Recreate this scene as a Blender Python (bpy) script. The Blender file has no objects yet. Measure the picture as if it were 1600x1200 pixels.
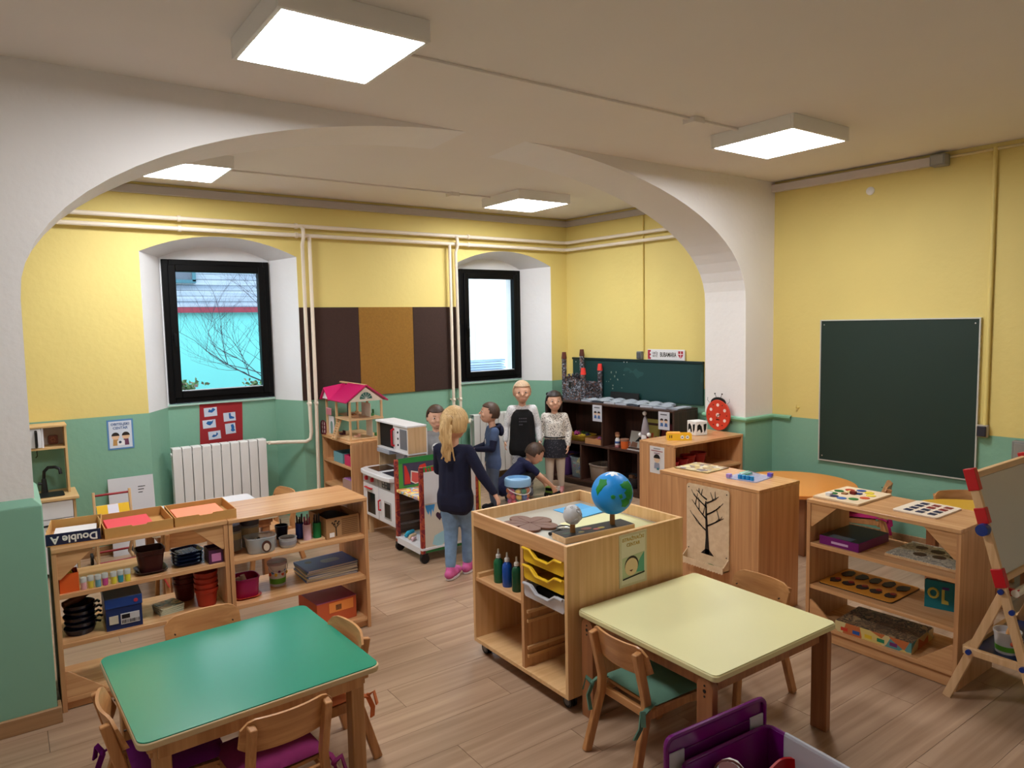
import bpy, bmesh, math, random
from mathutils import Vector, Matrix
random.seed(7)
SC = bpy.context.scene
COL = SC.collection
R = math.radians

# ---------------------------------------------------------------- camera
def cam_matrix(yaw, pitch, roll):
    f = Vector((math.sin(yaw)*math.cos(pitch), math.cos(yaw)*math.cos(pitch), math.sin(pitch)))
    r = Vector((math.cos(yaw), -math.sin(yaw), 0)); u = r.cross(f)
    c, s = math.cos(roll), math.sin(roll)
    r2 = c*r + s*u; u2 = -s*r + c*u
    m = Matrix((r2, u2, -f)).transposed().to_4x4()
    m.translation = Vector((0, 0, 1.7)); return m
cd = bpy.data.cameras.new('camera'); cam = bpy.data.objects.new('camera', cd); COL.objects.link(cam)
cd.sensor_fit = 'HORIZONTAL'; cd.sensor_width = 36; cd.lens = 36*1115.6/1600; cd.clip_start = .02; cd.clip_end = 200
cam.matrix_world = cam_matrix(R(35.621), R(-4.901), R(-1.113)); SC.camera = cam
# ---------------------------------------------------------------- world, exposure
w = bpy.data.worlds.new('overcast'); SC.world = w; w.use_nodes = True
bg = w.node_tree.nodes['Background']; bg.inputs[0].default_value = (.80, .92, 1, 1); bg.inputs[1].default_value = 1.7
PANEL = 16.0
vs = SC.view_settings; vs.view_transform = 'Standard'; vs.look = 'None'; vs.exposure = 1.25; vs.gamma = 1; vs.use_curve_mapping = False

# ---------------------------------------------------------------- materials
def lin(c):
    c = c/255
    return c/12.92 if c <= .04045 else ((c+.055)/1.055)**2.4
def rgb(r, g, b): return (lin(r), lin(g), lin(b), 1)
MATS = {}
def newmat(name):
    m = bpy.data.materials.new(name); m.use_nodes = True; MATS[name] = m
    return m, m.node_tree, m.node_tree.nodes['Principled BSDF']
def mat(name, c, rough=.5, metal=0, noise=0, scale=20, bump=0, bscale=200, alpha=1, trans=0, coat=0, ior=1.45, spec=.5):
    """plain colour with optional mottling and fine relief"""
    if name in MATS: return MATS[name]
    m, nt, b = newmat(name); N = nt.nodes; L = nt.links
    b.inputs['Base Color'].default_value = c; b.inputs['Roughness'].default_value = rough; b.inputs['Metallic'].default_value = metal
    b.inputs['Alpha'].default_value = alpha; b.inputs['Transmission Weight'].default_value = trans; b.inputs['Coat Weight'].default_value = coat; b.inputs['Coat Roughness'].default_value = .3; b.inputs['IOR'].default_value = ior
    b.inputs['Specular IOR Level'].default_value = spec
    tc = N.new('ShaderNodeTexCoord')
    if noise:
        n = N.new('ShaderNodeTexNoise'); n.inputs['Scale'].default_value = scale; n.inputs['Detail'].default_value = 5
        L.new(tc.outputs['Object'], n.inputs['Vector'])
        mx = N.new('ShaderNodeMixRGB'); mx.inputs[1].default_value = tuple(x*(1-noise) for x in c[:3])+(1,); mx.inputs[2].default_value = tuple(min(1, x*(1+noise)) for x in c[:3])+(1,)
        L.new(n.outputs['Fac'], mx.inputs[0]); L.new(mx.outputs[0], b.inputs['Base Color'])
    if bump:
        n2 = N.new('ShaderNodeTexNoise'); n2.inputs['Scale'].default_value = bscale; n2.inputs['Detail'].default_value = 3
        L.new(tc.outputs['Object'], n2.inputs['Vector'])
        bp = N.new('ShaderNodeBump'); bp.inputs['Strength'].default_value = bump; bp.inputs['Distance'].default_value = .004
        L.new(n2.outputs['Fac'], bp.inputs['Height']); L.new(bp.outputs['Normal'], b.inputs['Normal'])
    return m
def wood(name, c1, c2, axis='z', rough=.42, scale=1.0, rand=0.0, knots=0):
    """grain streaks running along one object axis"""
    if name in MATS: return MATS[name]
    m, nt, b = newmat(name); N = nt.nodes; L = nt.links
    tc = N.new('ShaderNodeTexCoord'); mp = N.new('ShaderNodeMapping')
    s = [38*scale]*3; s['xyz'.index(axis)] = 1.6*scale; mp.inputs['Scale'].default_value = s
    oi = N.new('ShaderNodeObjectInfo'); ad = N.new('ShaderNodeVectorMath'); ad.operation = 'ADD'
    ml = N.new('ShaderNodeVectorMath'); ml.operation = 'SCALE'; ml.inputs['Scale'].default_value = 37
    cb = N.new('ShaderNodeCombineXYZ')
    for k in range(3): L.new(oi.outputs['Random'], cb.inputs[k])
    L.new(cb.outputs[0], ml.inputs[0]); L.new(tc.outputs['Object'], ad.inputs[0]); L.new(ml.outputs[0], ad.inputs[1]); L.new(ad.outputs[0], mp.inputs['Vector'])
    n = N.new('ShaderNodeTexNoise'); n.inputs['Scale'].default_value = 1; n.inputs['Detail'].default_value = 6; n.inputs['Distortion'].default_value = .6
    L.new(mp.outputs[0], n.inputs['Vector'])
    cr = N.new('ShaderNodeValToRGB'); cr.color_ramp.elements[0].position = .3; cr.color_ramp.elements[0].color = c1; cr.color_ramp.elements[1].position = .72; cr.color_ramp.elements[1].color = c2
    L.new(n.outputs['Fac'], cr.inputs[0]); out = cr.outputs[0]
    if rand:
        hs = N.new('ShaderNodeHueSaturation'); mr = N.new('ShaderNodeMapRange'); mr.inputs[3].default_value = 1-rand; mr.inputs[4].default_value = 1+rand
        L.new(oi.outputs['Random'], mr.inputs[0]); L.new(mr.outputs[0], hs.inputs['Value']); L.new(out, hs.inputs['Color']); out = hs.outputs[0]
    L.new(out, b.inputs['Base Color']); b.inputs['Roughness'].default_value = rough
    return m
def two_tone(name, top, bottom, z, noise=.04, rough=.65):
    """wall paint: one colour above a painted line, another below"""
    m, nt, b = newmat(name); N = nt.nodes; L = nt.links
    g = N.new('ShaderNodeNewGeometry'); sp = N.new('ShaderNodeSeparateXYZ'); L.new(g.outputs['Position'], sp.inputs[0])
    mt = N.new('ShaderNodeMath'); mt.operation = 'GREATER_THAN'; mt.inputs[1].default_value = z; L.new(sp.outputs['Z'], mt.inputs[0])
    mx = N.new('ShaderNodeMixRGB'); mx.inputs[1].default_value = bottom; mx.inputs[2].default_value = top; L.new(mt.outputs[0], mx.inputs[0])
    n = N.new('ShaderNodeTexNoise'); n.inputs['Scale'].default_value = 3; n.inputs['Detail'].default_value = 6; L.new(g.outputs['Position'], n.inputs['Vector'])
    mr = N.new('ShaderNodeMapRange'); mr.inputs[3].default_value = 1-noise; mr.inputs[4].default_value = 1+noise; L.new(n.outputs['Fac'], mr.inputs[0])
    hs = N.new('ShaderNodeHueSaturation'); L.new(mr.outputs[0], hs.inputs['Value']); L.new(mx.outputs[0], hs.inputs['Color']); L.new(hs.outputs[0], b.inputs['Base Color'])
    b.inputs['Roughness'].default_value = rough
    n2 = N.new('ShaderNodeTexNoise'); n2.inputs['Scale'].default_value = 22; n2.inputs['Detail'].default_value = 4; L.new(g.outputs['Position'], n2.inputs['Vector'])
    bp = N.new('ShaderNodeBump'); bp.inputs['Strength'].default_value = .22; bp.inputs['Distance'].default_value = .01; L.new(n2.outputs['Fac'], bp.inputs['Height']); L.new(bp.outputs['Normal'], b.inputs['Normal'])
    return m
def emit(name, c, s):
    m, nt, b = newmat(name); b.inputs['Base Color'].default_value = c; b.inputs['Emission Color'].default_value = c; b.inputs['Emission Strength'].default_value = s; return m
def spots(name, base, dot, scale, thr, rough=.8, kind='VORONOI'):
    """cloth or card printed with small blotches"""
    if name in MATS: return MATS[name]
    m, nt, b = newmat(name); N = nt.nodes; L = nt.links
    tc = N.new('ShaderNodeTexCoord')
    if kind == 'VORONOI':
        v = N.new('ShaderNodeTexVoronoi'); v.inputs['Scale'].default_value = scale; o = v.outputs['Distance']
    else:
        v = N.new('ShaderNodeTexNoise'); v.inputs['Scale'].default_value = scale; v.inputs['Detail'].default_value = 2; o = v.outputs['Fac']
    L.new(tc.outputs['Object'], v.inputs['Vector'])
    mt = N.new('ShaderNodeMath'); mt.operation = 'LESS_THAN'; mt.inputs[1].default_value = thr; L.new(o, mt.inputs[0])
    mx = N.new('ShaderNodeMixRGB'); mx.inputs[1].default_value = base; mx.inputs[2].default_value = dot; L.new(mt.outputs[0], mx.inputs[0]); L.new(mx.outputs[0], b.inputs['Base Color'])
    b.inputs['Roughness'].default_value = rough; return m
def patches(name, cols, scale, rough=.6, kind='CELL'):
    """printed picture surface: several colours in irregular patches"""
    if name in MATS: return MATS[name]
    m, nt, b = newmat(name); N = nt.nodes; L = nt.links
    tc = N.new('ShaderNodeTexCoord')
    if kind == 'CELL':
        v = N.new('ShaderNodeTexVoronoi'); v.inputs['Scale'].default_value = scale; sp = N.new('ShaderNodeSeparateColor'); L.new(v.outputs['Color'], sp.inputs[0]); o = sp.outputs[0]
    else:
        v = N.new('ShaderNodeTexNoise'); v.inputs['Scale'].default_value = scale; v.inputs['Detail'].default_value = 3; v.inputs['Distortion'].default_value = 1.5
        mr = N.new('ShaderNodeMapRange'); mr.inputs[1].default_value = .3; mr.inputs[2].default_value = .7; L.new(v.outputs['Fac'], mr.inputs[0]); o = mr.outputs[0]
    L.new(tc.outputs['Object'], v.inputs['Vector'])
    cr = N.new('ShaderNodeValToRGB'); cr.color_ramp.interpolation = 'CONSTANT'
    e = cr.color_ramp.elements
    while len(e) < len(cols): e.new(.5)
    for i, c in enumerate(cols): e[i].position = i/len(cols); e[i].color = c
    L.new(o, cr.inputs[0]); L.new(cr.outputs[0], b.inputs['Base Color']); b.inputs['Roughness'].default_value = rough; return m

WH = mat('white_paint', rgb(236, 234, 230), .5)
BLK = mat('black_plastic', rgb(16, 16, 17), .4)
beech = wood('beech_x', rgb(196, 142, 94), rgb(224, 176, 126), 'x', .25)
beechy = wood('beech_y', rgb(196, 142, 94), rgb(224, 176, 126), 'y', .36)
beechz = wood('beech_z', rgb(192, 138, 92), rgb(222, 172, 122), 'z', .4)
beechc = wood('beech_card', rgb(216, 168, 112), rgb(236, 194, 142), 'z', .4)
beechcx = wood('beech_card_x', rgb(216, 168, 112), rgb(236, 194, 142), 'x', .36)
chairw = wood('chair_beech', rgb(172, 116, 68), rgb(206, 150, 96), 'z', .38, 1.4)
chairx = wood('chair_ply', rgb(174, 118, 70), rgb(208, 154, 100), 'x', .36, 1.0)
legw = wood('table_leg_wood', rgb(140, 88, 54), rgb(170, 114, 72), 'z', .4)
darkw = wood('dark_walnut', rgb(52, 32, 26), rgb(80, 52, 42), 'x', .4)
darkwz = wood('dark_walnut_z', rgb(52, 32, 26), rgb(80, 52, 42), 'z', .4)
pine = wood('pine', rgb(208, 166, 118), rgb(230, 194, 150), 'z', .45)
pinex = wood('pine_x', rgb(208, 166, 118), rgb(230, 194, 150), 'x', .45)
plyw = wood('birch_ply', rgb(222, 196, 160), rgb(238, 216, 184), 'y', .5, .8)
kraft = mat('kraft_card', rgb(196, 148, 84), .8, noise=.06, scale=30)
paper = mat('paper_white', rgb(240, 238, 236), .8)
steel = mat('steel', rgb(190, 190, 192), .3, 1)

# ---------------------------------------------------------------- mesh helpers
class MB:
    def __init__(s): s.v = []; s.f = []; s.m = []; s.T = Matrix(); s.mi = 0
    def add(s, vs, fs, flat=False):
        o = len(s.v); s.v += [tuple(s.T @ Vector(v)) for v in vs]
        for f in fs: s.f.append(tuple(o+i for i in f)); s.m.append(s.mi)
        return s
    def box(s, a, b):
        x0, y0, z0 = a; x1, y1, z1 = b
        return s.add([(x0,y0,z0),(x1,y0,z0),(x1,y1,z0),(x0,y1,z0),(x0,y0,z1),(x1,y0,z1),(x1,y1,z1),(x0,y1,z1)],
                     [(0,3,2,1),(4,5,6,7),(0,1,5,4),(1,2,6,5),(2,3,7,6),(3,0,4,7)])
    def cbox(s, c, d): return s.box((c[0]-d[0]/2, c[1]-d[1]/2, c[2]-d[2]/2), (c[0]+d[0]/2, c[1]+d[1]/2, c[2]+d[2]/2))
    def cyl(s, p0, p1, r0, r1=None, n=16, cap=True):
        r1 = r0 if r1 is None else r1; p0 = Vector(p0); p1 = Vector(p1); d = (p1-p0).normalized()
        a = d.orthogonal().normalized(); b = d.cross(a); vs = []
        for p, r in ((p0, r0), (p1, r1)):
            for k in range(n):
                t = 2*math.pi*k/n; vs.append(p+r*(math.cos(t)*a+math.sin(t)*b))
        fs = [(k, (k+1) % n, n+(k+1) % n, n+k) for k in range(n)]
        if cap: fs += [tuple(range(n-1, -1, -1)), tuple(range(n, 2*n))]
        return s.add(vs, fs)
    def tube(s, pts, r, n=10, rs=None, cap=True, flat=None):
        """sweep a circle (or, with flat=(a,b), a rectangle) along points"""
        P = [Vector(p) for p in pts]; vs = []; prev = None
        for i, p in enumerate(P):
            d = ((P[min(i+1, len(P)-1)]-p).normalized() + (p-P[max(i-1, 0)]).normalized()).normalized()
            if prev is None: a = d.orthogonal().normalized() if flat is None else (flat[2]-d*flat[2].dot(d)).normalized()
            else: a = (prev-d*prev.dot(d)).normalized()
            prev = a; b = d.cross(a); rr = rs[i] if rs else r
            if flat: vs += [p+a*x*flat[0]+b*y*flat[1] for x, y in ((-1,-1),(1,-1),(1,1),(-1,1))]
            else:
                for k in range(n):
                    t = 2*math.pi*k/n; vs.append(p+rr*(math.cos(t)*a+math.sin(t)*b))
        if flat: n = 4
        fs = []
        for i in range(len(P)-1):
            for k in range(n): fs.append((i*n+k, i*n+(k+1) % n, (i+1)*n+(k+1) % n, (i+1)*n+k))
        if cap: fs += [tuple(range(n-1, -1, -1)), tuple(range((len(P)-1)*n, len(P)*n))]
        return s.add(vs, fs)
    def lathe(s, prof, c=(0,0,0), n=28, sx=1, sy=1, sq=0):
        """revolve (r,z) profile; sq>0 makes the section a rounded square"""
        vs = []; fs = []
        for r, z in prof:
            for k in range(n):
                t = 2*math.pi*k/n; q = 1
                if sq: q = (abs(math.cos(t))**sq+abs(math.sin(t))**sq)**(-1/sq)
                vs.append((c[0]+r*q*math.cos(t)*sx, c[1]+r*q*math.sin(t)*sy, c[2]+z))
        for i in range(len(prof)-1):
            for k in range(n): fs.append((i*n+k, i*n+(k+1) % n, (i+1)*n+(k+1) % n, (i+1)*n+k))
        if prof[0][0] > 1e-6: fs.append(tuple(range(n-1, -1, -1)))
        if prof[-1][0] > 1e-6: fs.append(tuple(range((len(prof)-1)*n, len(prof)*n)))
        return s.add(vs, fs)
    def prism(s, poly, axis, lo, hi):
        """extrude a 2-D outline; axis x: (y,z), y: (x,z), z: (x,y)"""
        n = len(poly); mk = {'x': lambda p, t: (t, p[0], p[1]), 'y': lambda p, t: (p[0], t, p[1]), 'z': lambda p, t: (p[0], p[1], t)}[axis]
        vs = [mk(p, lo) for p in poly]+[mk(p, hi) for p in poly]
        fs = [tuple(range(n-1, -1, -1)), tuple(range(n, 2*n))]+[(k, (k+1) % n, n+(k+1) % n, n+k) for k in range(n)]
        return s.add(vs, fs)
    def ell(s, c, r, nu=16, nv=10, rot=None):
        vs = [(0, 0, -1)]; fs = []
        for j in range(1, nv):
            a = -math.pi/2+math.pi*j/nv
            for k in range(nu):
                t = 2*math.pi*k/nu; vs.append((math.cos(a)*math.cos(t), math.cos(a)*math.sin(t), math.sin(a)))
        vs.append((0, 0, 1)); e = len(vs)-1
        for k in range(nu): fs.append((0, 1+(k+1) % nu, 1+k)); fs.append((e, 1+(nv-2)*nu+k, 1+(nv-2)*nu+(k+1) % nu))
        for j in range(nv-2):
            for k in range(nu): fs.append((1+j*nu+k, 1+j*nu+(k+1) % nu, 1+(j+1)*nu+(k+1) % nu, 1+(j+1)*nu+k))
        q = [Vector((v[0]*r[0], v[1]*r[1], v[2]*r[2])) for v in vs]
        if rot is not None: q = [rot @ v for v in q]
        return s.add([v+Vector(c) for v in q], fs)
    def cap(s, p0, r0, p1, r1, n=12):
        """tapered capsule"""
        p0 = Vector(p0); p1 = Vector(p1); d = (p1-p0)
        d = d.normalized() if d.length > 1e-6 else Vector((0, 0, 1))
        a = d.orthogonal().normalized(); b = d.cross(a); vs = [p0-d*r0]; rings = []
        for p, r, A in ((p0, r0, (-60, -30, 0)), (p1, r1, (0, 30, 60))):
            for g in A:
                for k in range(n):
                    t = 2*math.pi*k/n; vs.append(p+d*r*math.sin(R(g))+r*math.cos(R(g))*(math.cos(t)*a+math.sin(t)*b))
        vs.append(p1+d*r1); e = len(vs)-1; fs = []
        for k in range(n): fs.append((0, 1+(k+1) % n, 1+k)); fs.append((e, 1+5*n+k, 1+5*n+(k+1) % n))
        for j in range(5):
            for k in range(n): fs.append((1+j*n+k, 1+j*n+(k+1) % n, 1+(j+1)*n+(k+1) % n, 1+(j+1)*n+k))
        return s.add(vs, fs)
    def grid(s, fn, nu, nv, closed_u=False):
        vs = [fn(i/nu, j/nv) for j in range(nv+1) for i in range(nu+1)]
        fs = [(j*(nu+1)+i, j*(nu+1)+i+1, (j+1)*(nu+1)+i+1, (j+1)*(nu+1)+i) for j in range(nv) for i in range(nu)]
        return s.add(vs, fs)
    def mesh(s, name, mats, angle=38):
        me = bpy.data.meshes.new(name); me.from_pydata(s.v, [], s.f)
        for m in (mats if isinstance(mats, (list, tuple)) else [mats]): me.materials.append(m)
        me.polygons.foreach_set('material_index', s.m); me.polygons.foreach_set('use_smooth', [True]*len(s.f))
        me.update(); me.set_sharp_from_angle(angle=R(angle)); return me
    def build(s, name, mats, parent=None, bevel=0, angle=38, label=None, loc=None, rot=None):
        o = bpy.data.objects.new(name, s.mesh(name, mats, angle)); COL.objects.link(o)
        if bevel:
            b = o.modifiers.new('bevel', 'BEVEL'); b.width = bevel; b.segments = 2; b.limit_method = 'ANGLE'; b.angle_limit = R(40)
        if parent: o.parent = parent
        if loc is not None: o.location = loc
        if rot is not None: o.rotation_euler = rot
        if label: o['label'] = label
        return o
def tag(o, label, cat, group=None):
    o['label'] = label; o['category'] = cat
    if group: o['group'] = group
    return o
def thing(name, label, cat, loc=(0,0,0), rz=0, group=None):
    o = bpy.data.objects.new(name, None); COL.objects.link(o); o.empty_display_size = .05
    o.location = loc; o.rotation_euler = (0, 0, R(rz)); return tag(o, label, cat, group)
def struct(o): o['kind'] = 'structure'; return o
def copy_tree(o, parent=None):
    c = o.copy(); COL.objects.link(c); c.parent = parent
    for ch in list(o.children): copy_tree(ch, c)
    return c
def B(a, b): return MB().box(a, b)
def text(s, name, size, mats, parent, loc, rot, ext=.0006, align='CENTER', sx=1, bold=0):
    cu = bpy.data.curves.new('t', 'FONT'); cu.body = s; cu.size = size; cu.extrude = ext; cu.align_x = align; cu.align_y = 'CENTER'; cu.offset = bold
    cu.resolution_u = 3
    t = bpy.data.objects.new('t', cu); me = bpy.data.meshes.new_from_object(t); bpy.data.objects.remove(t); bpy.data.curves.remove(cu)
    me.materials.clear(); me.materials.append(mats)
    o = bpy.data.objects.new(name, me); COL.objects.link(o); o.parent = parent; o.location = loc; o.rotation_euler = rot; o.scale = (sx, 1, 1); return o
def rrect(x0, y0, x1, y1, r, n=5):
    p = []
    for cx, cy, a in ((x1-r, y1-r, 0), (x0+r, y1-r, 90), (x0+r, y0+r, 180), (x1-r, y0+r, 270)):
        for k in range(n+1): t = R(a+90*k/n); p.append((cx+r*math.cos(t), cy+r*math.sin(t)))
    return p
def circ(cx, cy, r, n=20, ry=None):
    ry = r if ry is None else ry
    return [(cx+r*math.cos(2*math.pi*k/n), cy+ry*math.sin(2*math.pi*k/n)) for k in range(n)]
SK = math.radians(3.786)                       # the right-hand wall is not square to the window wall
def rwx(y): return 5.3076-.0662*(y-4)
def RW(y, off=0, z=0): return Vector((rwx(y)-off*math.cos(SK), y-off*math.sin(SK), z))
# ================================================================ THE ROOM
CEIL = 2.82; YW = 6.13; YN = 6.45; XL = -1.0; YB = -.7
yel = rgb(228, 208, 128); grn = rgb(130, 178, 154); whi = rgb(236, 232, 230)
m_back = two_tone('paint_window_wall', yel, grn, 1.055)
m_niche = two_tone('paint_niche', rgb(236, 236, 238), grn, 1.055)
m_right = two_tone('paint_right_wall', yel, grn, .872)
m_far = two_tone('paint_far_right_wall', yel, grn, 1.055)
m_pil = two_tone('paint_right_pilaster', whi, grn, .868)
m_arch = two_tone('paint_arch', whi, grn, .3)
m_ceil = mat('ceiling_paint', rgb(232, 226, 220), .8, noise=.03, scale=2)
m_board = wood('laminate_oak', rgb(156, 126, 101), rgb(192, 162, 136), 'x', .30, .55, .07)
m_base = wood('baseboard_oak', rgb(150, 112, 76), rgb(178, 138, 98), 'x', .45)

# floor: slab with laminate planks laid along the window wall
fl = struct(B((XL, YB, -.12), (5.75, YN, -.012)).build('floor', mat('screed', rgb(90, 80, 72), .9)))
pl = MB(); pl.box((0, 0, -.012), (1.276, .1915, 0)); plm = pl.mesh('plank', m_board)
row = 0; y = YB
while y < YN-.02:
    x = XL-(row*.437) % 1.28
    while x < 5.7:
        a = max(x, XL); b = min(x+1.28, 5.72)
        if b-a > .05:
            o = bpy.data.objects.new('plank', plm); COL.objects.link(o); o.parent = fl
            o.location = (a, y, 0); o.scale = ((b-a-.002)/1.276, min(1, (YN-y)/.1915), 1)
        x += 1.28
    y += .193; row += 1

# ceiling
struct(B((XL, YB, CEIL), (5.8, YN+.3, CEIL+.1)).build('ceiling', m_ceil))

# window wall with two splayed niches
NICHES = [(.915, 2.133, 1.117, 1.981), (3.738, 4.938, 3.955, 4.737)]
wb = MB(); xs = [XL, .915, 2.133, 3.738, 4.938, rwx(YW)+.05]
q = lambda vs: wb.add(vs, [(0, 1, 2, 3)])
for a, b in ((xs[0], xs[1]), (xs[2], xs[3]), (xs[4], xs[5])): q([(a, YW, 0), (b, YW, 0), (b, YW, CEIL), (a, YW, CEIL)])
NS = 16
for (x0, x1, f0, f1) in NICHES:
    A_ = [(x0+(x1-x0)*k/NS, 2.30+.14*(1-(2*k/NS-1)**2)) for k in range(NS+1)]
    b0, b1 = f0-.01, f1+.01
    Bk = [(b0+(b1-b0)*k/NS, 2.285+.105*(1-(2*k/NS-1)**2)) for k in range(NS+1)]
    wb.mi = 0
    for k in range(NS): q([(A_[k][0], YW, A_[k][1]), (A_[k+1][0], YW, A_[k+1][1]), (A_[k+1][0], YW, CEIL), (A_[k][0], YW, CEIL)])
    wb.mi = 1
    q([(x0, YW, 0), (b0, YN, 0), (b0, YN, 2.285), (x0, YW, 2.30)]); q([(b1, YN, 0), (x1, YW, 0), (x1, YW, 2.30), (b1, YN, 2.285)])
    for k in range(NS):
        q([(A_[k][0], YW, A_[k][1]), (Bk[k][0], YN, Bk[k][1]), (Bk[k+1][0], YN, Bk[k+1][1]), (A_[k+1][0], YW, A_[k+1][1])])
        q([(Bk[k][0], YN, 2.27), (Bk[k+1][0], YN, 2.27), (Bk[k+1][0], YN, Bk[k+1][1]), (Bk[k][0], YN, Bk[k][1])])
    q([(b0, YN, 0), (b1, YN, 0), (b1, YN, 1.078), (b0, YN, 1.078)])
    q([(b0, YN, 1.078), (f0, YN, 1.078), (f0, YN, 2.27), (b0, YN, 2.27)]); q([(f1, YN, 1.078), (b1, YN, 1.078), (b1, YN, 2.27), (f1, YN, 2.27)])
    # outer reveal
    for v in ([(f0, YN, 1.078), (f0, YN+.25, 1.078), (f0, YN+.25, 2.27), (f0, YN, 2.27)], [(f1, YN, 1.078), (f1, YN+.25, 1.078), (f1, YN+.25, 2.27), (f1, YN, 2.27)],
              [(f0, YN, 1.078), (f1, YN, 1.078), (f1, YN+.25, 1.078), (f0, YN+.25, 1.078)], [(f0, YN, 2.27), (f1, YN, 2.27), (f1, YN+.25, 2.27), (f0, YN+.25, 2.27)]): q(v)
wall_back = struct(wb.build('wall_back', [m_back, m_niche], angle=20))
for k, (x0, x1, f0, f1) in enumerate(NICHES):      # pale painted ledge along the bottom of each niche
    s = MB(); s.box((f0-.008, YN-.022, 1.062), (f1+.008, YN-.001, 1.078))
    s.build('window_ledge', mat('pale_green_gloss', rgb(176, 214, 200), .3), wall_back)

# windows: dark frame, sash, pane, handle
m_frame = mat('anthracite_frame', rgb(5, 5, 6), .5, spec=.2); m_glass = mat('window_glass', (1, 1, 1, 1), 0, trans=1, ior=1.01)
for n, (x0, x1, f0, f1) in enumerate(NICHES, 1):
    W = struct(bpy.data.objects.new('window_%d' % n, None)); COL.objects.link(W)
    def ring(a, b, c, d, t, y0, y1):
        m = MB(); m.box((a, y0, c), (a+t, y1, d)); m.box((b-t, y0, c), (b, y1, d)); m.box((a+t, y0, c), (b-t, y1, c+t)); m.box((a+t, y0, d-t), (b-t, y1, d)); return m
    ring(f0, f1, 1.085, 2.272, .052, YN-.03, YN+.05).build('window_frame', m_frame, W, .004)
    ring(f0+.042, f1-.042, 1.127, 2.23, .058, YN-.048, YN+.02).build('sash', m_frame, W, .006)
    B((f0+.1, YN-.012, 1.185), (f1-.1, YN-.008, 2.172)).build('pane', m_glass, W)
    B((f0+.09, YN-.03, 1.178), (f1-.09, YN+.0, 1.19)).build('glazing_bead', mat('bead_silver', rgb(210, 214, 220), .4), W)
    h = MB(); hx = f0+.062; h.box((hx-.012, YN-.062, 1.62), (hx+.012, YN-.048, 1.70)); h.tube([(hx, YN-.06, 1.66), (hx, YN-.085, 1.66), (hx, YN-.09, 1.64), (hx, YN-.09, 1.56)], .009)
    h.build('window_handle', m_frame, W)

# right wall (slightly skewed), and the two walls out of view
def wallstrip(name, y0, y1, m, z1=CEIL):
    a = RW(y0); b = RW(y1); o = RW(y0, -.12); p = RW(y1, -.12); w_ = MB()
    w_.prism([(a.x, a.y), (o.x, o.y), (p.x, p.y), (b.x, b.y)], 'z', 0, z1); return struct(w_.build(name, m))
wall_right = wallstrip('wall_right', YB, 3.9, m_right); wall_far = wallstrip('wall_far_right', 3.9, 6.5, m_far)
struct(B((XL-.1, YB, 0), (XL, YN, CEIL)).build('wall_left', m_ceil)); struct(B((XL, YB-.1, 0), (5.8, YB, CEIL)).build('wall_front', m_ceil))

# arch wall across the room
YA, YAB = 3.63, 4.10; ax0, ax1 = .088, 4.955; ac = (ax0+ax1)/2; NA = 40
def arch_pts(a0, a1, zs=1.84, zt=CEIL+.004):
    c = (a0+a1)/2; rx = (a1-a0)/2
    return [(c-rx*math.cos(math.pi*k/NA), zs+(zt-zs)*math.sin(math.pi*k/NA)**.96) for k in range(NA+1)]
aw = MB(); F_ = arch_pts(ax0, ax1); G_ = arch_pts(ax0, ax1+.07)
for y, P in ((YA, F_), (YAB, G_)):
    for k in range(NA): aw.add([(P[k][0], y, P[k][1]), (P[k+1][0], y, P[k+1][1]), (P[k+1][0], y, CEIL+.01), (P[k][0], y, CEIL+.01)], [(0, 1, 2, 3)])
for k in range(NA): aw.add([(F_[k][0], YA, F_[k][1]), (F_[k+1][0], YA, F_[k+1][1]), (G_[k+1][0], YAB, G_[k+1][1]), (G_[k][0], YAB, G_[k][1])], [(0, 1, 2, 3)])
struct(aw.build('wall_arch', m_arch, angle=25))
# the pilaster's inner edge only stands below the springing; above it the arch takes over
pr = MB(); pr.prism([(ax1, YA), (rwx(YA)+.05, YA), (rwx(YAB)+.05, YAB), (ax1+.07, YAB)], 'z', 0, 1.84); pr.v = [(v[0]+(.012 if v[0] < 5.1 and v[2] < 1 else 0), v[1], v[2]) for v in pr.v]; pr.f = pr.f[:1]+pr.f[2:]; pr.m = pr.m[1:]
pr.add([(ax1, YA, 1.84), (rwx(YA)+.05, YA, 1.84), (rwx(YA)+.05, YA, CEIL), (ax1, YA, CEIL)], [(0, 1, 2, 3)])
pr.add([(ax1+.07, YAB, 1.84), (rwx(YAB)+.05, YAB, 1.84), (rwx(YAB)+.05, YAB, CEIL), (ax1+.07, YAB, CEIL)], [(0, 1, 2, 3)])
struct(pr.build('wall_arch_right_pilaster', m_pil))
plL = MB(); plL.prism([(XL, YA), (.074, YA), (.074, YAB), (XL, YAB)], 'z', 0, 1.84)
plL.v = [(v[0]+(.014 if v[0] > 0 and v[2] > 1 else 0), v[1], v[2]) for v in plL.v]
plL.add([(XL, YA, 1.84), (ax0, YA, 1.84), (ax0, YA, CEIL), (XL, YA, CEIL)], [(0, 1, 2, 3)]); plL.add([(XL, YAB, 1.84), (ax0, YAB, 1.84), (ax0, YAB, CEIL), (XL, YAB, CEIL)], [(0, 1, 2, 3)])
struct(plL.build('wall_arch_left_pilaster', m_arch))
m_wain = mat('green_wainscot', grn, .55, noise=.05, scale=4, bump=.15, bscale=20)
wn = MB(); wn.prism([(XL, 3.60), (.106, 3.60), (.106, 4.13), (XL, 4.13)], 'z', 0, .965)
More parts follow.
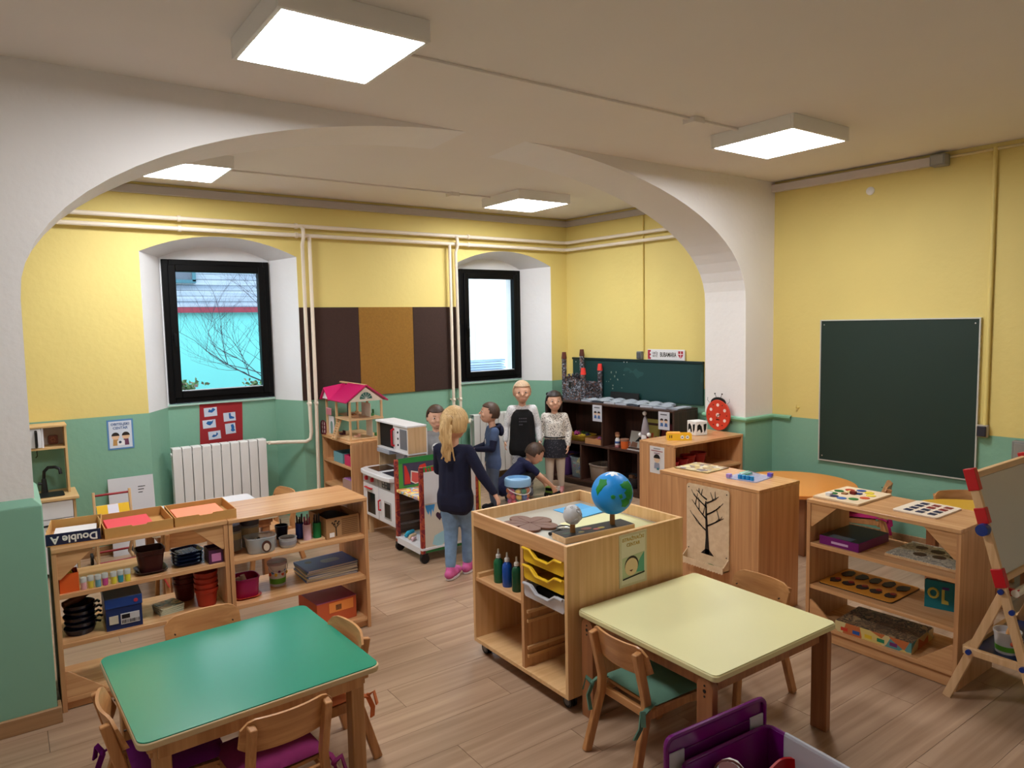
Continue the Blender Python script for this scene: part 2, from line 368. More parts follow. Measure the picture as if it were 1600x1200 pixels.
wn.add([(XL, 3.60, .965), (.106, 3.60, .965), (.106, 4.13, .965), (XL, 4.13, .965), (XL, 3.634, 1.0), (.072, 3.634, 1.0), (.072, 4.1, 1.0), (XL, 4.1, 1.0)], [(0, 1, 5, 4), (1, 2, 6, 5), (2, 3, 7, 6), (4, 5, 6, 7)])
struct(wn.build('trim_1', m_wain, bevel=.004))
# moulded dado rail on the right pilaster, dying out on the wall
tr = MB(); prof = [(0, .84), (.012, .845), (.03, .862), (.03, .876), (0, .884)]
pts = [(ax1+.06, YAB), (ax1+.012, YA), (rwx(YA)-.005, YA), (rwx(3.45)-.004, 3.45)]; nrm = [(-1, 0), (-.75, -.75), (-.6, -.8), (-1, 0)]
vs_ = [(p[0]+n_[0]*d, p[1]+n_[1]*d, z) for p, n_ in zip(pts, nrm) for d, z in prof]; k5 = len(prof)
tr.add(vs_, [(i*k5+j, i*k5+j+1, (i+1)*k5+j+1, (i+1)*k5+j) for i in range(3) for j in range(k5-1)])
struct(tr.build('trim_2', mat('green_gloss', rgb(140, 200, 168), .35)))
# cornice strip below the ceiling in the far room
m_corn = mat('grey_cornice', rgb(188, 180, 176), .6)
struct(B((XL, YW-.03, 2.732), (5.2, YW, 2.797)).build('trim_3', m_corn, bevel=.006))
c2 = MB(); a = RW(4.1, .03); b = RW(6.13, .03); c = RW(6.13); d = RW(4.1); c2.prism([(a.x, a.y), (b.x, b.y), (c.x, c.y), (d.x, d.y)], 'z', 2.732, 2.797); struct(c2.build('trim_4', m_corn, bevel=.006))
# baseboards
def bboard(name, pts, h=.07):
    m = MB(); m.prism(pts, 'z', 0, h); return struct(m.build(name, m_base, bevel=.003))
bboard('baseboard_left', [(XL, 3.582), (.122, 3.582), (.122, 3.66), (.107, 3.66), (.107, 3.60), (XL, 3.60)], .072)
def rwb(name, y0, y1):
    a, b, c, d = RW(y0, .016), RW(y1, .016), RW(y1), RW(y0); bboard(name, [(a.x, a.y), (b.x, b.y), (c.x, c.y), (d.x, d.y)])
rwb('baseboard_right', YB, 3.6)
bboard('baseboard_back', [(XL, YW-.016), (.915, YW-.016), (.915, YW), (XL, YW)]); bboard('baseboard_back_middle', [(2.14, YW-.016), (3.735, YW-.016), (3.735, YW), (2.14, YW)])
bboard('baseboard_back_niche', [(3.96, YN-.016), (4.73, YN-.016), (4.73, YN), (3.96, YN)], .07)
bboard('baseboard_pilaster', [(4.975, YA-.016), (5.32, YA-.016), (5.32, YA), (4.975, YA)])

# ---------------------------------------------------------------- outside the windows
m_plast = mat('pale_plaster', rgb(112, 200, 204), .9, noise=.05, scale=1.2)
hw = thing('neighbour_house', 'pale turquoise neighbouring house with grey board gable seen through left window', 'building', (0, 9.5, 0))
B((-3, .03, -2), (4.6, .5, 1.9)).build('wall', m_plast, hw); B((-3, -.04, 1.9), (4.6, .4, 1.965)).build('fascia', mat('red_brown_beam', rgb(134, 52, 70), .7), hw)
m_sid = wood('weathered_boards', rgb(120, 140, 166), rgb(186, 202, 220), 'x', .8, .25, .06)
sd = MB(); sd.box((-3, 0, 0), (4.6, .03, .063)); sdm = sd.mesh('siding_board', m_sid)
for k in range(16):
    o = bpy.data.objects.new('siding_board', sdm); COL.objects.link(o); o.parent = hw; o.location = (0, -.004*(k % 2), 1.97+.068*k); o.rotation_euler = (R(6), 0, 0)
B((-3, .06, 1.9), (4.6, .4, 3.2)).build('gable', mat('gable_dark', rgb(70, 76, 90), .9), hw)
ws = MB(); ws.box((1.5, -.05, 2.30), (1.98, .02, 2.75)); ws.build('gable_window', mat('gable_pane', rgb(92, 104, 122), .2), hw)
wf = MB(); wf.box((1.98, -.07, 2.28), (2.02, .02, 2.78)); wf.box((1.5, -.07, 2.26), (2.02, .02, 2.30)); wf.build('gable_window_frame', mat('teal_frame', rgb(60, 110, 128), .6), hw)
h2 = thing('white_house', 'bright white rendered house wall seen through right window', 'building', (0, 11, 0))
B((5.2, 0, -2), (14, .4, 5)).build('wall', mat('white_render', rgb(246, 247, 247), .9, noise=.03, scale=.8), h2)
rf = MB(); rf.box((6.3, -.5, 2.55), (7.2, .05, 3.1)); rf.build('eaves', wood('eaves_boards', rgb(84, 84, 104), rgb(120, 118, 136), 'z', .8, .3), h2)
dp = MB(); dp.cyl((7.05, -.1, -2), (7.05, -.1, 1.7), .05); dp.build('downpipe', mat('downpipe_white', rgb(205, 235, 228), .5), h2)
ps = thing('plank_stack', 'stack of blue grey planks outside right window', 'planks', (5.6, 9.3, .9))
sdm2 = MB().box((0, 0, 0), (.93, .12, .032)).mesh('plank', wood('blue_grey_planks', rgb(104, 130, 168), rgb(160, 186, 214), 'x', .7, .3, .1))
for k in range(6):
    o = bpy.data.objects.new('plank', sdm2); COL.objects.link(o); o.parent = ps; o.location = (.01*(k % 3), .01*(k % 2), .04*k)
B((.05, 0, -.9), (.85, .14, -.004)).build('trestle', mat('grey_block', rgb(190, 196, 204), .8), ps)
struct(B((-12, 6.8, -.5), (20, 16, -.4)).build('ground', mat('yard_paving', rgb(150, 152, 150), .9, noise=.1, scale=2)))
# bare tree in the yard
m_bark = mat('bark', rgb(58, 50, 66), .9)
tree = thing('bare_tree', 'leafless branching tree standing outside left window', 'tree', (3.05, 8.3, -.4))
rt = random.Random(5); tb = MB()
def branch(p, d, ln, r, lvl):
    pts = [p]; rs = [r]; n = 5
    for i in range(n):
        d = (d+Vector((rt.uniform(-.22, .22), rt.uniform(-.15, .15), rt.uniform(-.12, .22)))).normalized(); p = p+d*ln/n; pts.append(p); rs.append(r*(1-.6*(i+1)/n))
        for _q in range(2 if lvl < 3 and i >= 1 else (1 if lvl < 4 and i >= 1 else 0)):
            a = Vector((rt.uniform(-1, 1), rt.uniform(-.6, .6), rt.uniform(-.1, 1))).normalized()
            branch(p, (d*.6+a*.8).normalized(), ln*rt.uniform(.45, .7), rs[-1]*.66, lvl+1)
    tb.tube(pts, r, 5, rs)
MB().tube([(0, 0, 0), (.03, 0, .6), (-.02, .02, 1.2), (.05, 0, 1.9)], .07, 8, [.08, .065, .06, .045]).build('trunk', m_bark, tree)
branch(Vector((-.01, 0, 1.30)), Vector((-.97, -.1, -.02)), 1.35, .011, 1)
branch(Vector((.0, 0, 1.42)), Vector((-.9, 0, .3)), 1.0, .009, 1)
branch(Vector((.04, 0, 1.7)), Vector((-.35, 0, .95)), 1.2, .010, 1); branch(Vector((.02, 0, 1.6)), Vector((-.6, .1, .7)), 1.1, .009, 1)
tb.build('branches', m_bark, tree)
m_hedge = patches('hedge_leaf', [rgb(70, 104, 62), rgb(100, 130, 84), rgb(120, 96, 92), rgb(84, 120, 70)], 40, .8)
for i, (x, z) in enumerate(((1.70, 1.03), (2.62, 1.0))):
    m = MB(); rr = random.Random(i)
    for k in range(520):
        c = Vector((rr.gauss(0, .10), rr.gauss(0, .07), rr.uniform(-.5, .06))); a = rr.uniform(0, 6.28)
        m.add([c, c+Vector((.035*math.cos(a), .02, .03*math.sin(a))), c+Vector((.05*math.cos(a+.6), 0, .05*math.sin(a+.6))), c+Vector((.02*math.cos(a+1.3), -.02, .035*math.sin(a+1.3)))], [(0, 1, 2, 3)])
    m.box((-.1, -.05, -1.43+.03*i), (.1, .05, -.45))
    o = m.build('shrub', m_hedge, loc=(x, 8.9, z)); tag(o, ('small reddish green shrub at lower left of left window', 'small green shrub at lower right of left window')[i], 'shrub', 'shrubs outside the left window')

# ---------------------------------------------------------------- lights, ducts, pipes
m_house = mat('lamp_housing', rgb(236, 234, 228), .45); m_dif = emit('lamp_diffuser', (.97, .985, 1, 1), PANEL)
LAMPS = [(1.092, 2.676, 'square ceiling light panel nearest the viewer at upper left'), (3.91, 2.64, 'square ceiling light panel near the right hand wall'), (1.045, 5.21, 'square ceiling light panel partly hidden behind the arch on the left'), (3.915, 5.20, 'square ceiling light panel near the far corner beyond the arch')]
L0 = None
for x, y, lb in LAMPS:
    if L0 is None:
        L0 = thing('ceiling_light', lb, 'ceiling light', (x, y, CEIL), 0, 'square ceiling light panels')
        h = MB(); s = .283
        for a, b in (((-s, -s, -.08), (s, -s+.018, 0)), ((-s, s-.018, -.08), (s, s, 0)), ((-s, -s+.018, -.08), (-s+.018, s-.018, 0)), ((s-.018, -s+.018, -.08), (s, s-.018, 0))): h.box(a, b)
        h.box((-s+.018, -s+.018, -.02), (s-.018, s-.018, 0)); h.build('housing', m_house, L0, .002)
        B((-s+.019, -s+.019, -.0805), (s-.019, s-.019, -.066)).build('diffuser', m_dif, L0)
    else:
        o = copy_tree(L0); o.location = (x, y, CEIL); o['label'] = lb
m_duct = mat('duct_white', rgb(232, 226, 218), .6)
for y, xa, xb, xj, lb in ((2.732, 1.38, 3.64, 3.245, 'thin white cable duct on ceiling between the two front lights'), (5.355, 1.33, 3.64, 3.25, 'thin white cable duct on ceiling between the two far lights')):
    t = thing('cable_duct', lb, 'cable duct', (xa, y, CEIL), 0, 'ceiling cable ducts')
    B((0, -.012, -.012), (xb-xa, .012, 0)).build('channel', m_duct, t, .002)
    j = MB(); j.prism(rrect(xj-xa-.045, -.045, xj-xa+.045, .045, .01), 'z', -.032, -.0); j.build('junction_box', m_duct, t, .003)
# heating pipes
m_pipe = mat('pipe_enamel', rgb(238, 226, 208), .35)
def pipe(pts, lb, r=.0175, name='heating_pipe', clips=()):
    t = thing(name, lb, 'pipe', pts[0], 0, 'heating pipes'); m = MB(); m.tube([Vector(p)-Vector(pts[0]) for p in pts], r, 12); m.build('tube', m_pipe, t)
    for c in clips:
        c = Vector(c)-Vector(pts[0]); k = MB(); k.cyl(c-Vector((.012, 0, 0)), c+Vector((.012, 0, 0)), r+.006, n=12); k.cyl(c, c+Vector((0, .06, 0)), .007, n=8); k.build('clip', m_pipe, t)
    return t
def arc(c, a, b, n=5): return [tuple(Vector(c)+Vector(a)*math.cos(R(90*k/n))+Vector(b)*math.sin(R(90*k/n)) for k in range(n+1))] if 0 else [Vector(c)+Vector(a)*math.cos(R(90*k/n))+Vector(b)*math.sin(R(90*k/n)) for k in range(n+1)]
yp = YW-.06
for z, lb in ((2.478, 'lower horizontal white heating pipe along the far walls'), (2.555, 'upper horizontal white heating pipe along the far walls')):
    cpt = RW(6.07, .06, z); e = RW(4.12, .06, z)
    pipe([(XL, yp, z), (cpt.x-.06, yp, z), (cpt.x-.02, yp-.015, z), (cpt.x, yp-.06, z), e], lb, clips=[(1.2+.0, yp, z), (2.12, yp, z), (3.85, yp, z)])
pipe([(2.168, yp, 2.55), (2.168, yp-.035, 2.53), (2.168, yp-.04, 2.46), (2.168, yp, 2.40), (2.172, yp, 1.0), (2.176, yp, .78), (2.165, yp, .72), (2.13, yp+.01, .70), (2.0, yp+.10, .70), (1.86, 6.235, .70)], 'left riser pipe that bends to the radiator under the left window', .016, clips=[(2.172, yp, 1.03)])
pipe([(2.232, yp, 2.478), (2.232, yp, 1.0), (2.22, yp, .0)], 'right riser pipe beside the dollhouse shelf running to the floor', .016, clips=[(2.232, yp, 1.03)])
pipe([(3.632, yp, 2.478), (3.634, yp, .6), (3.636, yp, 0)], 'left riser pipe over the right dark felt panel', .015, clips=[(3.633, yp, .95)])
pipe([(3.70, yp, 2.55), (3.70, yp-.035, 2.53), (3.70, yp-.04, 2.46), (3.70, yp, 2.40), (3.712, yp, .9), (3.714, yp, .72), (3.73, yp+.0, .70), (3.85, yp+.06, .70), (3.96, 6.29, .70)], 'right riser pipe that bends to the radiator under the right window', .015, clips=[(3.71, yp, .95)])
# radiators
m_rad = mat('radiator_enamel', rgb(226, 224, 222), .35)
def radiator(x0, n, w_, y, z0, z1, lb):
    t = thing('radiator', lb, 'radiator', (x0, y, 0), 0, 'wall radiators')
    for k in range(n):
        m = MB(); m.box((k*w_+.003, -.045, z0), ((k+1)*w_-.003, -.035, z1)); m.box((k*w_+w_*.3, -.035, z0+.02), (k*w_+w_*.7, .05, z1-.015)); m.box((k*w_+.006, .04, z0), ((k+1)*w_-.006, .05, z1))
        m.prism([(-.045, z1), (.05, z1), (.05, z1+.006), (-.03, z1+.008)], 'x', k*w_+.003, (k+1)*w_-.003); m.build('section', m_rad, t, .003)
    m = MB(); m.cyl((-.005, 0, z1-.05), (n*w_+.005, 0, z1-.05), .018); m.cyl((-.005, 0, z0+.05), (n*w_+.005, 0, z0+.05), .018); m.build('header', m_rad, t)
    v = MB(); v.cyl((n*w_+.002, 0, z1-.035), (n*w_+.05, 0, z1-.035), .014); v.cyl((n*w_+.025, 0, z1-.035), (n*w_+.025, -.04, z1-.035), .012); v.build('valve', m_pipe, t)
    f = MB(); f.box((.05, .05, z0+.1), (.07, YN-y, z0+.13)); f.box((n*w_-.07, .05, z0+.1), (n*w_-.05, YN-y, z0+.13)); f.build('wall_bracket', m_rad, t)
radiator(1.075, 10, .0752, 6.25, .13, .735, 'white ten section panel radiator under the left window')
radiator(3.99, 7, .078, 6.31, .11, .735, 'white panel radiator under the right window behind the children')
# ================================================================ ON THE WALLS
def onright(name, label, cat, y, z, off=0, group=None): return thing(name, label, cat, RW(y, off, z), 3.786, group)
# chalkboard on the near right wall
t = onright('chalkboard', 'large dark green chalkboard with thin silver frame on the right wall', 'chalkboard', 2.65, .545)
B((-.018, -.555, .008), (0, .553, 1.122)).build('writing_surface', mat('chalk_green', rgb(26, 48, 40), .55, noise=.12, scale=3), t)
f = MB()
for a, b in (((-.024, -.563, 0), (0, .561, .009)), ((-.024, -.563, 1.121), (0, .561, 1.13)), ((-.024, -.563, .009), (0, -.554, 1.121)), ((-.024, .552, .009), (0, .561, 1.121))): f.box(a, b)
f.build('frame', mat('alu_frame', rgb(206, 206, 200), .4, .3), t)
for y, z in ((-.53, 1.09), (.53, 1.09), (-.53, .04), (.53, .04)): MB().lathe([(0, -.002), (.006, -.002), (.005, .002), (0, .003)], n=10).build('screw', steel, t, loc=(-.02, y, z), rot=(0, R(-90), 0))
# teal board on the far right wall
t = onright('pin_board', 'worn dark teal board on the wall above the dark shelf', 'board', 5.18, .90)
B((-.02, -.86, 0), (0, .85, .385)).build('panel', spots('teal_board', rgb(12, 58, 58), rgb(30, 74, 72), 5, .35, .6, 'NOISE'), t)
B((-.03, -.865, .385), (0, .855, .408)).build('top_rail', mat('teal_dark', rgb(8, 38, 40), .5), t, .003)
for i, (y, z) in enumerate(((.10, .375), (.06, .375), (.80, .36))): MB().ell((0, 0, 0), (.004, .007, .007), 8, 6).build('screw', steel, t, loc=(-.022, y, z))
rr = random.Random(3)
for i in range(12): MB().ell((0, 0, 0), (.0015, rr.uniform(.004, .01), rr.uniform(.004, .014)), 6, 4).build('chipped_paint', mat('chip', rgb(120, 132, 120), .8), t, loc=(-.0205, rr.uniform(.1, .35), rr.uniform(.06, .28)))
# licence plate shaped sign
t = onright('name_plate', 'white plate with red and white emblem reading BUBAMARA above teal board', 'sign', 4.75, 1.309, .012)
B((-.006, -.225, 0), (0, .225, .105)).build('plate', mat('plate_white', rgb(224, 224, 228), .35), t, .003)
m_red = mat('plate_red', rgb(168, 30, 52), .4); mb_ = mat('ink_black', rgb(20, 18, 24), .5); m_rd = MB()
for j in range(5): m_rd.box((-.0075, .225-.03-(.012 if j % 2 == 0 else 0), .008+.018*j), (-.005, .219, .026+.018*j))
m_rd.build('red_edge', m_red, t)
MB().prism([(-.205, .09), (-.15, .09), (-.15, .05), (-.165, .03), (-.178, .02), (-.19, .03), (-.205, .05)], 'x', -.0075, -.005).build('crest', m_red, t)
cw = MB(); cw.box((-.0082, -.181, .025), (-.0074, -.175, .088)); cw.box((-.0082, -.203, .058), (-.0074, -.152, .064)); cw.build('crest_cross', WH, t)
text('BUBAMARA', 'lettering', .062, mb_, t, (-.0065, -.028, .052), (R(90), 0, R(-90)), sx=.60, bold=.001)
text('DJEČJI\nVRTIĆ', 'lettering', .03, mb_, t, (-.0065, .13, .052), (R(90), 0, R(-90)), sx=.8)
# small fixtures on the right wall
t = onright('wall_socket', 'dark grey surface socket beside the chalkboard', 'socket', 2.055, .90, 0)
B((-.04, -.035, -.04), (0, .035, .045)).build('body', mat('socket_frame', rgb(172, 160, 140), .5), t, .006); B((-.052, -.028, -.034), (-.04, .028, .038)).build('flap', mat('socket_dark', rgb(44, 44, 54), .4), t, .006)
t = onright('wall_socket', 'grey surface switch box above the teal board', 'socket', 5.07, 1.312, 0)
B((-.04, -.03, 0), (0, .03, .078)).build('body', mat('socket_grey', rgb(120, 122, 124), .5), t, .005); B((-.048, -.024, .008), (-.04, .024, .07)).build('flap', mat('socket_grey_dark', rgb(84, 86, 90), .5), t, .004)
mc = mat('conduit_yellow', yel, .5)
o = MB().tube([(0, 0, 0), (0, 0, 1.85)], .014, 10).build('wall_conduit', mc, loc=RW(2.042, .014, .945)); tag(o, 'yellow painted conduit rising from socket beside the chalkboard', 'conduit')
o = MB().tube([(0, 0, 0), (0, 0, 1.34)], .011, 10).build('wall_conduit', mc, loc=RW(5.035, .011, 1.39)); tag(o, 'yellow painted conduit rising from switch box above the teal board', 'conduit')
t = onright('cable_trunking', 'white cable trunking along top of the near right wall ending at grey box', 'trunking', 3.02, 2.735)
B((-.05, -.60, 0), (0, .62, .06)).build('channel', mat('trunk_white', rgb(214, 206, 204), .5), t, .004)
B((-.09, -.705, -.012), (0, -.605, .065)).build('terminal_box', mat('box_grey', rgb(150, 150, 148), .5), t, .006); B((-.098, -.695, -.004), (-.09, -.615, .057)).build('lid', mat('box_lid_grey', rgb(166, 166, 164), .5), t, .004)
MB().tube([(-.012, -.71, .045), (-.012, -1.9, .05)], .01, 8).build('cable', mat('cable_cream', rgb(216, 200, 150), .5), t)
t = onright('wall_disc', 'round white cover disc high on the right wall', 'vent cover', 2.851, 2.632); MB().lathe([(0, .016), (.02, .015), (.03, .008), (.031, 0), (0, 0)]).build('cover', WH, t, rot=(0, R(-90), 0))
o = MB().tube([(0, 0, 0), (-.03, 0, 0), (-.04, 0, .01), (-.04, 0, .028)], .006, 8).build('wall_hook', mc, loc=RW(3.392, 0, .955)); tag(o, 'small cream painted hook between right pilaster and chalkboard', 'hook')
t = onright('meter_cabinet', 'grey metal wall cabinet behind the easel at right edge', 'cabinet', 1.62, .56)
B((-.06, -.25, 0), (0, .255, .30)).build('body', mat('cabinet_grey', rgb(126, 126, 122), .5), t, .006); B((-.066, -.235, .012), (-.06, .24, .288)).build('door', mat('cabinet_grey2', rgb(138, 138, 134), .45), t, .003)
# felt panels on the window wall
for x0, x1, c, lb in ((2.133, 2.68, (62, 42, 36), 'dark brown felt pin panel beside the left window'), (2.682, 3.233, (150, 108, 44), 'mustard tan felt pin panel between two brown ones'), (3.235, 3.736, (62, 44, 38), 'dark brown felt pin panel beside the right window')):
    nm = 'felt_%d' % c[0]+str(int(x0*10))
    o = B((0, -.012, 0), (x1-x0, 0, .812)).build('felt_panel', mat(nm, rgb(*c), .95, noise=.22, scale=60, bump=.5, bscale=260), bevel=.002, loc=(x0, YW, 1.056)); tag(o, lb, 'pin board', 'felt panels on the window wall')
# posters
def poster(name, label, w_, h_, loc, rz, col, border=None, t_=.002):
    """flat sheet in local XZ, facing -Y"""
    t = thing(name, label, 'poster', loc, rz); B((-w_/2, -t_, 0), (w_/2, 0, h_)).build('sheet', mat('sheet_%s' % label[:18], rgb(*(border or col)), .7), t)
    if border: B((-w_/2+.012, -t_-.0008, .012), (w_/2-.012, -t_, h_-.012)).build('inner_sheet', mat('isheet_%s' % label[:18], rgb(*col), .7), t)
    return t
def flat(parent, name, poly, c, d, mname=None):
    """flat printed shape on a poster, local XZ outline, at depth d"""
    m = MB(); m.prism(poly, 'y', -d-.0006, -d); return m.build(name, mat(mname or 'print_%d_%d_%d' % c, rgb(*c), .7), parent)
t = poster('paper_poster', 'blue bordered poster reading OBITELJSKI CENTAR on green wall', .178, .228, (.711, YW-.001, .797), 0, (214, 222, 236), (90, 138, 190))
mt_ = mat('print_blue_text', rgb(70, 98, 150), .7)
text('OBITELJSKI', 'lettering', .026, mt_, t, (0, -.0035, .192), (R(90), 0, 0), .0004, bold=.0006); text('CENTAR', 'lettering', .026, mt_, t, (0, -.0035, .163), (R(90), 0, 0), .0004, bold=.0006)
for sx in (-1, 1):
    flat(t, 'printed_head', circ(sx*.035, .10, .026), (236, 196, 160), .003); flat(t, 'printed_hair', [(sx*.035+.027*math.cos(R(a)), .104+.027*math.sin(R(a))) for a in range(0, 181, 15)], (40, 28, 24), .0036)
    flat(t, 'printed_coat', [(sx*.035-.02, .03), (sx*.035+.02, .03), (sx*.035+.016, .078), (sx*.035-.016, .078)], (196, 150, 90) if sx < 0 else (110, 60, 90), .003)
flat(t, 'printed_table', [(-.025, .03), (.025, .03), (.025, .068), (-.025, .068)], (240, 240, 244), .0042); flat(t, 'printed_pot', circ(-.006, .055, .01), (40, 60, 90), .0048)
t = poster('red_poster', 'red card with five white inkblot pictures above the radiator', .352, .36, (1.515, YN-.002, .70), 0, (160, 34, 40))
t.rotation_euler = (0, R(2), 0)
cards = [(-.138, .245, .105, .075, -4), (-.15, .145, .105, .07, -4), (-.105, .045, .10, .07, -5), (.02, .195, .10, .075, -4), (.035, .085, .085, .09, -5)]
blob = [[(.3, .5), (.4, .85), (.55, .7), (.7, .95), (.9, .75), (.75, .55), (.6, .4)], [(.25, .6), (.4, .85), (.7, .8), (.85, .95), (.75, .55), (.55, .3), (.4, .4)], [(.25, .35), (.4, .6), (.6, .5), (.7, .85), (.8, .6), (.65, .35), (.4, .25)], [(.45, .9), (.6, .95), (.62, .6), (.9, .4), (.85, .25), (.5, .25), (.45, .4)], [(.55, .85), (.8, .9), (.9, .6), (.85, .45), (.95, .25), (.7, .15), (.5, .3), (.6, .5)]]
for i, (x, z, a, b, rot) in enumerate(cards):
    m = B((0, -.0032, 0), (a, -.002, b)); c = m.build('picture_card', mat('card_pale', rgb(206, 214, 230), .35), t, loc=(x, 0, z), rot=(0, R(rot), 0))
    m = MB(); m.prism([(p*a, q_*b) for p, q_ in blob[i]], 'y', -.0038, -.0032); m.build('inkblot', mat('ink_blue', rgb(30, 100, 170), .5), c)

# ================================================================ SHELF UNITS
SW, SD, SH = .745, .385, .748
def shelf_unit(label, loc, rz, W=SW, D=SD, H=SH, boards=(.53, .295), bottom=.06, back=False, gussets=(), m=None, mz=None, name='shelf_unit', group='low beech shelf units', divs=(), plinth=True, t_=.02):
    """open shelf, front towards -Y, left front corner at the origin"""
    m = m or beech; mz = mz or beechz; t = thing(name, label, 'shelf', loc, rz, group)
    B((0, 0, 0), (t_, D, H-t_)).build('side_panel', mz, t, .0015); B((W-t_, 0, 0), (W, D, H-t_)).build('side_panel', mz, t, .0015)
    B((0, -.004, H-t_), (W, D, H)).build('top_panel', m, t, .0025)
    for z in boards: B((t_, .004, z-t_), (W-t_, D-(.012 if back else 0), z)).build('shelf_board', m, t, .0015)
    if bottom:
        B((t_, .004, bottom-t_), (W-t_, D-.012, bottom)).build('bottom_board', m, t, .0015)
        if plinth: B((t_, .02, .004), (W-t_, .036, bottom-t_-.001)).build('plinth', m, t)
    if back: B((t_, D-.01, .02), (W-t_, D, H-t_-.001)).build('back_panel', mz, t)
    for (cx, cz) in gussets:
        x = t_ if cx == 0 else W-t_; s = 1 if cx == 0 else -1; L_ = .145
        if cz: pts = [(x, H-t_), (x+s*L_, H-t_), (x+s*.01, H-t_-L_*.85), (x, H-t_-L_*.85)]
        else: pts = [(x, bottom), (x+s*L_*1.1, bottom), (x+s*.01, bottom+L_*.85), (x, bottom+L_*.85)]
        g = MB(); g.prism(pts, 'y', .006, .018); g.build('corner_brace', m, t, .001)
    for (x, z0, z1) in divs: B((x-t_/2, .004, z0), (x+t_/2, D-.012, z1)).build('divider', mz, t)
    return t
shelf_unit('low beech shelf with corner braces holding pots, against left pilaster', (.126, 3.668, 0), 0, W=.742, boards=(.535, .31), gussets=((0, 1), (1, 1), (0, 0)))
shelf_unit('low beech shelf with bare top holding pens and books, left of walkway', (.87, 3.662, 0), 0, W=.742, boards=(.535, .30))
shelf_unit('low beech shelf with puzzles beside the easel', (3.405, 2.104, 0), -90, boards=(.517, .29), bottom=.085, gussets=((0, 1), (1, 1), (0, 0), (1, 0)))
tc_ = shelf_unit('tall backed beech shelf carrying the wooden tree board', (3.752, 2.368, 0), 90, W=.735, boards=(.5, .28), back=True)
shelf_unit('beech shelf with red flowerpots and ladybird clock by right pilaster', (4.112, 3.645, 0), 0, W=.838, D=.36, boards=(.515, .29), back=True)
shelf_unit('beech shelf carrying the dollhouse by the window wall', (2.282, 6.10, 0), -90, W=.64, D=.37, boards=(.535, .325), back=True)
# dark walnut unit
dk = shelf_unit('long dark walnut shelf unit under the teal board', (4.765, 5.93, 0), -90+4.6, W=1.60, D=.36, H=.88, boards=(.455,), bottom=.07, back=True, m=darkw, mz=darkwz, group='dark shelf', divs=((.72, .455, .86), (.42, .07, .435), (.80, .07, .435), (1.18, .07, .435)), name='dark_shelf_unit')
def DK(x, y): # local x along front, y depth -> world
    a = R(-90+4.6); return (4.765+x*math.cos(a)-y*math.sin(a), 5.93+x*math.sin(a)+y*math.cos(a))

# ================================================================ TRAY CABINET ON CASTERS
cb = thing('tray_cabinet', 'beech play cabinet on casters with tray top and yellow drawers', 'cabinet', (1.905, 2.283, 0), 0)
W_, D_ = .735, .757
B((0, 0, .062), (W_, .02, .745)).build('side_panel', beechc, cb, .002); B((0, D_-.02, .062), (W_, D_, .745)).build('side_panel', beechc, cb, .002)
B((0, .02, .062), (W_, D_-.02, .082)).build('bottom_board', beechcx, cb, .0015)
B((.0, .02, .672), (.018, D_-.02, .745)).build('front_rail', beechy, cb, .002); B((W_-.018, .02, .082), (W_, D_-.02, .745)).build('back_panel', beechc, cb, .002)
B((.018, .02, .672), (W_-.018, D_-.02, .688)).build('tray_floor', mat('tray_grey', rgb(190, 188, 178), .25), cb)
B((.004, .322, .082), (W_-.018, .342, .672)).build('divider', beechz, cb); B((.006, .342, .385), (W_-.018, D_-.02, .403)).build('shelf_board', beechy, cb, .0015)
B((.012, .712, .403), (.3, .735, .425)).build('stop_strip', beechcx, cb)
sheet = MB(); sheet.box((.33, .03, .688), (.70, .45, .6885)); sheet.build('pale_paper', mat('pale_yellow_paper', rgb(222, 220, 170), .6), cb)
for z in (.13, .17, .30, .345): 
    B((.02, .311, z), (.6, .322, z+.014)).build('drawer_runner', beechcx, cb)
def caster(parent, x, y, r=.028):
    c = MB(); c.cyl((x-.018, y, r), (x-.004, y, r), r, n=18); c.cyl((x+.004, y, r), (x+.018, y, r), r, n=18); c.box((x-.012, y-.02, r), (x+.012, y+.02, 2*r+.004)); c.box((x-.02, y-.02, 2*r+.001), (x+.02, y+.02, 2*r+.006))
    o = c.build('caster', BLK, parent); k = MB(); k.cyl((x-.0195, y, r), (x-.018, y, r), r*.62, n=16); k.build('hub', mat('hub_grey', rgb(120, 120, 122), .4), o)
for x in (.05, W_-.05):
    for y in (.05, D_-.05): caster(cb, x, y)
m_yd = mat('yellow_plastic', rgb(232, 186, 40), .35); m_cd = mat('frosted_plastic', rgb(204, 204, 212), .4, trans=.25)
for z, m in ((.603, m_yd), (.521, m_yd), (.437, m_cd)):
    d = MB(); y0, y1 = .026, .316; h = .066
    d.prism([(y0, z+.012), (y0, z+h), (y0+.055, z+h), (y0+.10, z+h-.03), (y1-.10, z+h-.03), (y1-.055, z+h), (y1, z+h), (y1, z+.012), (y1-.01, z), (y0+.01, z)], 'x', .004, .010)
    d.box((.01, y0+.008, z), (.55, y1-.008, z+.004)); d.box((.01, y0+.006, z), (.55, y0+.010, z+h-.008)); d.box((.01, y1-.010, z), (.55, y1-.006, z+h-.008)); d.box((.546, y0+.01, z), (.55, y1-.01, z+h-.008))
    dr = d.build('drawer', m, cb); l = MB()
    l.tube([(-.004, y0+.003, z+h-.002), (-.004, y0+.055, z+h-.002), (-.004, y0+.10, z+h-.032), (-.004, y1-.10, z+h-.032), (-.004, y1-.055, z+h-.002), (-.004, y1-.003, z+h-.002)], .0065, 8); l.build('grip_lip', m, dr)
    B((.008, .318, z+h-.012), (.5, .3222, z+h)).build('drawer_runner', beechcx, cb)
    if m is m_cd: B((.06, y0+.02, z+.005), (.4, y1-.02, z+.035)).build('contents', mat('dark_stuff', rgb(48, 44, 46), .7), dr)

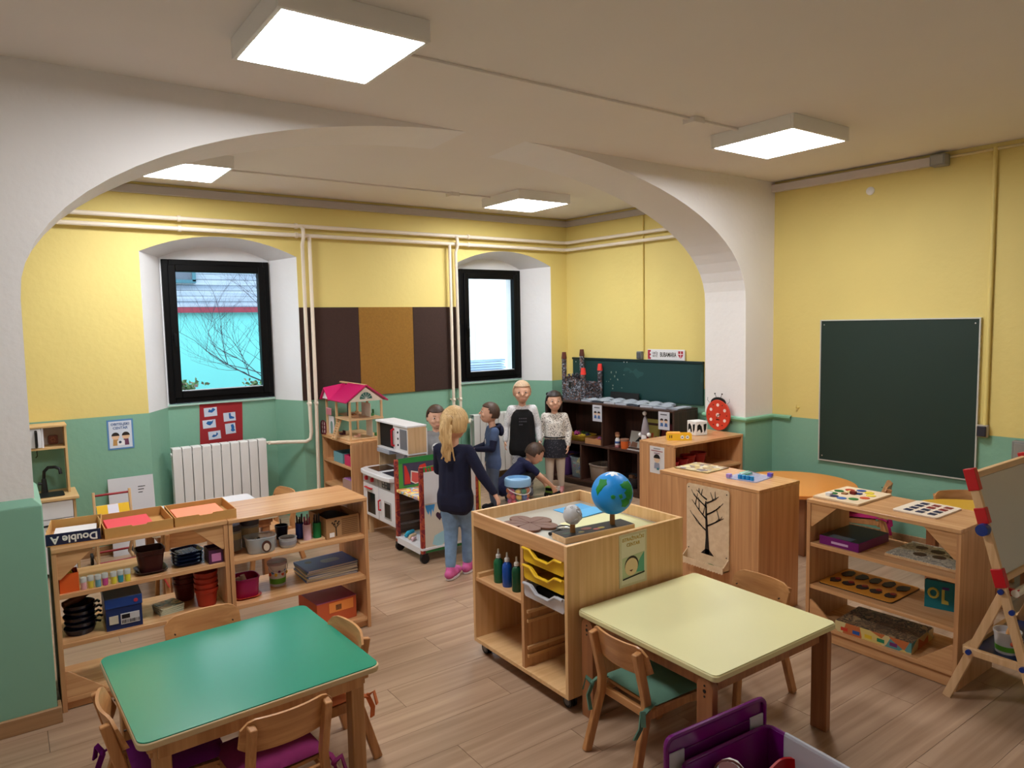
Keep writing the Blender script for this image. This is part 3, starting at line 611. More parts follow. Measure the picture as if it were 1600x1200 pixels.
# ================================================================ TABLES
def table(label, cx, cy, rz, sx, sy, h, c, trim, leg='board', name='play_table', r=.035, lm=None, group='square play tables'):
    t = thing(name, label, 'table', (cx, cy, 0), rz, group); lm = lm or legw
    top = MB(); top.prism(rrect(-sx/2+.004, -sy/2+.004, sx/2-.004, sy/2-.004, r), 'z', h-.004, h); top.build('table_top', mat('top_%d_%d_%d' % c, rgb(*c), .2, noise=.02, scale=4, bump=.05, bscale=30, coat=.25), t)
    e = MB(); e.prism(rrect(-sx/2, -sy/2, sx/2, sy/2, r), 'z', h-.026, h-.0035); e.build('edge_trim', mat('trim_%d' % trim[0], rgb(*trim), .45), t, .004)
    a = MB(); i = .06
    for A_, B_ in (((-sx/2+i, -sy/2+i-.02, h-.085), (sx/2-i, -sy/2+i, h-.026)), ((-sx/2+i, sy/2-i, h-.085), (sx/2-i, sy/2-i+.02, h-.026)), ((-sx/2+i-.02, -sy/2+i, h-.085), (-sx/2+i, sy/2-i, h-.026)), ((sx/2-i, -sy/2+i, h-.085), (sx/2-i+.02, sy/2-i, h-.026))): B(A_, B_).build('apron', lm, t, .002)
    for ix in (-1, 1):
        for iy in (-1, 1):
            if leg == 'board':
                x = ix*(sx/2-.022); y = iy*(sy/2-.055); m = MB()
                m.prism([(y-.036, 0), (y+.036, 0), (y+.036, h-.062)]+[(y+.036*math.cos(R(a_)), h-.062+.034*math.sin(R(a_))) for a_ in range(20, 161, 20)]+[(y-.036, h-.062)], 'x', x-.015, x+.015)
                o = m.build('leg', lm, t, .003); b = MB()
                for dz in (-.075, -.055, -.095): b.cyl((x+ix*.015, y, h+dz), (x+ix*.0165, y, h+dz), .007 if dz == -.075 else .004, n=10)
                b.build('bolt', BLK, o)
            else:
                x = ix*(sx/2-.075); y = iy*(sy/2-.075); m = MB(); m.box((x-.026, y-.026, 0), (x+.026, y+.026, h-.06)); o = m.build('leg', lm, t, .005)
                g = MB(); g.box((min(x+ix*.045, x-ix*.085), y-.03, h-.062), (max(x+ix*.045, x-ix*.085), y+.03, h-.027)); g.build('corner_block', lm, t, .006)
    return t
table('square play table with pale yellow top beside the tray cabinet', 2.316, 1.893, -.8, .75, .742, .466, (232, 228, 176), (218, 208, 154), r=.022)
table('play table with glossy green top in the foreground', .645, 2.685, 2.2, .805, .735, .468, (0, 138, 112), (206, 186, 146), 'post', lm=wood('table_leg_light', rgb(172, 122, 74), rgb(204, 156, 104), 'z', .4))
table('small table with white top behind the two left shelves', 1.06, 5.06, 0, .76, .74, .47, (232, 232, 238), (214, 204, 180), 'post')
def round_table(label, cx, cy, r, h, c):
    t = thing('round_table', label, 'table', (cx, cy, 0), 0, 'round play tables')
    MB().prism(circ(0, 0, r-.004, 40), 'z', h-.004, h).build('table_top', mat('rt_%d_%d' % c[:2], rgb(*c), .32), t); MB().prism(circ(0, 0, r, 40), 'z', h-.024, h-.003).build('edge_trim', mat('rtt_%d' % c[1], rgb(int(c[0]*.93), int(c[1]*.85), int(c[2]*.8)), .45), t)
    for a in (45, 135, 225, 315):
        x, y = .27*math.cos(R(a)), .27*math.sin(R(a)); B((x-.028, y-.028, 0), (x+.028, y+.028, h-.024)).build('leg', legw, t, .004)
    MB().prism(circ(0, 0, r*.62, 24), 'z', h-.075, h-.024).build('apron', legw, t)
round_table('round table with orange top by the right wall', 4.775, 3.05, .425, .466, (236, 156, 74))
round_table('round table with yellow top behind the puzzle shelf', 4.82, 1.82, .42, .466, (232, 182, 62))

# ================================================================ CHAIRS
def make_chair():
    """kindergarten chair facing -Y, origin on the floor below the seat centre"""
    t = thing('child_chair', '', 'chair', (0, 0, 0), 0, 'beech kindergarten chairs'); H = .26
    st = MB(); n = 10
    st.grid(lambda u, v: (-.14+.28*u, -.145+.27*v, H+.006*(2*u-1)**2-.004*math.cos(math.pi*v)), n, n); k = (n+1)*(n+1)
    st.v += [(a, b, c-.012) for a, b, c in st.v]; o = len(st.f)
    st.f += [tuple(i+k for i in reversed(f)) for f in st.f]; bd = [i for i in range(n+1)]+[(j+1)*(n+1)-1 for j in range(1, n+1)]+[n*(n+1)+i for i in range(n-1, -1, -1)]+[j*(n+1) for j in range(n-1, 0, -1)]
    st.f += [(bd[(i+1) % len(bd)], bd[i], bd[i]+k, bd[(i+1) % len(bd)]+k) for i in range(len(bd))]; st.m = [0]*len(st.f)
    st.build('seat', chairx, t)
    # curved plywood backrest
    def back(u, v, d):
        x = -.15+.30*u; e = (2*u-1)**2; cut = max(0, abs(2*u-1)-.72)/.28
        z = .392+(.118-.03*cut**2*1.0)*v+.028*cut**2*(1-v)*.6; y = .150+.035*v-.030*e*-1*-1+d
        return (x, .168+.028*v-.036*(1-e)*-1*0+.0+(.034*(1-e))-.02+d, z)
    bk = MB(); nu, nv = 14, 6
    bk.grid(lambda u, v: back(u, v, 0), nu, nv); k = len(bk.v); bk.v += [(a, b+.010, c) for a, b, c in bk.v]; bk.f += [tuple(i+k for i in reversed(f)) for f in bk.f]
    bd = [i for i in range(nu+1)]+[(j+1)*(nu+1)-1 for j in range(1, nv+1)]+[nv*(nu+1)+i for i in range(nu-1, -1, -1)]+[j*(nu+1) for j in range(nv-1, 0, -1)]
    bk.f += [(bd[(i+1) % len(bd)], bd[i], bd[i]+k, bd[(i+1) % len(bd)]+k) for i in range(len(bd))]; bk.m = [0]*len(bk.f)
    b = bk.build('backrest', chairx, t)
    for x in (-.115, .115): MB().cyl((x, .15, .45), (x, .158, .45), .0032, n=8).build('bolt', mat('bolt_dark', rgb(60, 50, 44), .4, .6), b)
    for s in (-1, 1):
        x = s*.122; V = Vector((1, 0, 0))
        MB().tube([(x*1.12, .235, 0), (x*1.03, .165, .24), (x, .163, .30), (x, .208, .492)], 1, flat=(.0125, .017, V)).build('leg', chairw, t, .004)
        MB().tube([(x*1.14, -.165, 0), (x*1.07, -.142, .17), (x*1.06, -.128, .215), (x*1.05, -.095, .24), (x*1.05, -.05, .246), (x*1.05, .15, .243)], 1, flat=(.0125, .016, V)).build('leg', chairw, t, .004)
    B((-.125, .135, .215), (.125, .153, .247)).build('rear_rail', chairx, t, .003); B((-.12, -.12, .222), (.12, -.105, .247)).build('front_rail', chairx, t, .003)
    return t
CH0 = make_chair(); CHU = [False]
def chair(label, bx, by, face, cushion=None, cl=None):
    """bx,by: middle of the backrest; face: compass angle (deg) of the local frame"""
    t = CH0 if not CHU[0] else copy_tree(CH0); CHU[0] = True
    a = R(face); off = Vector((-.19*math.sin(a)*-1, .19*math.cos(a)))
    off = Vector((math.cos(a)*0-math.sin(a)*.19, math.sin(a)*0+math.cos(a)*.19)); t.location = (bx-off.x, by-off.y, 0); t.rotation_euler = (0, 0, a); t['label'] = label
    if cushion:
        c = thing('seat_cushion', cl, 'cushion', (t.location.x, t.location.y, .268), face, 'tied seat cushions'); m_c = MATS.get('cush_%d_%d_%d' % cushion) or mat('cush_%d_%d_%d' % cushion, rgb(*cushion), .95, noise=.15, scale=14, bump=.35, bscale=60)
        p = MB(); n = 12
        def cz(u, v): return (max(0, 1-abs(2*u-1)**6)*max(0, 1-abs(2*v-1)**6))**.5*(.78+.22*abs(math.sin(2*math.pi*u)*math.sin(2*math.pi*v))**.4)
        p.grid(lambda u, v: (-.145+.29*u, -.14+.275*v, .012+.018*cz(u, v)), n, n); k = len(p.v)
        p.grid(lambda u, v: (-.145+.29*u, -.14+.275*v, .010-.009*cz(u, v)), n, n); p.f = p.f[:n*n]+[tuple(reversed(f)) for f in p.f[n*n:]]
        bd = [i for i in range(n+1)]+[(j+1)*(n+1)-1 for j in range(1, n+1)]+[n*(n+1)+i for i in range(n-1, -1, -1)]+[j*(n+1) for j in range(n-1, 0, -1)]
        p.f += [(bd[(i+1) % len(bd)], bd[i], bd[i]+k, bd[(i+1) % len(bd)]+k) for i in range(len(bd))]; p.m = [0]*len(p.f); p.build('pad', m_c, c, angle=60)
        for s in (-1, 1):
            r_ = MB(); V = Vector((0, 1, 0)); x = s*.14
            r_.tube([(x*.9, .125, .012), (x*1.02, .17, .01), (x*1.03, .195, .0), (x*.99, .2, -.01)], 1, flat=(.009, .003, V)); r_.tube([(x, .2, -.005), (x*1.06, .215, -.05), (x*.9, .222, -.10)], 1, flat=(.009, .003, V)); r_.tube([(x, .2, -.0), (x*1.15, .215, .02), (x*1.22, .222, -.03)], 1, flat=(.009, .003, V))
            r_.ell((x, .2, -.002), (.011, .009, .011), 8, 6); r_.build('ribbon_tie', m_c, c)
    return t
chair('child chair with grey green tied cushion at yellow table, nearest the viewer', 1.835, 1.905, 88, (88, 124, 106), 'sage green quilted seat cushion with ribbon ties')
chair('child chair without cushion on far right side of the pale yellow table', 2.795, 1.945, -92)
chair('child chair on far side of the green table, facing the viewer', .625, 3.165, 2)
chair('child chair with dark magenta cushion at near side of the green table', .668, 2.178, 184, (116, 22, 78), 'dark magenta seat cushion at near side of green table')
chair('child chair with orange cushion at right side of the green table', 1.06, 2.645, -87, (206, 112, 62), 'salmon orange seat cushion at right side of green table')
chair('child chair with violet cushion at left side of the green table', .207, 2.572, 90, (108, 10, 116), 'violet seat cushion at left side of green table')
chair('child chair between yellow round table and the right wall', 5.19, 2.12, -33)
chair('child chair seen edge on between orange and yellow round tables', 5.08, 2.52, 205, (168, 30, 96), 'magenta seat cushion between the two round tables')
chair('child chair with coral cushion at near side of the white table behind left shelf', .86, 4.60, 180, (206, 74, 70), 'coral red seat cushion behind the left shelf')
chair('child chair at right side of the white table behind second shelf', 1.66, 5.22, -80)
# ================================================================ THINGS ON THE TWO LEFT SHELVES
ZT = .7482; ZM = .5352; ZL1 = .3102; ZL2 = .3002
def open_box(label, x, y, rz, w_, d, h, mo, mi_, z, fill=None, name='paper_tray', cat='box', notch=True):
    """shallow card lid lying open side up, front left bottom corner at x,y"""
    t = thing(name, label, cat, (x, y, z), rz); k = .004
    b = MB(); b.box((0, 0, 0), (w_, d, .004)); b.build('base', mi_, t)
    B((0, d-k, .004), (w_, d, h)).build('wall', mi_, t); B((w_-k, k, .004), (w_, d-k, h)).build('wall', mi_, t); B((0, k, .004), (k, d-k, h)).build('wall', mi_, t)
    f = MB()
    if notch: f.prism([(0, .004), (w_, .004), (w_, h), (w_*.62, h), (w_*.6, h-.006), (w_*.4, h-.006), (w_*.38, h), (0, h)], 'y', 0, k)
    else: f.box((0, 0, .004), (w_, k, h))
    f.build('wall', mo, t)
    if fill: 
        fw, fd, fh, c = fill; B((.02, .02, .004), (.02+fw, .02+fd, fh)).build('paper_sheets', mat('sheets_%d_%d' % c[:2], rgb(*c), .8), t)
    return t
m_navy = mat('navy_card', rgb(24, 30, 66), .5)
t = open_box('navy blue copy paper box lid reading Double A upside down', .112, 3.722, -7, .212, .29, .055, m_navy, kraft, ZT, (.17, .24, .02, (226, 222, 224)), notch=False)
text('Double A', 'lettering', .046, WH, t, (.11, -.0006, .028), (R(90), R(180), 0), bold=.0012)
open_box('brown card lid holding red paper on left shelf top', .338, 3.69, 0, .288, .305, .048, kraft, kraft, ZT, (.19, .24, .03, (226, 74, 84)))
open_box('brown card lid holding salmon orange paper on left shelf top', .634, 3.695, -1, .285, .30, .046, kraft, kraft, ZT, (.22, .24, .03, (255, 148, 112)))
# middle board of the left shelf
t = thing('craft_box', 'orange open box stuffed with purple and yellow things', 'box', (.150, 3.692, ZM))
m = MB(); m_or = mat('orange_card', rgb(226, 96, 32), .6)
for a, b in (((0, 0, 0), (.075, .09, .003)), ((0, 0, .003), (.075, .003, .085)), ((0, .087, .003), (.075, .09, .085)), ((0, .003, .003), (.003, .087, .085)), ((.072, .003, .003), (.075, .087, .085))): m.box(a, b)
m.build('carton', m_or, t); rr = random.Random(2)
for k in range(9): MB().cap((rr.uniform(.015, .06), rr.uniform(.015, .07), .06), .007, (rr.uniform(.01, .065), rr.uniform(.015, .075), rr.uniform(.095, .125)), .006, 8).build('felt_scrap', mat(('scrap_purple', 'scrap_dark', 'scrap_yellow')[k % 3], rgb(*((70, 26, 70), (44, 22, 40), (214, 172, 44))[k % 3]), .9), t)
jc = [('pale pink', (226, 170, 176)), ('yellow', (224, 206, 80)), ('pale blue', (110, 170, 190)), ('magenta', (206, 80, 150)), ('lemon yellow', (222, 214, 70)), ('turquoise', (50, 150, 176)), ('bright yellow', (230, 220, 60))]
m_clear = mat('clear_plastic', rgb(232, 236, 238), .12, alpha=.38)
m_lidc = mat('clear_lid', rgb(214, 220, 220), .2, alpha=.6)
for i, (n_, c) in enumerate(jc):
    x = .242+.0285*i+(.006 if i > 3 else 0); t = thing('paint_pot', 'small %s paint pot, number %s from the orange box' % (n_, ('first', 'second', 'third', 'fourth', 'fifth', 'sixth', 'seventh')[i]), 'paint pot', (x, 3.695+.004*(i % 2), ZM), 0, 'small paint pots in a row')
    t['label'] = '%s paint pot, %s in the row from the orange box' % (n_, ('first', 'second', 'third', 'fourth', 'fifth', 'sixth', 'last')[i])
    MB().lathe([(.0105, 0), (.0118, .006), (.0118, .034)], n=14).build('paint', mat('paint_%d' % i, rgb(*c), .4), t); MB().lathe([(.0135, .0345), (.0135, .054), (.0125, .056), (0, .056)], n=14).build('lid', m_lidc, t)
def flowerpot(label, x, y, z, r, h, c, sq=0, saucer=None, name='flowerpot', stack=1, n=28, grp=None):
    t = thing(name, label, 'flowerpot', (x, y, z), 0, grp); m = mat('pot_%d_%d_%d' % c, rgb(*c), .4); z0 = 0
    if saucer: MB().lathe([(0, 0), (r*.85, 0), (r*1.12, .012), (r*1.14, .016), (r*1.08, .016), (r*.85, .004), (0, .004)], n=n, sq=sq).build('saucer', mat('saucer_%d' % saucer[0], rgb(*saucer), .4), t); z0 = .0045
    for k in range(stack):
        o = z0+k*.028; MB().lathe([(0, o), (r*.76, o), (r*.93, o+h*.8), (r, o+h*.82), (r*1.02, o+h), (r*.94, o+h), (r*.9, o+h*.8), (r*.73, o+.008), (0, o+.008)], n=n, sq=sq).build('pot', m, t)
    return t
flowerpot('dark brown square flowerpot with saucer on left shelf', .528, 3.775, ZM, .062, .11, (62, 22, 20), 6, (44, 16, 22))
for k in range(4):
    t = thing('plastic_tray', 'dark blue square plastic tray, %s of the stack of four' % ('bottom', 'second from bottom', 'third from bottom', 'topmost')[k], 'tray', (.695, 3.785, ZM+.0175*k), 3*k, 'stacked blue trays')
    MB().lathe([(0, 0), (.05, 0), (.056, .003), (.066, .015), (.069, .0172), (.064, .0172), (.055, .006), (0, .005)], sq=5, n=32).build('dish', mat('tray_blue', rgb(22, 34, 74), .18), t)
    if k == 3: B((-.045, -.045, .0062), (.045, .045, .012)).build('foil_contents', patches('foil_print', [rgb(60, 90, 150), rgb(150, 180, 220), rgb(30, 50, 100), rgb(190, 205, 230)], 60, .25, 'N'), t, .004)
t = thing('tissue_box', 'small purple and pink open carton at right end of left shelf', 'box', (.778, 3.69, ZM), 0); m = MB(); mp = mat('purple_card', rgb(78, 34, 70), .5)
for a, b in (((0, 0, 0), (.066, .11, .003)), ((0, 0, .003), (.066, .003, .068)), ((0, .107, .003), (.066, .11, .068)), ((0, .003, .003), (.003, .107, .068)), ((.063, .003, .003), (.066, .107, .068))): m.box(a, b)
m.build('carton', mp, t); B((.012, -.001, .01), (.056, 0, .05)).build('pink_label', mat('label_pink', rgb(206, 130, 180), .5), t); B((.006, .006, .004), (.06, .104, .05)).build('paper_stack', mat('grey_sheets', rgb(120, 108, 116), .8), t)
# lower board of the left shelf
for k in range(5):
    t = thing('cooking_pan', 'dark blue toy pan, %s in the pile of pans' % ('lowest', 'second', 'middle', 'fourth', 'topmost')[k], 'pan', (.222+.004*(k % 2), 3.79, ZL1+.028*k), 20-9*k, 'pile of toy pans')
    MB().lathe([(0, 0), (.055, 0), (.064, .02), (.067, .027), (.064, .0275), (.06, .02), (.05, .004), (0, .004)]).build('bowl', mat('enamel_navy', rgb(18, 22, 46), .15), t)
    MB().tube([(.062, 0, .02), (.078, .004, .026), (.086, -.012, .024)], .006, 8).build('handle', BLK, t)
t = thing('wooden_spoon_holder', 'brown wooden scoop lying over the pile of pans', 'scoop', (.215, 3.78, ZL1+.1405), 25); MB().tube([(-.06, 0, .012), (0, 0, .02), (.06, .01, .035)], .018, 10, [.014, .02, .016]).build('scoop_body', mat('scoop_brown', rgb(84, 46, 26), .5), t)
MB().lathe([(.012, -.004), (.018, 0), (.012, .004), (.01, 0), (.012, -.004)], (0, 0, 0), 14).build('ring', steel, t, loc=(.066, .012, .038), rot=(R(70), 0, 0))
t = thing('shoe_box', 'blue shoe box with grey lid and white labels on left shelf', 'box', (.318, 3.70, ZL1), -2)
B((.003, .003, 0), (.152, .282, .112)).build('carton', mat('shoe_blue', rgb(22, 44, 96), .5), t)
l = MB(); l.box((0, 0, .104), (.155, .285, .150)); l.build('lid', [mat('shoe_blue2', rgb(30, 66, 138), .45)], t, .002); B((.002, .002, .1502), (.153, .283, .1512)).build('lid_top', mat('lid_grey', rgb(92, 100, 112), .5, noise=.2, scale=12), t)
B((.015, -.001, .03), (.052, .003, .068)).build('sticker', mat('label_cream', rgb(206, 200, 180), .6), t); B((.062, -.001, .022), (.14, .003, .072)).build('label', mat('label_white', rgb(206, 206, 208), .6), t)
bars = MB(); rr = random.Random(9); x = .066
while x < .136: w_ = rr.choice((.0015, .003)); bars.box((x, -.0018, .026), (x+w_, -.0009, .042)); x += w_+rr.choice((.0015, .003))
bars.box((.066, -.0018, .048), (.10, -.0009, .068)); bars.build('barcode', mb_, t); MB().prism(circ(.128, .126, .009, 12), 'y', -.0012, 0).build('red_mark', mat('mark_red', rgb(180, 50, 70), .5), t)
m_cst = patches('coaster_print', [rgb(206, 206, 176), rgb(130, 150, 130), rgb(176, 186, 160), rgb(90, 110, 100), rgb(196, 176, 130)], 55, .5)
for k in range(4):
    t = thing('picture_tile', 'patterned green and cream picture tile, %s of the pile' % ('lowest', 'second', 'third', 'topmost')[k], 'tile', (.60, 3.805, ZL1+.0088*k), 8+3*k, 'pile of picture tiles')
    MB().prism(rrect(-.056, -.056, .056, .056, .006), 'z', 0, .006).build('tile_body', mat('tile_edge', rgb(214, 220, 196), .5), t); MB().prism(rrect(-.052, -.052, .052, .052, .005), 'z', .006, .0085).build('printed_face', m_cst, t)
flowerpot('stack of four terracotta red flowerpots on left shelf', .772, 3.765, ZL1, .056, .09, (170, 48, 28), stack=4)
flowerpot('dark red flowerpots stacked behind the terracotta ones', .70, 3.92, ZL1, .056, .09, (96, 24, 22), stack=4)
# second shelf, middle board
def jar(label, x, y, z, r, h):
    t = thing('storage_jar', label, 'jar', (x, y, z)); MB().lathe([(0, 0), (r*.92, 0), (r, .01), (r, h*.74), (r*.94, h*.78)], n=24).build('jar_body', m_clear, t); MB().lathe([(0, .004), (r*.88, .004), (r*.9, h*.4), (0, h*.42)], n=20).build('contents', patches('jar_bits', [rgb(120, 130, 124), rgb(60, 70, 72), rgb(176, 176, 160), rgb(90, 100, 96)], 90, .6), t)
    MB().lathe([(r*1.005, h*.45), (r*1.005, h*.7)], n=24).build('label_band', mat('label_beige', rgb(186, 172, 140), .6), t); MB().lathe([(r*1.04, h*.78), (r*1.05, h*.95), (r*.98, h), (0, h)], n=24).build('lid', mat('lid_smoke', rgb(78, 74, 86), .25), t)
jar('clear jar with smoky lid at left end of second shelf', .938, 3.86, ZM, .042, .135); jar('clear jar with smoky lid behind the plastic tub', 1.03, 3.885, ZM, .048, .15)
def tub(label, x, y, z, rz, w_, d, h, m, name='plastic_tub', fill=None, cat='tub'):
    t = thing(name, label, cat, (x, y, z), rz); MB().lathe([(0, 0), (.42, 0), (.45, .06), (.5, .93), (.53, .95), (.53, 1), (.49, 1), (.44, .1), (.41, .04), (0, .04)], n=32, sq=4).build('tub_body', m, t).scale = (w_, d, h)
    if fill:
        f = MB(); rr = random.Random(len(label))
        for k in range(fill[0]): p = Vector((rr.uniform(-.28, .28)*w_, rr.uniform(-.28, .28)*d, h*rr.uniform(.2, fill[1]))); f.cap(p, .012, p+Vector((rr.uniform(-.03, .03), rr.uniform(-.02, .02), .01)), .01, 7)
        f.build('contents', patches('tubfill_%s' % label[:10], [rgb(*c) for c in fill[2]], 50, .6), t)
    return t
t = tub('clear rectangular tub with round brown sticker on second shelf', 1.045, 3.75, ZM, -6, .15, .12, .082, mat('clear_tub', rgb(206, 216, 222), .15, alpha=.5), fill=(12, .7, ((90, 100, 110), (190, 190, 186), (50, 56, 66))))
MB().prism(circ(.02, .038, .024, 20, .03), 'y', -.0645, -.0625).build('round_sticker', mat('sticker_brown', rgb(80, 46, 36), .5), t); MB().prism(circ(.02, .034, .015, 16, .02), 'y', -.066, -.0646).build('sticker_centre', mat('sticker_cream', rgb(214, 196, 176), .5), t)
t = thing('round_dish', 'small round frosted dish beside the clear tub', 'dish', (1.185, 3.735, ZM)); MB().lathe([(0, 0), (.036, 0), (.042, .012), (.045, .046), (.047, .05), (.043, .05), (.038, .01), (0, .006)]).build('dish_body', mat('frost_dish', rgb(206, 210, 214), .3, alpha=.8), t); MB().lathe([(.0448, .016), (.0462, .036)]).build('label_band', mat('grey_band', rgb(150, 150, 158), .6), t)
t = thing('brush_cup', 'dark navy cup with a brush behind the round dish', 'cup', (1.205, 3.90, ZM)); MB().lathe([(0, 0), (.03, 0), (.036, .075), (.033, .075), (.028, .006), (0, .006)]).build('cup', mat('navy_plastic', rgb(20, 22, 52), .3), t); MB().tube([(0, 0, .02), (-.004, 0, .11)], .003, 6).build('brush', BLK, t)
t = thing('pen_stand', 'wooden pen stand with blue, pink and green pen cups', 'pen holder', (1.245, 3.72, ZM)); B((0, 0, 0), (.14, .12, .012)).build('base', pinex, t, .002)
for x, y, c in ((.03, .085, (26, 54, 140)), (.052, .03, (226, 190, 208)), (.108, .034, (10, 128, 70))):
    o = MB().lathe([(0, .0122), (.0225, .0122), (.0225, .096), (.020, .096), (.020, .02), (0, .02)], (x, y, 0), 18).build('pen_cup', mat('cup_%d_%d' % c[:2], rgb(*c), .4), t); p = MB(); rr = random.Random(c[0])
    for k in range(6): a = k*1.05; p.cyl((x+.011*math.cos(a), y+.011*math.sin(a), .022), (x+.015*math.cos(a), y+.015*math.sin(a), .118+rr.uniform(0, .035)), .0035, n=7)
    p.build('pencils', mat('pens_%d' % c[0], rgb(*((40, 34, 36), (150, 50, 90), (40, 40, 44))[(26, 226, 10).index(c[0])]), .4), o)
t = thing('kraft_basket', 'brown box basket with striped front and tree drawing', 'basket', (1.388, 3.705, ZM), 2); m = MB(); mk = mat('basket_brown', rgb(170, 130, 88), .7)
for a, b in (((0, 0, 0), (.195, .24, .004)), ((0, 0, .004), (.195, .005, .115)), ((0, .235, .004), (.195, .24, .115)), ((0, .005, .004), (.005, .235, .115)), ((.19, .005, .004), (.195, .235, .115))): m.box(a, b)
m.build('carton', mk, t)
for k in range(9): B((.09, -.0016, .014+.0105*k), (.185, 0, .018+.0105*k)).build('stripe', mat('stripe_brown', rgb(120, 84, 52), .7), t)
tr_ = MB(); tr_.tube([(.058, -.001, .012), (.056, -.001, .06)], .003, 6)
for a, b in ((-.02, .09), (.018, .092), (-.008, .098), (.026, .08)): tr_.tube([(.056, -.001, .058), (.056+a*.6, -.001, .072), (.056+a, -.001, b)], .0016, 5)
for a, b in ((-.02, .088), (.018, .09), (0, .096), (.01, .082), (-.01, .08)): tr_.ell((.056+a, -.001, b), (.006, .001, .005), 8, 5)
tr_.build('tree_drawing', mat('drawing_dark', rgb(46, 36, 26), .7), t); B((.018, -.0012, .01), (.046, 0, .034)).build('white_tag', paper, t)
lin_ = MB(); lin_.grid(lambda u, v: (.008+.178*u, .008+.222*v, .085+.022*math.sin(5*u+2*v)*math.cos(4*v)), 10, 10); lin_.build('black_cloth', mat('black_cloth', rgb(14, 13, 15), .9), t)
# second shelf, lower board
t = tub('magenta plastic tub holding white bottles on second shelf', .97, 3.79, ZL2+.0062, 0, .125, .13, .10, mat('magenta_plastic', rgb(158, 14, 92), .3))
MB().lathe([(0, -.006), (.055, -.006), (.072, .004), (.07, .005), (.05, -.002), (0, -.002)], sq=4).build('orange_saucer', mat('saucer_orange', rgb(206, 70, 44), .4), t)
for x, y, l_ in ((.0, -.01, .1), (-.02, .02, .08)): MB().tube([(x, y, .02), (x-.01, y+.005, .075), (x-.015, y+.006, l_+.008)], .016, 10, [.016, .017, .012]).build('white_bottle', mat('bottle_white', rgb(226, 216, 206), .4), t)
def bucket(label, x, y, z, r, h, lid=True, rz=0):
    t = thing('toy_bucket', label, 'bucket', (x, y, z), rz); MB().lathe([(0, 0), (r*.82, 0), (r*.97, h*.9), (r*1.03, h*.91), (r*1.03, h), (r*.97, h), (r*.93, h*.9), (r*.78, .006), (0, .006)]).build('bucket_body', mat('bucket_clear', rgb(222, 222, 224), .25, alpha=.85), t)
    MB().lathe([(r*.845, h*.12), (r*.935, h*.74)]).build('printed_sleeve', mat('sleeve_white', rgb(220, 216, 222), .5), t); g = MB(); g.lathe([(r*.85, h*.12), (r*.884, h*.36)]); g.build('green_band', mat('sleeve_green', rgb(96, 168, 52), .5), t)
    for k in range(7):
        a = R(200+22*k); q_ = r*.925; MB().ell((q_*math.cos(a), q_*math.sin(a), h*(.55+.1*(k % 2))), (.008, .008, .01), 8, 6).build('printed_dot', mat('dot_%d' % (k % 4), rgb(*((210, 90, 60), (60, 120, 190), (230, 190, 60), (120, 60, 110))[k % 4]), .5), t)
    if lid: MB().lathe([(r*1.06, h*.95), (r*1.07, h*1.04), (r*.98, h*1.07), (r*.5, h*1.06), (0, h*1.06)]).build('lid', mat('lid_mauve', rgb(178, 160, 168), .2, alpha=.75), t)
    MB().tube([(r*1.03*math.cos(R(a)), -.3*r+r*.9*math.sin(R(a))*.0-.0-.75*r*math.sin(R(a)), h*(.92-.30*math.sin(R(a)))) for a in range(0, 181, 15)], .0025, 6).build('handle', WH, t)
    return t
bucket('lidded bucket with white and green printed sleeve on second shelf', 1.155, 3.845, ZL2, .05, .125)
mags = [((34, 76, 140), 'blue'), ((206, 190, 150), 'cream'), ((70, 110, 160), 'steel blue'), ((196, 186, 170), 'pale grey'), ((60, 88, 120), 'slate blue'), ((20, 92, 196), 'blue covered')]
for k, (c, n_) in enumerate(mags):
    t = thing('magazine', '%s magazine, %s in the pile on second shelf' % (n_, ('lowest', 'second', 'third', 'fourth', 'fifth', 'topmost')[k]), 'magazine', (1.436, 3.86, ZL2+.0112*k), -2+2.5*(k % 3), 'pile of magazines')
    B((-.148, -.103, .001), (.145, .103, .010)).build('pages', mat('pages_cream', rgb(214, 206, 190), .8), t); g = MB(); g.box((-.15, -.105, 0), (.148, .105, .001)); g.box((-.15, -.105, .010), (.148, .105, .011)); g.box((-.15, -.105, .001), (-.148, .105, .010)); g.build('cover', mat('magc_%d' % k, rgb(*c), .3), t)
    if k == 5:
        f = MB(); f.prism(rrect(-.03, -.03, .08, .035, .03), 'z', .0111, .0114); f.build('cover_badge', mat('cover_pale', rgb(130, 170, 214), .3), t); MB().prism(circ(-.09, .04, .02, 12), 'z', .0111, .0114).build('cover_spot', mat('cover_dark', rgb(20, 44, 96), .3), t)
t = thing('game_carton', 'purple and orange carton on the bottom of second shelf', 'box', (1.315, 3.70, .0602), 4); B((0, 0, 0), (.235, .25, .125)).build('carton', mat('carton_orange', rgb(206, 96, 56), .5), t, .002); B((-.001, -.001, .1252), (.236, .251, .128)).build('purple_top', mat('carton_purple', rgb(168, 84, 130), .4, noise=.2, scale=8), t)
B((.07, -.002, .06), (.215, -.0002, .115)).build('orange_sticker', mat('sticker_orange', rgb(246, 150, 74), .5), t); bb = MB()
for k in range(5): bb.box((.11+.007*k, -.003, .07), (.114+.007*k, -.002, .1))
bb.build('barcode', mb_, t)

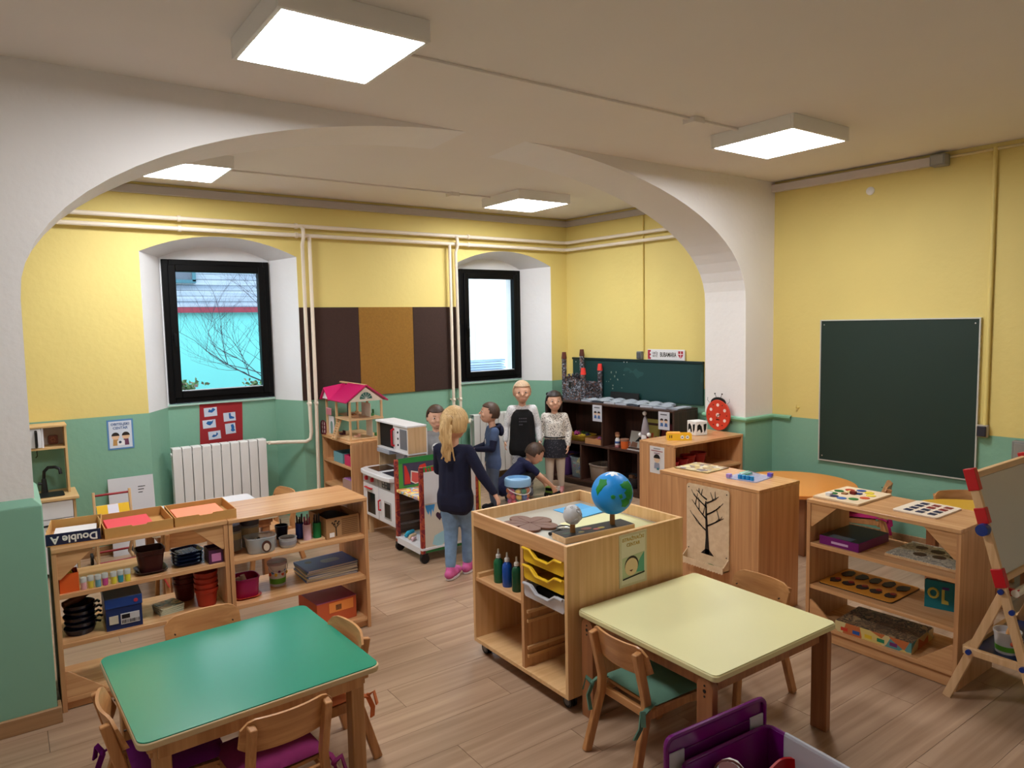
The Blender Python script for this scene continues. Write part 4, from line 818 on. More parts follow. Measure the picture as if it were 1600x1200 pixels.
# ================================================================ ON THE TRAY CABINET
zt = .6886
t = thing('leaf_puzzle', 'brown wooden flower shaped board lying in the tray', 'wooden board', (2.105, 2.805, zt), 10); P = []
for a in range(0, 360, 5):
    q_ = .075+.06*abs(math.cos(R(a*2.5)))**.55; P.append((q_*math.cos(R(a))*.95, q_*math.sin(R(a))*1.15))
MB().prism(P, 'z', 0, .012).build('board', mat('leaf_brown', rgb(104, 62, 42), .5, noise=.1, scale=25), t, .0015)
mvl = MB()
for a in range(0, 360, 36): mvl.tube([(0, 0, .0122), (.1*math.cos(R(a)), .12*math.sin(R(a)), .0122)], .0008, 4)
mvl.build('engraved_line', mat('engraved', rgb(96, 54, 34), .6), t)
t = thing('blue_folder', 'bright blue card folder lying at back of the tray', 'folder', (2.48, 2.85, zt), 4); g = MB(); g.prism([(-.115, -.11), (.085, -.105), (.105, .105), (-.10, .11)], 'z', 0, .002); g.build('rear_cover', mat('folder_blue', rgb(60, 164, 226), .4), t)
g = MB(); g.prism([(-.118, -.112), (.082, -.108), (.10, .0), (-.11, .0)], 'z', .003, .005); g.build('front_cover', mat('folder_blue2', rgb(76, 180, 238), .4), t)
# blue globe and moon on a painted plank
t = thing('globe_model', 'painted blue and green globe with grey moon on a wooden base', 'globe', (2.245, 2.485, zt), -5)
B((-.205, -.055, 0), (.205, .055, .030)).build('base', pinex, t, .002); dk_ = mat('black_paint', rgb(34, 30, 28), .6)
B((-.203, -.05, .0301), (.203, .053, .0312)).build('painted_top', dk_, t)
for x, y, r_, c in ((-.16, .0, .022, (40, 60, 44)), (-.09, -.02, .016, (190, 170, 90)), (-.04, .01, .03, (150, 84, 74)), (.03, -.015, .02, (170, 150, 70)), (.0, -.02, .02, (170, 90, 80))): MB().prism(circ(x, y, r_, 14, r_*.6), 'z', .0313, .0320).build('painted_patch', mat('patch_%d_%d' % c[:2], rgb(*c), .6), t)
cork = mat('cork', rgb(150, 108, 62), .8, noise=.2, scale=60)
MB().cyl((-.125, 0, .0315), (-.125, 0, .075), .013, .012).build('moon_post', cork, t); MB().cyl((.11, 0, .0315), (.11, 0, .085), .013, .012).build('globe_post', cork, t)
mo = MB(); mo.ell((0, 0, 0), (.044, .044, .046), 28, 18); o = mo.build('moon', mat('moon_silver', rgb(190, 190, 192), .45, noise=.15, scale=30, bump=.6, bscale=40), t, loc=(-.125, 0, .115)); rr = random.Random(4)
for k in range(14):
    d = Vector((rr.gauss(0, 1), rr.gauss(0, 1), rr.gauss(0, 1))).normalized(); q_ = d.to_track_quat('Z', 'Y'); c_ = MB(); c_.T = Matrix.Translation(d*.0445) @ q_.to_matrix().to_4x4(); s_ = rr.uniform(.007, .012); c_.lathe([(s_, -.003), (s_, .001), (s_*.8, .0022), (s_*.6, .0008), (0, .0004)], n=12); c_.build('crater', mat('crater_grey', rgb(166, 166, 168), .5), o)
gl = MB(); gl.ell((0, 0, 0), (.10, .10, .102), 40, 28); o = gl.build('globe', mat('globe_blue', rgb(24, 140, 220), .45, noise=.06, scale=20), t, loc=(.11, 0, .185)); m_land = mat('land_green', rgb(20, 128, 44), .6)
def land(lat, lon, pts, m=m_land):
    """curved patch on the globe; lon measured from the side that faces the viewer"""
    g = MB(); vs = []
    a0 = R(-118+lon); la = R(lat)
    d = Vector((math.cos(la)*math.cos(a0), math.cos(la)*math.sin(a0), math.sin(la))); ex = Vector((-math.sin(a0), math.cos(a0), 0)); ez = d.cross(ex)*-1
    ez = (Vector((0, 0, 1))-d*d.z).normalized(); rings = 4; n = len(pts); vs.append(d*.1025)
    for k in range(1, rings+1):
        for x, y in pts: p = (d*.10+ex*x*k/rings+ez*y*k/rings).normalized(); vs.append(p*(.1025 if k < rings else .0995)*Vector((1, 1, 1)).length/math.sqrt(3))
    fs = [(0, 1+i, 1+(i+1) % n) for i in range(n)]
    for k in range(rings-1): fs += [(1+k*n+i, 1+(k+1)*n+i, 1+(k+1)*n+(i+1) % n, 1+k*n+(i+1) % n) for i in range(n)]
    g.add(vs, fs); g.build('painted_land', m, o)
land(28, -48, [(-.03, .05), (.02, .055), (.035, .02), (.01, -.02), (-.012, -.055), (-.03, -.02)])
land(18, 38, [(-.04, .04), (.0, .055), (.05, .06), (.07, .02), (.06, -.03), (.035, -.065), (-.012, -.05), (-.025, -.01), (.0, .005), (-.032, .016)])
land(-18, 30, [(-.03, .02), (.0, .03), (.03, .02), (.035, -.01), (.01, -.03), (-.02, -.02)]); land(2, -8, [(-.012, .006), (0, .012), (.013, .004), (.006, -.01), (-.008, -.008)]); land(2, 12, [(-.01, .01), (.008, .014), (.014, -.004), (0, -.012)])
land(84, 0, [(-.05, -.02), (-.03, .04), (.02, .05), (.055, .01), (.03, -.035), (-.01, -.045)], mat('ice_white', rgb(232, 238, 242), .6))
land(-5, 150, [(-.04, .03), (0, .05), (.05, .03), (.03, -.04), (-.03, -.04)]); land(30, 110, [(-.04, .03), (.04, .04), (.05, -.02), (-.03, -.03)])
t = thing('magnifying_glass', 'black handled magnifying glass behind the globe base', 'magnifier', (2.175, 2.625, zt), 16); MB().tube([(-.12, 0, .012), (-.05, 0, .013), (-.035, 0, .013)], .009, 10, [.009, .01, .005]).build('handle', BLK, t)
rg = MB(); rg.tube([(.035*math.cos(R(a)), .035*math.sin(R(a)), .013) for a in range(0, 361, 15)], .0045, 8, cap=False); rg.build('rim', BLK, t); MB().lathe([(0, .011), (.033, .0125), (.033, .0135), (0, .015)], n=24).build('lens', mat('lens_glass', (1, 1, 1, 1), .02, trans=1), t)
for i, (y, c, n_) in enumerate(((2.89, (30, 110, 70), 'clear green'), (2.815, (24, 78, 168), 'blue'), (2.735, (20, 76, 48), 'dark green'))):
    t = thing('glue_bottle', '%s paint bottle with white nozzle on cabinet shelf' % n_, 'bottle', (1.966, y, .4032), 0, 'paint bottles in the tray cabinet')
    MB().lathe([(0, 0), (.0235, 0), (.025, .004), (.025, .098), (.022, .112), (.012, .122), (.012, .128), (0, .128)], n=20).build('bottle_body', mat('bot_%d' % c[1], rgb(*c), .25, alpha=.85 if i == 0 else 1), t); MB().lathe([(.013, .126), (.013, .140), (.006, .146), (.004, .170), (0, .171)], n=16).build('nozzle', WH, t)
# poster on the end of the cabinet
t = poster('paper_poster', 'cream poster reading ISTRAŽIVAČKI CENTAR on end of tray cabinet', .176, .245, (2.298, 2.2822, .49), 0, (226, 222, 196), (214, 206, 170)); mt2 = mat('print_gold_text', rgb(196, 164, 70), .7)
text('ISTRAŽIVAČKI', 'lettering', .022, mt2, t, (0, -.0035, .218), (R(90), 0, 0), .0004, bold=.0004); text('CENTAR', 'lettering', .022, mt2, t, (0, -.0035, .192), (R(90), 0, 0), .0004, bold=.0004)
flat(t, 'printed_field', [(-.07, .04), (.07, .04), (.07, .145), (-.07, .135)], (190, 202, 160), .003); flat(t, 'printed_leaves', [(.0, .06), (.07, .05), (.07, .145), (.045, .12), (.03, .1)], (96, 170, 140), .0036)
flat(t, 'printed_hair', circ(-.012, .095, .044), (60, 50, 40), .0040); flat(t, 'printed_head', circ(-.014, .088, .041), (232, 206, 160), .0046); flat(t, 'printed_mouth', [(-.028, .074), (-.004, .074), (-.016, .066)], (96, 40, 40), .0052); flat(t, 'printed_stripe', [(-.07, .034), (.07, .046), (.07, .052), (-.07, .04)], (40, 34, 30), .0056)

# ================================================================ TREE BOARD AND THINGS ON THE BACKED SHELF
t = thing('tree_board', 'plywood board with black bare tree and small tray on beech shelf back', 'wall board', (3.3665, 2.718, .2), -90)
m = MB(); m.prism(rrect(-.157, .03, .157, .508, .02), 'y', -.009, 0); m.build('plate', plyw, t, .001); bk_ = mat('tree_black', rgb(26, 20, 18), .6); tb = MB()
def twig(p, d, ln, r, lv, rr):
    q0 = Vector(p); pts = [q0]; dd = Vector(d).normalized()
    for i in range(4): dd = (dd+Vector((rr.uniform(-.2, .2), 0, rr.uniform(-.05, .2)))).normalized(); q0 = q0+dd*ln/4; q0.x = max(-.14, min(.14, q0.x)); q0.z = min(.49, q0.z); pts.append(q0)
    tb.tube(pts, r, 5, [r*(1-.17*i) for i in range(5)])
    if lv: 
        for i in (1, 2, 3): twig(pts[i], (dd+Vector((rr.choice((-1, 1))*.9, 0, .3))), ln*.5, r*.55, lv-1, rr)
rr = random.Random(11); tb.tube([(-.0, -.010, .10), (.0, -.010, .2), (-.005, -.010, .30), (-.01, -.010, .42)], .012, 6, [.02, .011, .009, .005]); tb.prism([(-.045, .098), (.05, .098), (.014, .13), (-.012, .13)], 'y', -.0105, -.0092)
for z, sx, l_ in ((.24, -1, .13), (.27, 1, .14), (.31, -1, .15), (.34, 1, .12), (.38, -1, .12), (.41, 1, .1), (.43, -1, .09)): twig((-.003, -.010, z), (sx*.95, 0, .45), l_, .006, 1, rr)
tb.v = [(a, -.0092-(.0018 if b < -.0095 else 0), c) for a, b, c in tb.v]; tb.build('tree_cutout', bk_, t)
s = MB(); zz = [(-.155+.01*k, .022+(.008 if k % 2 else 0)) for k in range(32)]; s.prism(zz+[(.155, .062), (-.155, .062)], 'y', -.062, -.055); s.build('tray_front', plyw, t); B((-.155, -.055, .034), (.155, -.009, .04)).build('tray_floor', plyw, t)
for sx in (-1, 1): g = MB(); g.prism([(-.009, .034), (-.058, .034), (-.055, .062), (-.009, .10)], 'x', sx*.152-.003, sx*.152+.003); g.build('tray_side', plyw, t)
for x, z in ((-.14, .485), (.14, .485), (-.14, .11), (.14, .11)): MB().cyl((x, -.0105, z), (x, -.009, z), .004, n=8).build('screw', bk_, t)
MB().ell((.045, -.035, .048), (.03, .012, .008), 10, 6).build('felt_leaf', mat('leaf_green', rgb(60, 110, 50), .8), t)
o = None
t = thing('game_board', 'square printed board game lying on backed beech shelf', 'board game', (3.605, 2.965, ZT), 4)
B((-.115, -.125, 0), (.115, .125, .006)).build('board', mat('board_edge', rgb(150, 130, 84), .6), t); m_gb = patches('board_print', [rgb(226, 214, 176), rgb(196, 170, 110), rgb(150, 120, 90), rgb(214, 206, 190), rgb(120, 110, 120)], 34, .4)
B((-.113, -.123, .006), (.113, .123, .0065)).build('printed_face', m_gb, t)
t = thing('plastic_puzzle', 'clear plastic building set with blue cylinders on backed shelf', 'toy', (3.60, 2.60, ZT), 8); m_pb = mat('clear_blue', rgb(190, 204, 240), .1, alpha=.45)
g = MB(); g.prism(rrect(-.11, -.10, .11, .10, .02), 'z', 0, .006); g.build('base_plate', m_pb, t)
for k in range(4): MB().lathe([(0, .006), (.012, .006), (.012, .03), (0, .031)], n=14).build('blue_peg', mat('peg_blue', rgb(30, 150, 220), .2), t, loc=(-.085, -.06+.026*k, 0))
for x, y, c in ((.09, -.085, (110, 90, 210)), (-.09, .085, (170, 140, 220))): MB().prism(rrect(-.014, -.014, .014, .014, .004), 'z', .006, .026).build('corner_cube', mat('cube_%d' % c[0], rgb(*c), .2), t, loc=(x, y, 0))
MB().prism(rrect(-.05, -.025, .05, .025, .02), 'z', .006, .018).build('mint_lid', mat('mint', rgb(130, 206, 180), .3, alpha=.8), t, loc=(.05, .05, 0)); MB().tube([(-.02, .06, .012), (.04, .02, .03), (.08, -.02, .012)], .003, 6).build('wire', steel, t)
# ---- shelf with the ladybird clock
t = thing('ladybird_clock', 'round red ladybird shaped wall clock leaning on right pilaster', 'clock', (4.945, 3.885, .7484), -90)
m = MB(); m.prism(circ(0, .135, .124, 40, .131), 'y', -.014, 0); m.build('body', mat('lady_red', rgb(206, 62, 40), .4), t, .003)
g = MB(); g.prism([(.078*math.cos(R(a)), .236+.052*math.sin(R(a))) for a in range(-8, 189, 14)], 'y', -.012, -.002); g.build('head', BLK, t)
for k in range(6):
    a = R(90+60*k); MB().prism(circ(.082*math.cos(a), .135+.086*math.sin(a), .014, 16), 'y', -.0155, -.014).build('hour_dot', mat('dot_cream', rgb(240, 214, 206), .5), t)
for k in range(6):
    a = R(120+60*k); MB().prism(circ(.092*math.cos(a), .135+.098*math.sin(a), .005, 10), 'y', -.0155, -.014).build('small_dot', BLK, t)
MB().prism(circ(0, .135, .018, 18), 'y', -.0165, -.014).build('centre_disc', mat('dot_cream2', rgb(236, 200, 190), .5), t); hd = MB(); hd.tube([(0, -.018, .135), (.03, -.018, .145)], .0025, 5); hd.tube([(0, -.018, .135), (-.008, -.018, .108)], .002, 5); hd.build('clock_hand', BLK, t); B((-.016, -.0158, .092), (.016, -.014, .1)).build('maker_mark', BLK, t)
an = MB()
for sx in (-1, 1): an.tube([(sx*.02, -.006, .28), (sx*.03, -.006, .30), (sx*.036, -.006, .312)], .002, 6); an.ell((sx*.037, -.006, .316), (.007, .005, .007), 10, 6); an.tube([(sx*.09, -.006, .235), (sx*.115, -.006, .255), (sx*.112, -.006, .28)], .0015, 6); an.tube([(sx*.123, -.006, .10), (sx*.14, -.006, .09), (sx*.138, -.006, .07)], .0015, 6)
an.build('feeler', BLK, t)
t = thing('card_box', 'bright yellow open card box with small pictures on beech shelf', 'box', (4.345, 3.80, ZT), -40); m_yb = mat('yellow_card', rgb(240, 190, 44), .5); g = MB(); w_, d_, h_ = .19, .085, .052
for a, b in (((-w_/2, -d_/2, 0), (w_/2, d_/2, .003)), ((-w_/2, -d_/2, .003), (w_/2, -d_/2+.003, h_)), ((-w_/2, d_/2-.003, .003), (w_/2, d_/2, h_)), ((-w_/2, -d_/2+.003, .003), (-w_/2+.003, d_/2-.003, h_)), ((w_/2-.003, -d_/2+.003, .003), (w_/2, d_/2-.003, h_))): g.box(a, b)
g.build('carton', m_yb, t); B((-w_/2+.006, -d_/2+.006, .003), (.01, d_/2-.006, h_+.008)).build('cards', mat('cards_orange', rgb(250, 180, 80), .6), t)
for x in (.02, .06): MB().prism(circ(x, .026, .014, 14), 'y', -d_/2-.0012, -d_/2).build('picture_dot', paper, t); MB().prism(circ(x, .026, .008, 8, .004), 'y', -d_/2-.002, -d_/2-.0012).build('picture_animal', mb_, t)
for x in (-.08, -.065): B((x, -d_/2-.0012, .02), (x+.006, -d_/2, .042)).build('picture_mark', mb_, t)
t = thing('cow_cube', 'white cube with black cow patches on beech shelf', 'cube', (4.655, 3.875, ZT), -14); B((-.058, -.058, 0), (.058, .058, .116)).build('cube', mat('cube_white', rgb(234, 232, 230), .5), t, .004)
for pts in ([(-.045, .03), (-.04, .085), (-.02, .095), (.0, .075), (.01, .03), (-.005, .02), (-.015, .05), (-.03, .045)], [(.02, .09), (.05, .095), (.045, .05), (.03, .02), (.022, .05)]):
    g = MB(); g.prism(pts, 'y', -.0592, -.058); g.build('black_patch', BLK, t); g = MB(); g.T = Matrix.Rotation(R(-90), 4, 'Z'); g.prism(pts, 'y', -.0592, -.058); g.build('black_patch', BLK, t)
for i, (x, y, r_, h_) in enumerate(((4.20, 3.74, .05, .085), (4.33, 3.76, .052, .09), (4.45, 3.80, .062, .10), (4.60, 3.82, .066, .10))):
    flowerpot('glossy red flowerpot, %s on the beech shelf under the clock' % ('leftmost', 'second from left', 'second from right', 'rightmost')[i], x, y, .5152, r_, h_, (156, 24, 34), grp='red flowerpots in a row')
t = poster('paper_poster', 'white poster with dark haired cartoon child on end of beech shelf', .15, .212, (4.1115, 3.815, .505), -90, (228, 226, 228))
for k_, (hw_, zz_) in enumerate(((.035, .192), (.06, .174), (.03, .156))): flat(t, 'printed_line', [(-hw_, zz_), (hw_, zz_), (hw_, zz_+.007), (-hw_, zz_+.007)], ((150, 150, 160), (170, 110, 116), (160, 130, 150))[k_], .0026)
flat(t, 'printed_head', circ(0, .115, .03), (232, 200, 170), .0026); flat(t, 'printed_hair', [(.033*math.cos(R(a)), .12+.033*math.sin(R(a))) for a in range(0, 181, 15)], (30, 24, 24), .0032); flat(t, 'printed_coat', [(-.03, .04), (.03, .04), (.024, .085), (-.024, .085)], (150, 156, 176), .0026); flat(t, 'printed_badge', [(.0, .03), (.022, .03), (.022, .046), (.0, .046)], (70, 130, 140), .0034)

# ================================================================ ON THE PUZZLE SHELF
t = thing('disc_game', 'wooden board game with ring of coloured discs and pegs', 'board game', (3.595, 1.975, ZT), 0); B((-.15, -.125, 0), (.185, .12, .012)).build('board', plyw, t, .002)
dc = [(34, 40, 90), (30, 110, 50), (24, 104, 44), (196, 70, 40), (44, 80, 150), (232, 206, 60), (238, 214, 70), (204, 84, 44), (40, 120, 56), (70, 110, 180)]
for k, c in enumerate(dc): a = R(150-36*k); MB().prism(circ(.015+.115*math.cos(a), .085*math.sin(a), .024, 20), 'z', .0121, .0145).build('disc', mat('disc_%d_%d_%d' % c, rgb(*c), .4), t)
for k, (x, y, c) in enumerate(((-.09, .065, (232, 232, 236)), (.03, .0, (120, 20, 24)), (.05, -.02, (40, 60, 130)), (0, .03, (150, 100, 60)), (.06, .03, (236, 226, 150)))): g = MB(); g.prism(rrect(-.014, -.014, .014, .014, .003), 'z', .0121, .028 if k < 2 else .018); g.build('counter', mat('cnt_%d' % k, rgb(*c), .4), t, loc=(x, y, 0))
t = thing('inset_puzzle', 'cream inset puzzle with red and navy number tiles on shelf top', 'puzzle', (3.632, 1.607, ZT), 0); g = MB(); g.prism(rrect(-.135, -.105, .135, .105, .018), 'z', 0, .008); g.build('board', mat('cream_board', rgb(232, 216, 196), .5), t, .001); MB().prism(rrect(-.133, -.103, .133, .103, .018), 'z', -.0, .003).build('dark_edge', bk_, t).scale = (1.012, 1.014, 1)
for i in range(4):
    for j in range(3): c = (26, 34, 72) if (i < 2 or j == 2) else (130, 36, 34); B((-.105+.056*i, -.08+.055*j, .0081), (-.105+.056*i+.036, -.08+.055*j+.034, .0105)).build('number_tile', mat('tile_%d' % c[0], rgb(*c), .4), t, .003)
t = thing('game_box', 'purple game box with black top on middle of puzzle shelf', 'game box', (3.58, 1.94, .5172), 0); B((-.15, -.105, 0), (.15, .105, .045)).build('carton', mat('game_purple', rgb(112, 18, 108), .4), t, .001); B((-.148, -.103, .0451), (.148, .103, .046)).build('picture_top', mat('game_black', rgb(24, 28, 26), .3, noise=.5, scale=14), t)
B((-.145, -.06, .0461), (-.09, .06, .0464)).build('title_patch', mat('title_grey', rgb(86, 104, 116), .4), t); B((-.1508, -.05, .014), (-.1502, .04, .026)).build('side_title', mat('title_pale', rgb(206, 170, 206), .5), t)
t = thing('inset_puzzle', 'grey printed inset puzzle with round holes on middle of puzzle shelf', 'puzzle', (3.64, 1.575, .5172), 0); B((-.145, -.165, 0), (.14, .165, .012)).build('base', pinex, t, .001); B((-.14, -.16, .0121), (.135, .16, .0165)).build('printed_plate', patches('puzzle_print', [rgb(206, 202, 190), rgb(190, 188, 176), rgb(140, 140, 136), rgb(214, 210, 198)], 30, .5, 'N'), t)
for x, y, r_ in ((-.05, .04, .03), (-.03, -.04, .03), (.05, .0, .032), (.06, .08, .028), (.02, -.09, .024)): MB().prism(circ(x, y, r_, 20), 'z', .0166, .0172).build('round_hole', mat('hole_brown', rgb(66, 40, 30), .6), t)
t = thing('inset_puzzle', 'orange inset board with dark animal number pieces on lower puzzle shelf', 'puzzle', (3.622, 1.88, .2902), 1); g = MB(); g.prism(rrect(-.155, -.19, .155, .19, .02), 'z', 0, .007); g.build('board', mat('ochre_board', rgb(206, 138, 44), .5), t, .001); MB().prism(rrect(-.157, -.192, .157, .192, .02), 'z', 0, .004).build('dark_edge', bk_, t)
rr = random.Random(8)
for i in range(2):
    for j in range(5):
        P = [((.03+.012*rr.random())*math.cos(R(a))*(1.4 if i else 1), (.022+.012*rr.random())*math.sin(R(a))) for a in range(0, 360, 40)]; g = MB(); g.prism(P, 'z', .0071, .011); g.build('animal_piece', mat('piece_dark', rgb(44, 26, 26), .5), t, loc=(-.07+.14*i, -.145+.072*j, 0))
        if i == 0: g = MB(); g.prism(circ(0, 0, .015, 10), 'z', .0111, .0145); g.build('number_piece', mat('piece_red', rgb(140, 36, 32), .5), t, loc=(-.05, -.15+.072*j, 0))
t = thing('picture_book', 'teal board book with yellow figures standing on lower puzzle shelf', 'book', (3.60, 1.512, .2902), -75); B((-.07, -.012, 0), (.07, .013, .135)).build('pages', mat('book_dark', rgb(44, 60, 66), .5), t, .001); B((-.072, -.015, 0), (.072, -.012, .137)).build('front_cover', mat('teal_cover', rgb(14, 118, 132), .3), t)
g = MB(); g.tube([(-.035+.02*math.cos(R(a)), -.0155, .075+.022*math.sin(R(a))) for a in range(0, 361, 30)], .006, 6, cap=False); g.prism([(.0, .03), (.03, .03), (.028, .045), (.012, .05), (.012, .10), (0, .10)], 'y', -.017, -.015); g.build('cover_figures', mat('figure_yellow', rgb(196, 190, 90), .5), t); B((.002, -.0172, .1), (.03, -.015, .112)).build('cover_spot', mat('figure_purple', rgb(80, 50, 130), .5), t)
t = thing('game_box', 'large worn game box with colourful sides on bottom of puzzle shelf', 'game box', (3.555, 1.765, .0852), 4); B((-.13, -.185, 0), (.135, .185, .055)).build('carton', patches('worn_sides', [rgb(214, 196, 140), rgb(222, 200, 120), rgb(196, 110, 60), rgb(226, 214, 176), rgb(90, 150, 150)], 12, .5), t, .001); B((-.128, -.183, .0551), (.133, .183, .056)).build('picture_top', patches('worn_top', [rgb(120, 96, 74), rgb(84, 66, 54), rgb(150, 124, 92), rgb(60, 50, 48), rgb(176, 150, 110)], 14, .35, 'N'), t)
for k, c in enumerate(((206, 60, 40), (40, 90, 170), (226, 190, 50), (30, 130, 90), (120, 50, 110))): B((-.131, .12-.06*k, .012), (-.1302, .155-.06*k, .03)).build('side_stripe', mat('sst_%d' % k, rgb(*c), .5), t)
# ================================================================ TOY KITCHEN WITH OVEN (white, red knobs)
t = thing('toy_kitchen', 'white toy cooker with red knobs and microwave shelf, left of play cart', 'toy kitchen', (2.36, 5.425, 0), -90)
m_tk = mat('toy_white', rgb(232, 232, 236), .35); m_gp = mat('panel_grey', rgb(176, 174, 176), .45); m_kr = mat('knob_red', rgb(196, 28, 44), .3); m_dgl = mat('dark_glass', rgb(22, 20, 22), .12); tkw = wood('toy_kitchen_wood', rgb(204, 168, 124), rgb(222, 190, 150), 'z', .5)
KW = .58
for x in (.02, KW-.05): 
    for y in (.03, .24): B((x, y, 0), (x+.03, y+.03, .155)).build('foot', tkw, t)
B((0, .012, .155), (.012, .30, .52)).build('side_panel', m_tk, t); B((KW-.012, .012, .155), (KW, .30, .52)).build('side_panel', m_tk, t); B((.012, .29, .155), (KW-.012, .30, .90)).build('back_panel', m_tk, t); B((.012, .012, .155), (KW-.012, .29, .167)).build('base', m_tk, t)
for k in range(2):
    x0 = .004+k*KW/2; x1 = x0+KW/2-.008
    d = MB(); d.box((x0, 0, .165), (x1, .012, .425)); dr = d.build('oven_door', m_tk, t, .002)
    if k == 0:
        B((x0+.08, -.002, .19), (x1-.06, 0, .36)).build('door_glass', m_dgl, dr, .004); g = MB(); g.cap((x0+.06, -.012, .395), .007, (x1-.1, -.012, .395), .007); g.cyl((x0+.07, -.01, .395), (x0+.07, 0, .395), .005); g.cyl((x1-.11, -.01, .395), (x1-.11, 0, .395), .005); g.build('door_handle', m_kr, dr)
    else:
        B((x0+.1, -.004, .20), (x1-.06, 0, .34)).build('glass_frame', m_gp, dr, .002); B((x0+.115, -.006, .215), (x1-.075, -.004, .325)).build('door_glass', m_dgl, dr); g = MB(); g.tube([(x0+.03, 0, .25), (x0+.03, -.018, .255), (x0+.03, -.018, .325), (x0+.03, 0, .33)], .007, 8); g.build('door_handle', m_kr, dr)
    p = B((x0, 0, .43), (x1, .012, .505)).build('control_panel', m_gp, t, .002)
    if k == 0:
        for x in (x0+.08, x0+.19): MB().lathe([(0, .02), (.016, .018), (.019, 0), (0, 0)], n=18).build('knob', m_kr, p, loc=(x, 0, .47), rot=(R(90), 0, 0))
    else:
        B((x0+.07, -.003, .44), (x1-.07, 0, .5)).build('display', m_dgl, p)
        for i in range(2):
            for j in range(2): B((x0+.09+.045*i, -.0045, .449+.025*j), (x0+.115+.045*i, -.003, .462+.025*j)).build('button', m_gp, p)
ct = MB(); ct.prism([(-.01, .30), (-.012, .03), (.03, -.03), (.12, -.045), (KW-.12, -.045), (KW-.03, -.03), (KW+.012, .03), (KW+.01, .30)], 'z', .508, .545); ct.build('countertop', m_tk, t, .006)
B((.06, .02, .5452), (.26, .19, .549)).build('hob', mat('hob_dark', rgb(44, 30, 30), .2), t, .001); B((.33, .02, .5452), (.52, .18, .549)).build('sink_plate', mat('sink_navy', rgb(26, 34, 56), .2), t, .001)
mh = mat('hood_grey', rgb(160, 166, 178), .4)
B((.02, .14, .548), (.034, .29, .70)).build('upper_side_panel', tkw, t); B((KW-.034, .14, .548), (KW-.02, .29, .70)).build('upper_side_panel', tkw, t)
B((.01, .135, .70), (KW-.01, .29, .712)).build('upper_shelf', m_tk, t); B((.01, .125, .913), (KW-.01, .295, .927)).build('upper_top', m_tk, t, .002); B((KW-.024, .135, .712), (KW-.01, .29, .913)).build('upper_side_panel', tkw, t); B((.01, .135, .712), (.022, .29, .913)).build('upper_side_panel', tkw, t)
g = B((.022, .16, .712), (.30, .285, .913)).build('microwave_cavity', mat('cavity_black', rgb(10, 9, 10), .7), t); g = B((.30, .14, .712), (KW-.024, .155, .913)).build('microwave_door', m_tk, t, .002)
B((.42, .137, .735), (.535, .14, .89)).build('door_glass', mat('micro_grey', rgb(110, 112, 120), .3), g); q_ = MB(); q_.tube([(.315, .14, .745), (.315, .118, .755), (.315, .118, .87), (.315, .14, .88)], .009, 8); q_.build('door_handle', m_kr, g)
for k in range(3): MB().lathe([(0, .006), (.008, .005), (.009, 0), (0, 0)], n=12).build('button', BLK, g, loc=(.385, .14, .76+.05*k), rot=(R(90), 0, 0))
B((.03, .12, .665), (.25, .29, .698)).build('cooker_hood', mh, t, .004); MB().tube([(.30, .27, .69), (.30, .22, .60), (.36, .22, .56)], .012, 10).build('tap', mh, t)
for k in range(2): MB().prism(circ(.37+.09*k, .63, .035, 16, .05), 'y', .268, .285).build('hanging_pan', mat('pan_grey', rgb(120, 124, 134), .35), t)
# ================================================================ PAINTED PLAY CART
t = thing('play_cart', 'painted wooden play cart with hearts cloth on black wheels', 'cart', (2.36, 4.42, 0), 0)
m_post = patches('painted_post', [rgb(146, 44, 40), rgb(172, 74, 48), rgb(120, 30, 44), rgb(156, 52, 44)], 9, .5, 'N'); m_wt = mat('cart_white', rgb(226, 226, 230), .45); CX, CY = .46, .385
for i, (x, y) in enumerate(((0, 0), (0, CY), (CX, 0), (CX, CY))):
    B((x-.014, y-.014, .065), (x+.014, y+.014, .695)).build('post', m_post, t, .003); g = MB(); g.cyl((x+.01, y-.012, .034), (x+.01, y+.012, .034), .034, n=18); g.box((x-.016, y-.018, .034), (x+.03, y+.018, .072)); g.build('caster', BLK, t)
B((-.016, -.016, .095), (CX+.016, CY+.016, .112)).build('bottom_shelf', m_wt, t, .002); B((-.016, .014, .065), (-.004, CY-.014, .095)).build('bottom_rail', m_wt, t); B((-.012, .014, .455), (CX-.014, CY-.014, .472)).build('middle_shelf', patches('paint_splash', [rgb(236, 226, 220), rgb(238, 214, 90), rgb(228, 110, 90), rgb(120, 190, 220), rgb(238, 236, 232)], 10, .5, 'N'), t)
# painted canvas inside the upper compartment
pc = B((.01, CY-.012, .472), (CX, CY-.004, .70)).build('painted_canvas', mat('canvas_green', rgb(38, 128, 60), .5, noise=.25, scale=12), t); 
def blobp(name, pts, c, d, par): g = MB(); g.prism(pts, 'x', -.0062-d, -.006-d+.0012); g.build(name, mat('pb_%d_%d_%d' % c, rgb(*c), .5), par)
pc.data.materials[0] = mat('canvas_grey', rgb(64, 60, 88), .5, noise=.3, scale=16)
def pcp(name, pts, c, d): g = MB(); g.prism(pts, 'y', CY-.0125-d-.001, CY-.012-d); g.build(name, mat('pb_%d_%d_%d' % c, rgb(*c), .5), pc)
pcp('paint_border', [(.01, .66), (CX, .655), (CX, .70), (.01, .70)], (40, 134, 62), .0002); pcp('paint_border', [(.01, .472), (.05, .472), (.045, .66), (.01, .66)], (70, 150, 60), .0002); pcp('paint_border', [(.05, .472), (CX, .472), (CX, .486), (.05, .49)], (60, 140, 60), .0002)
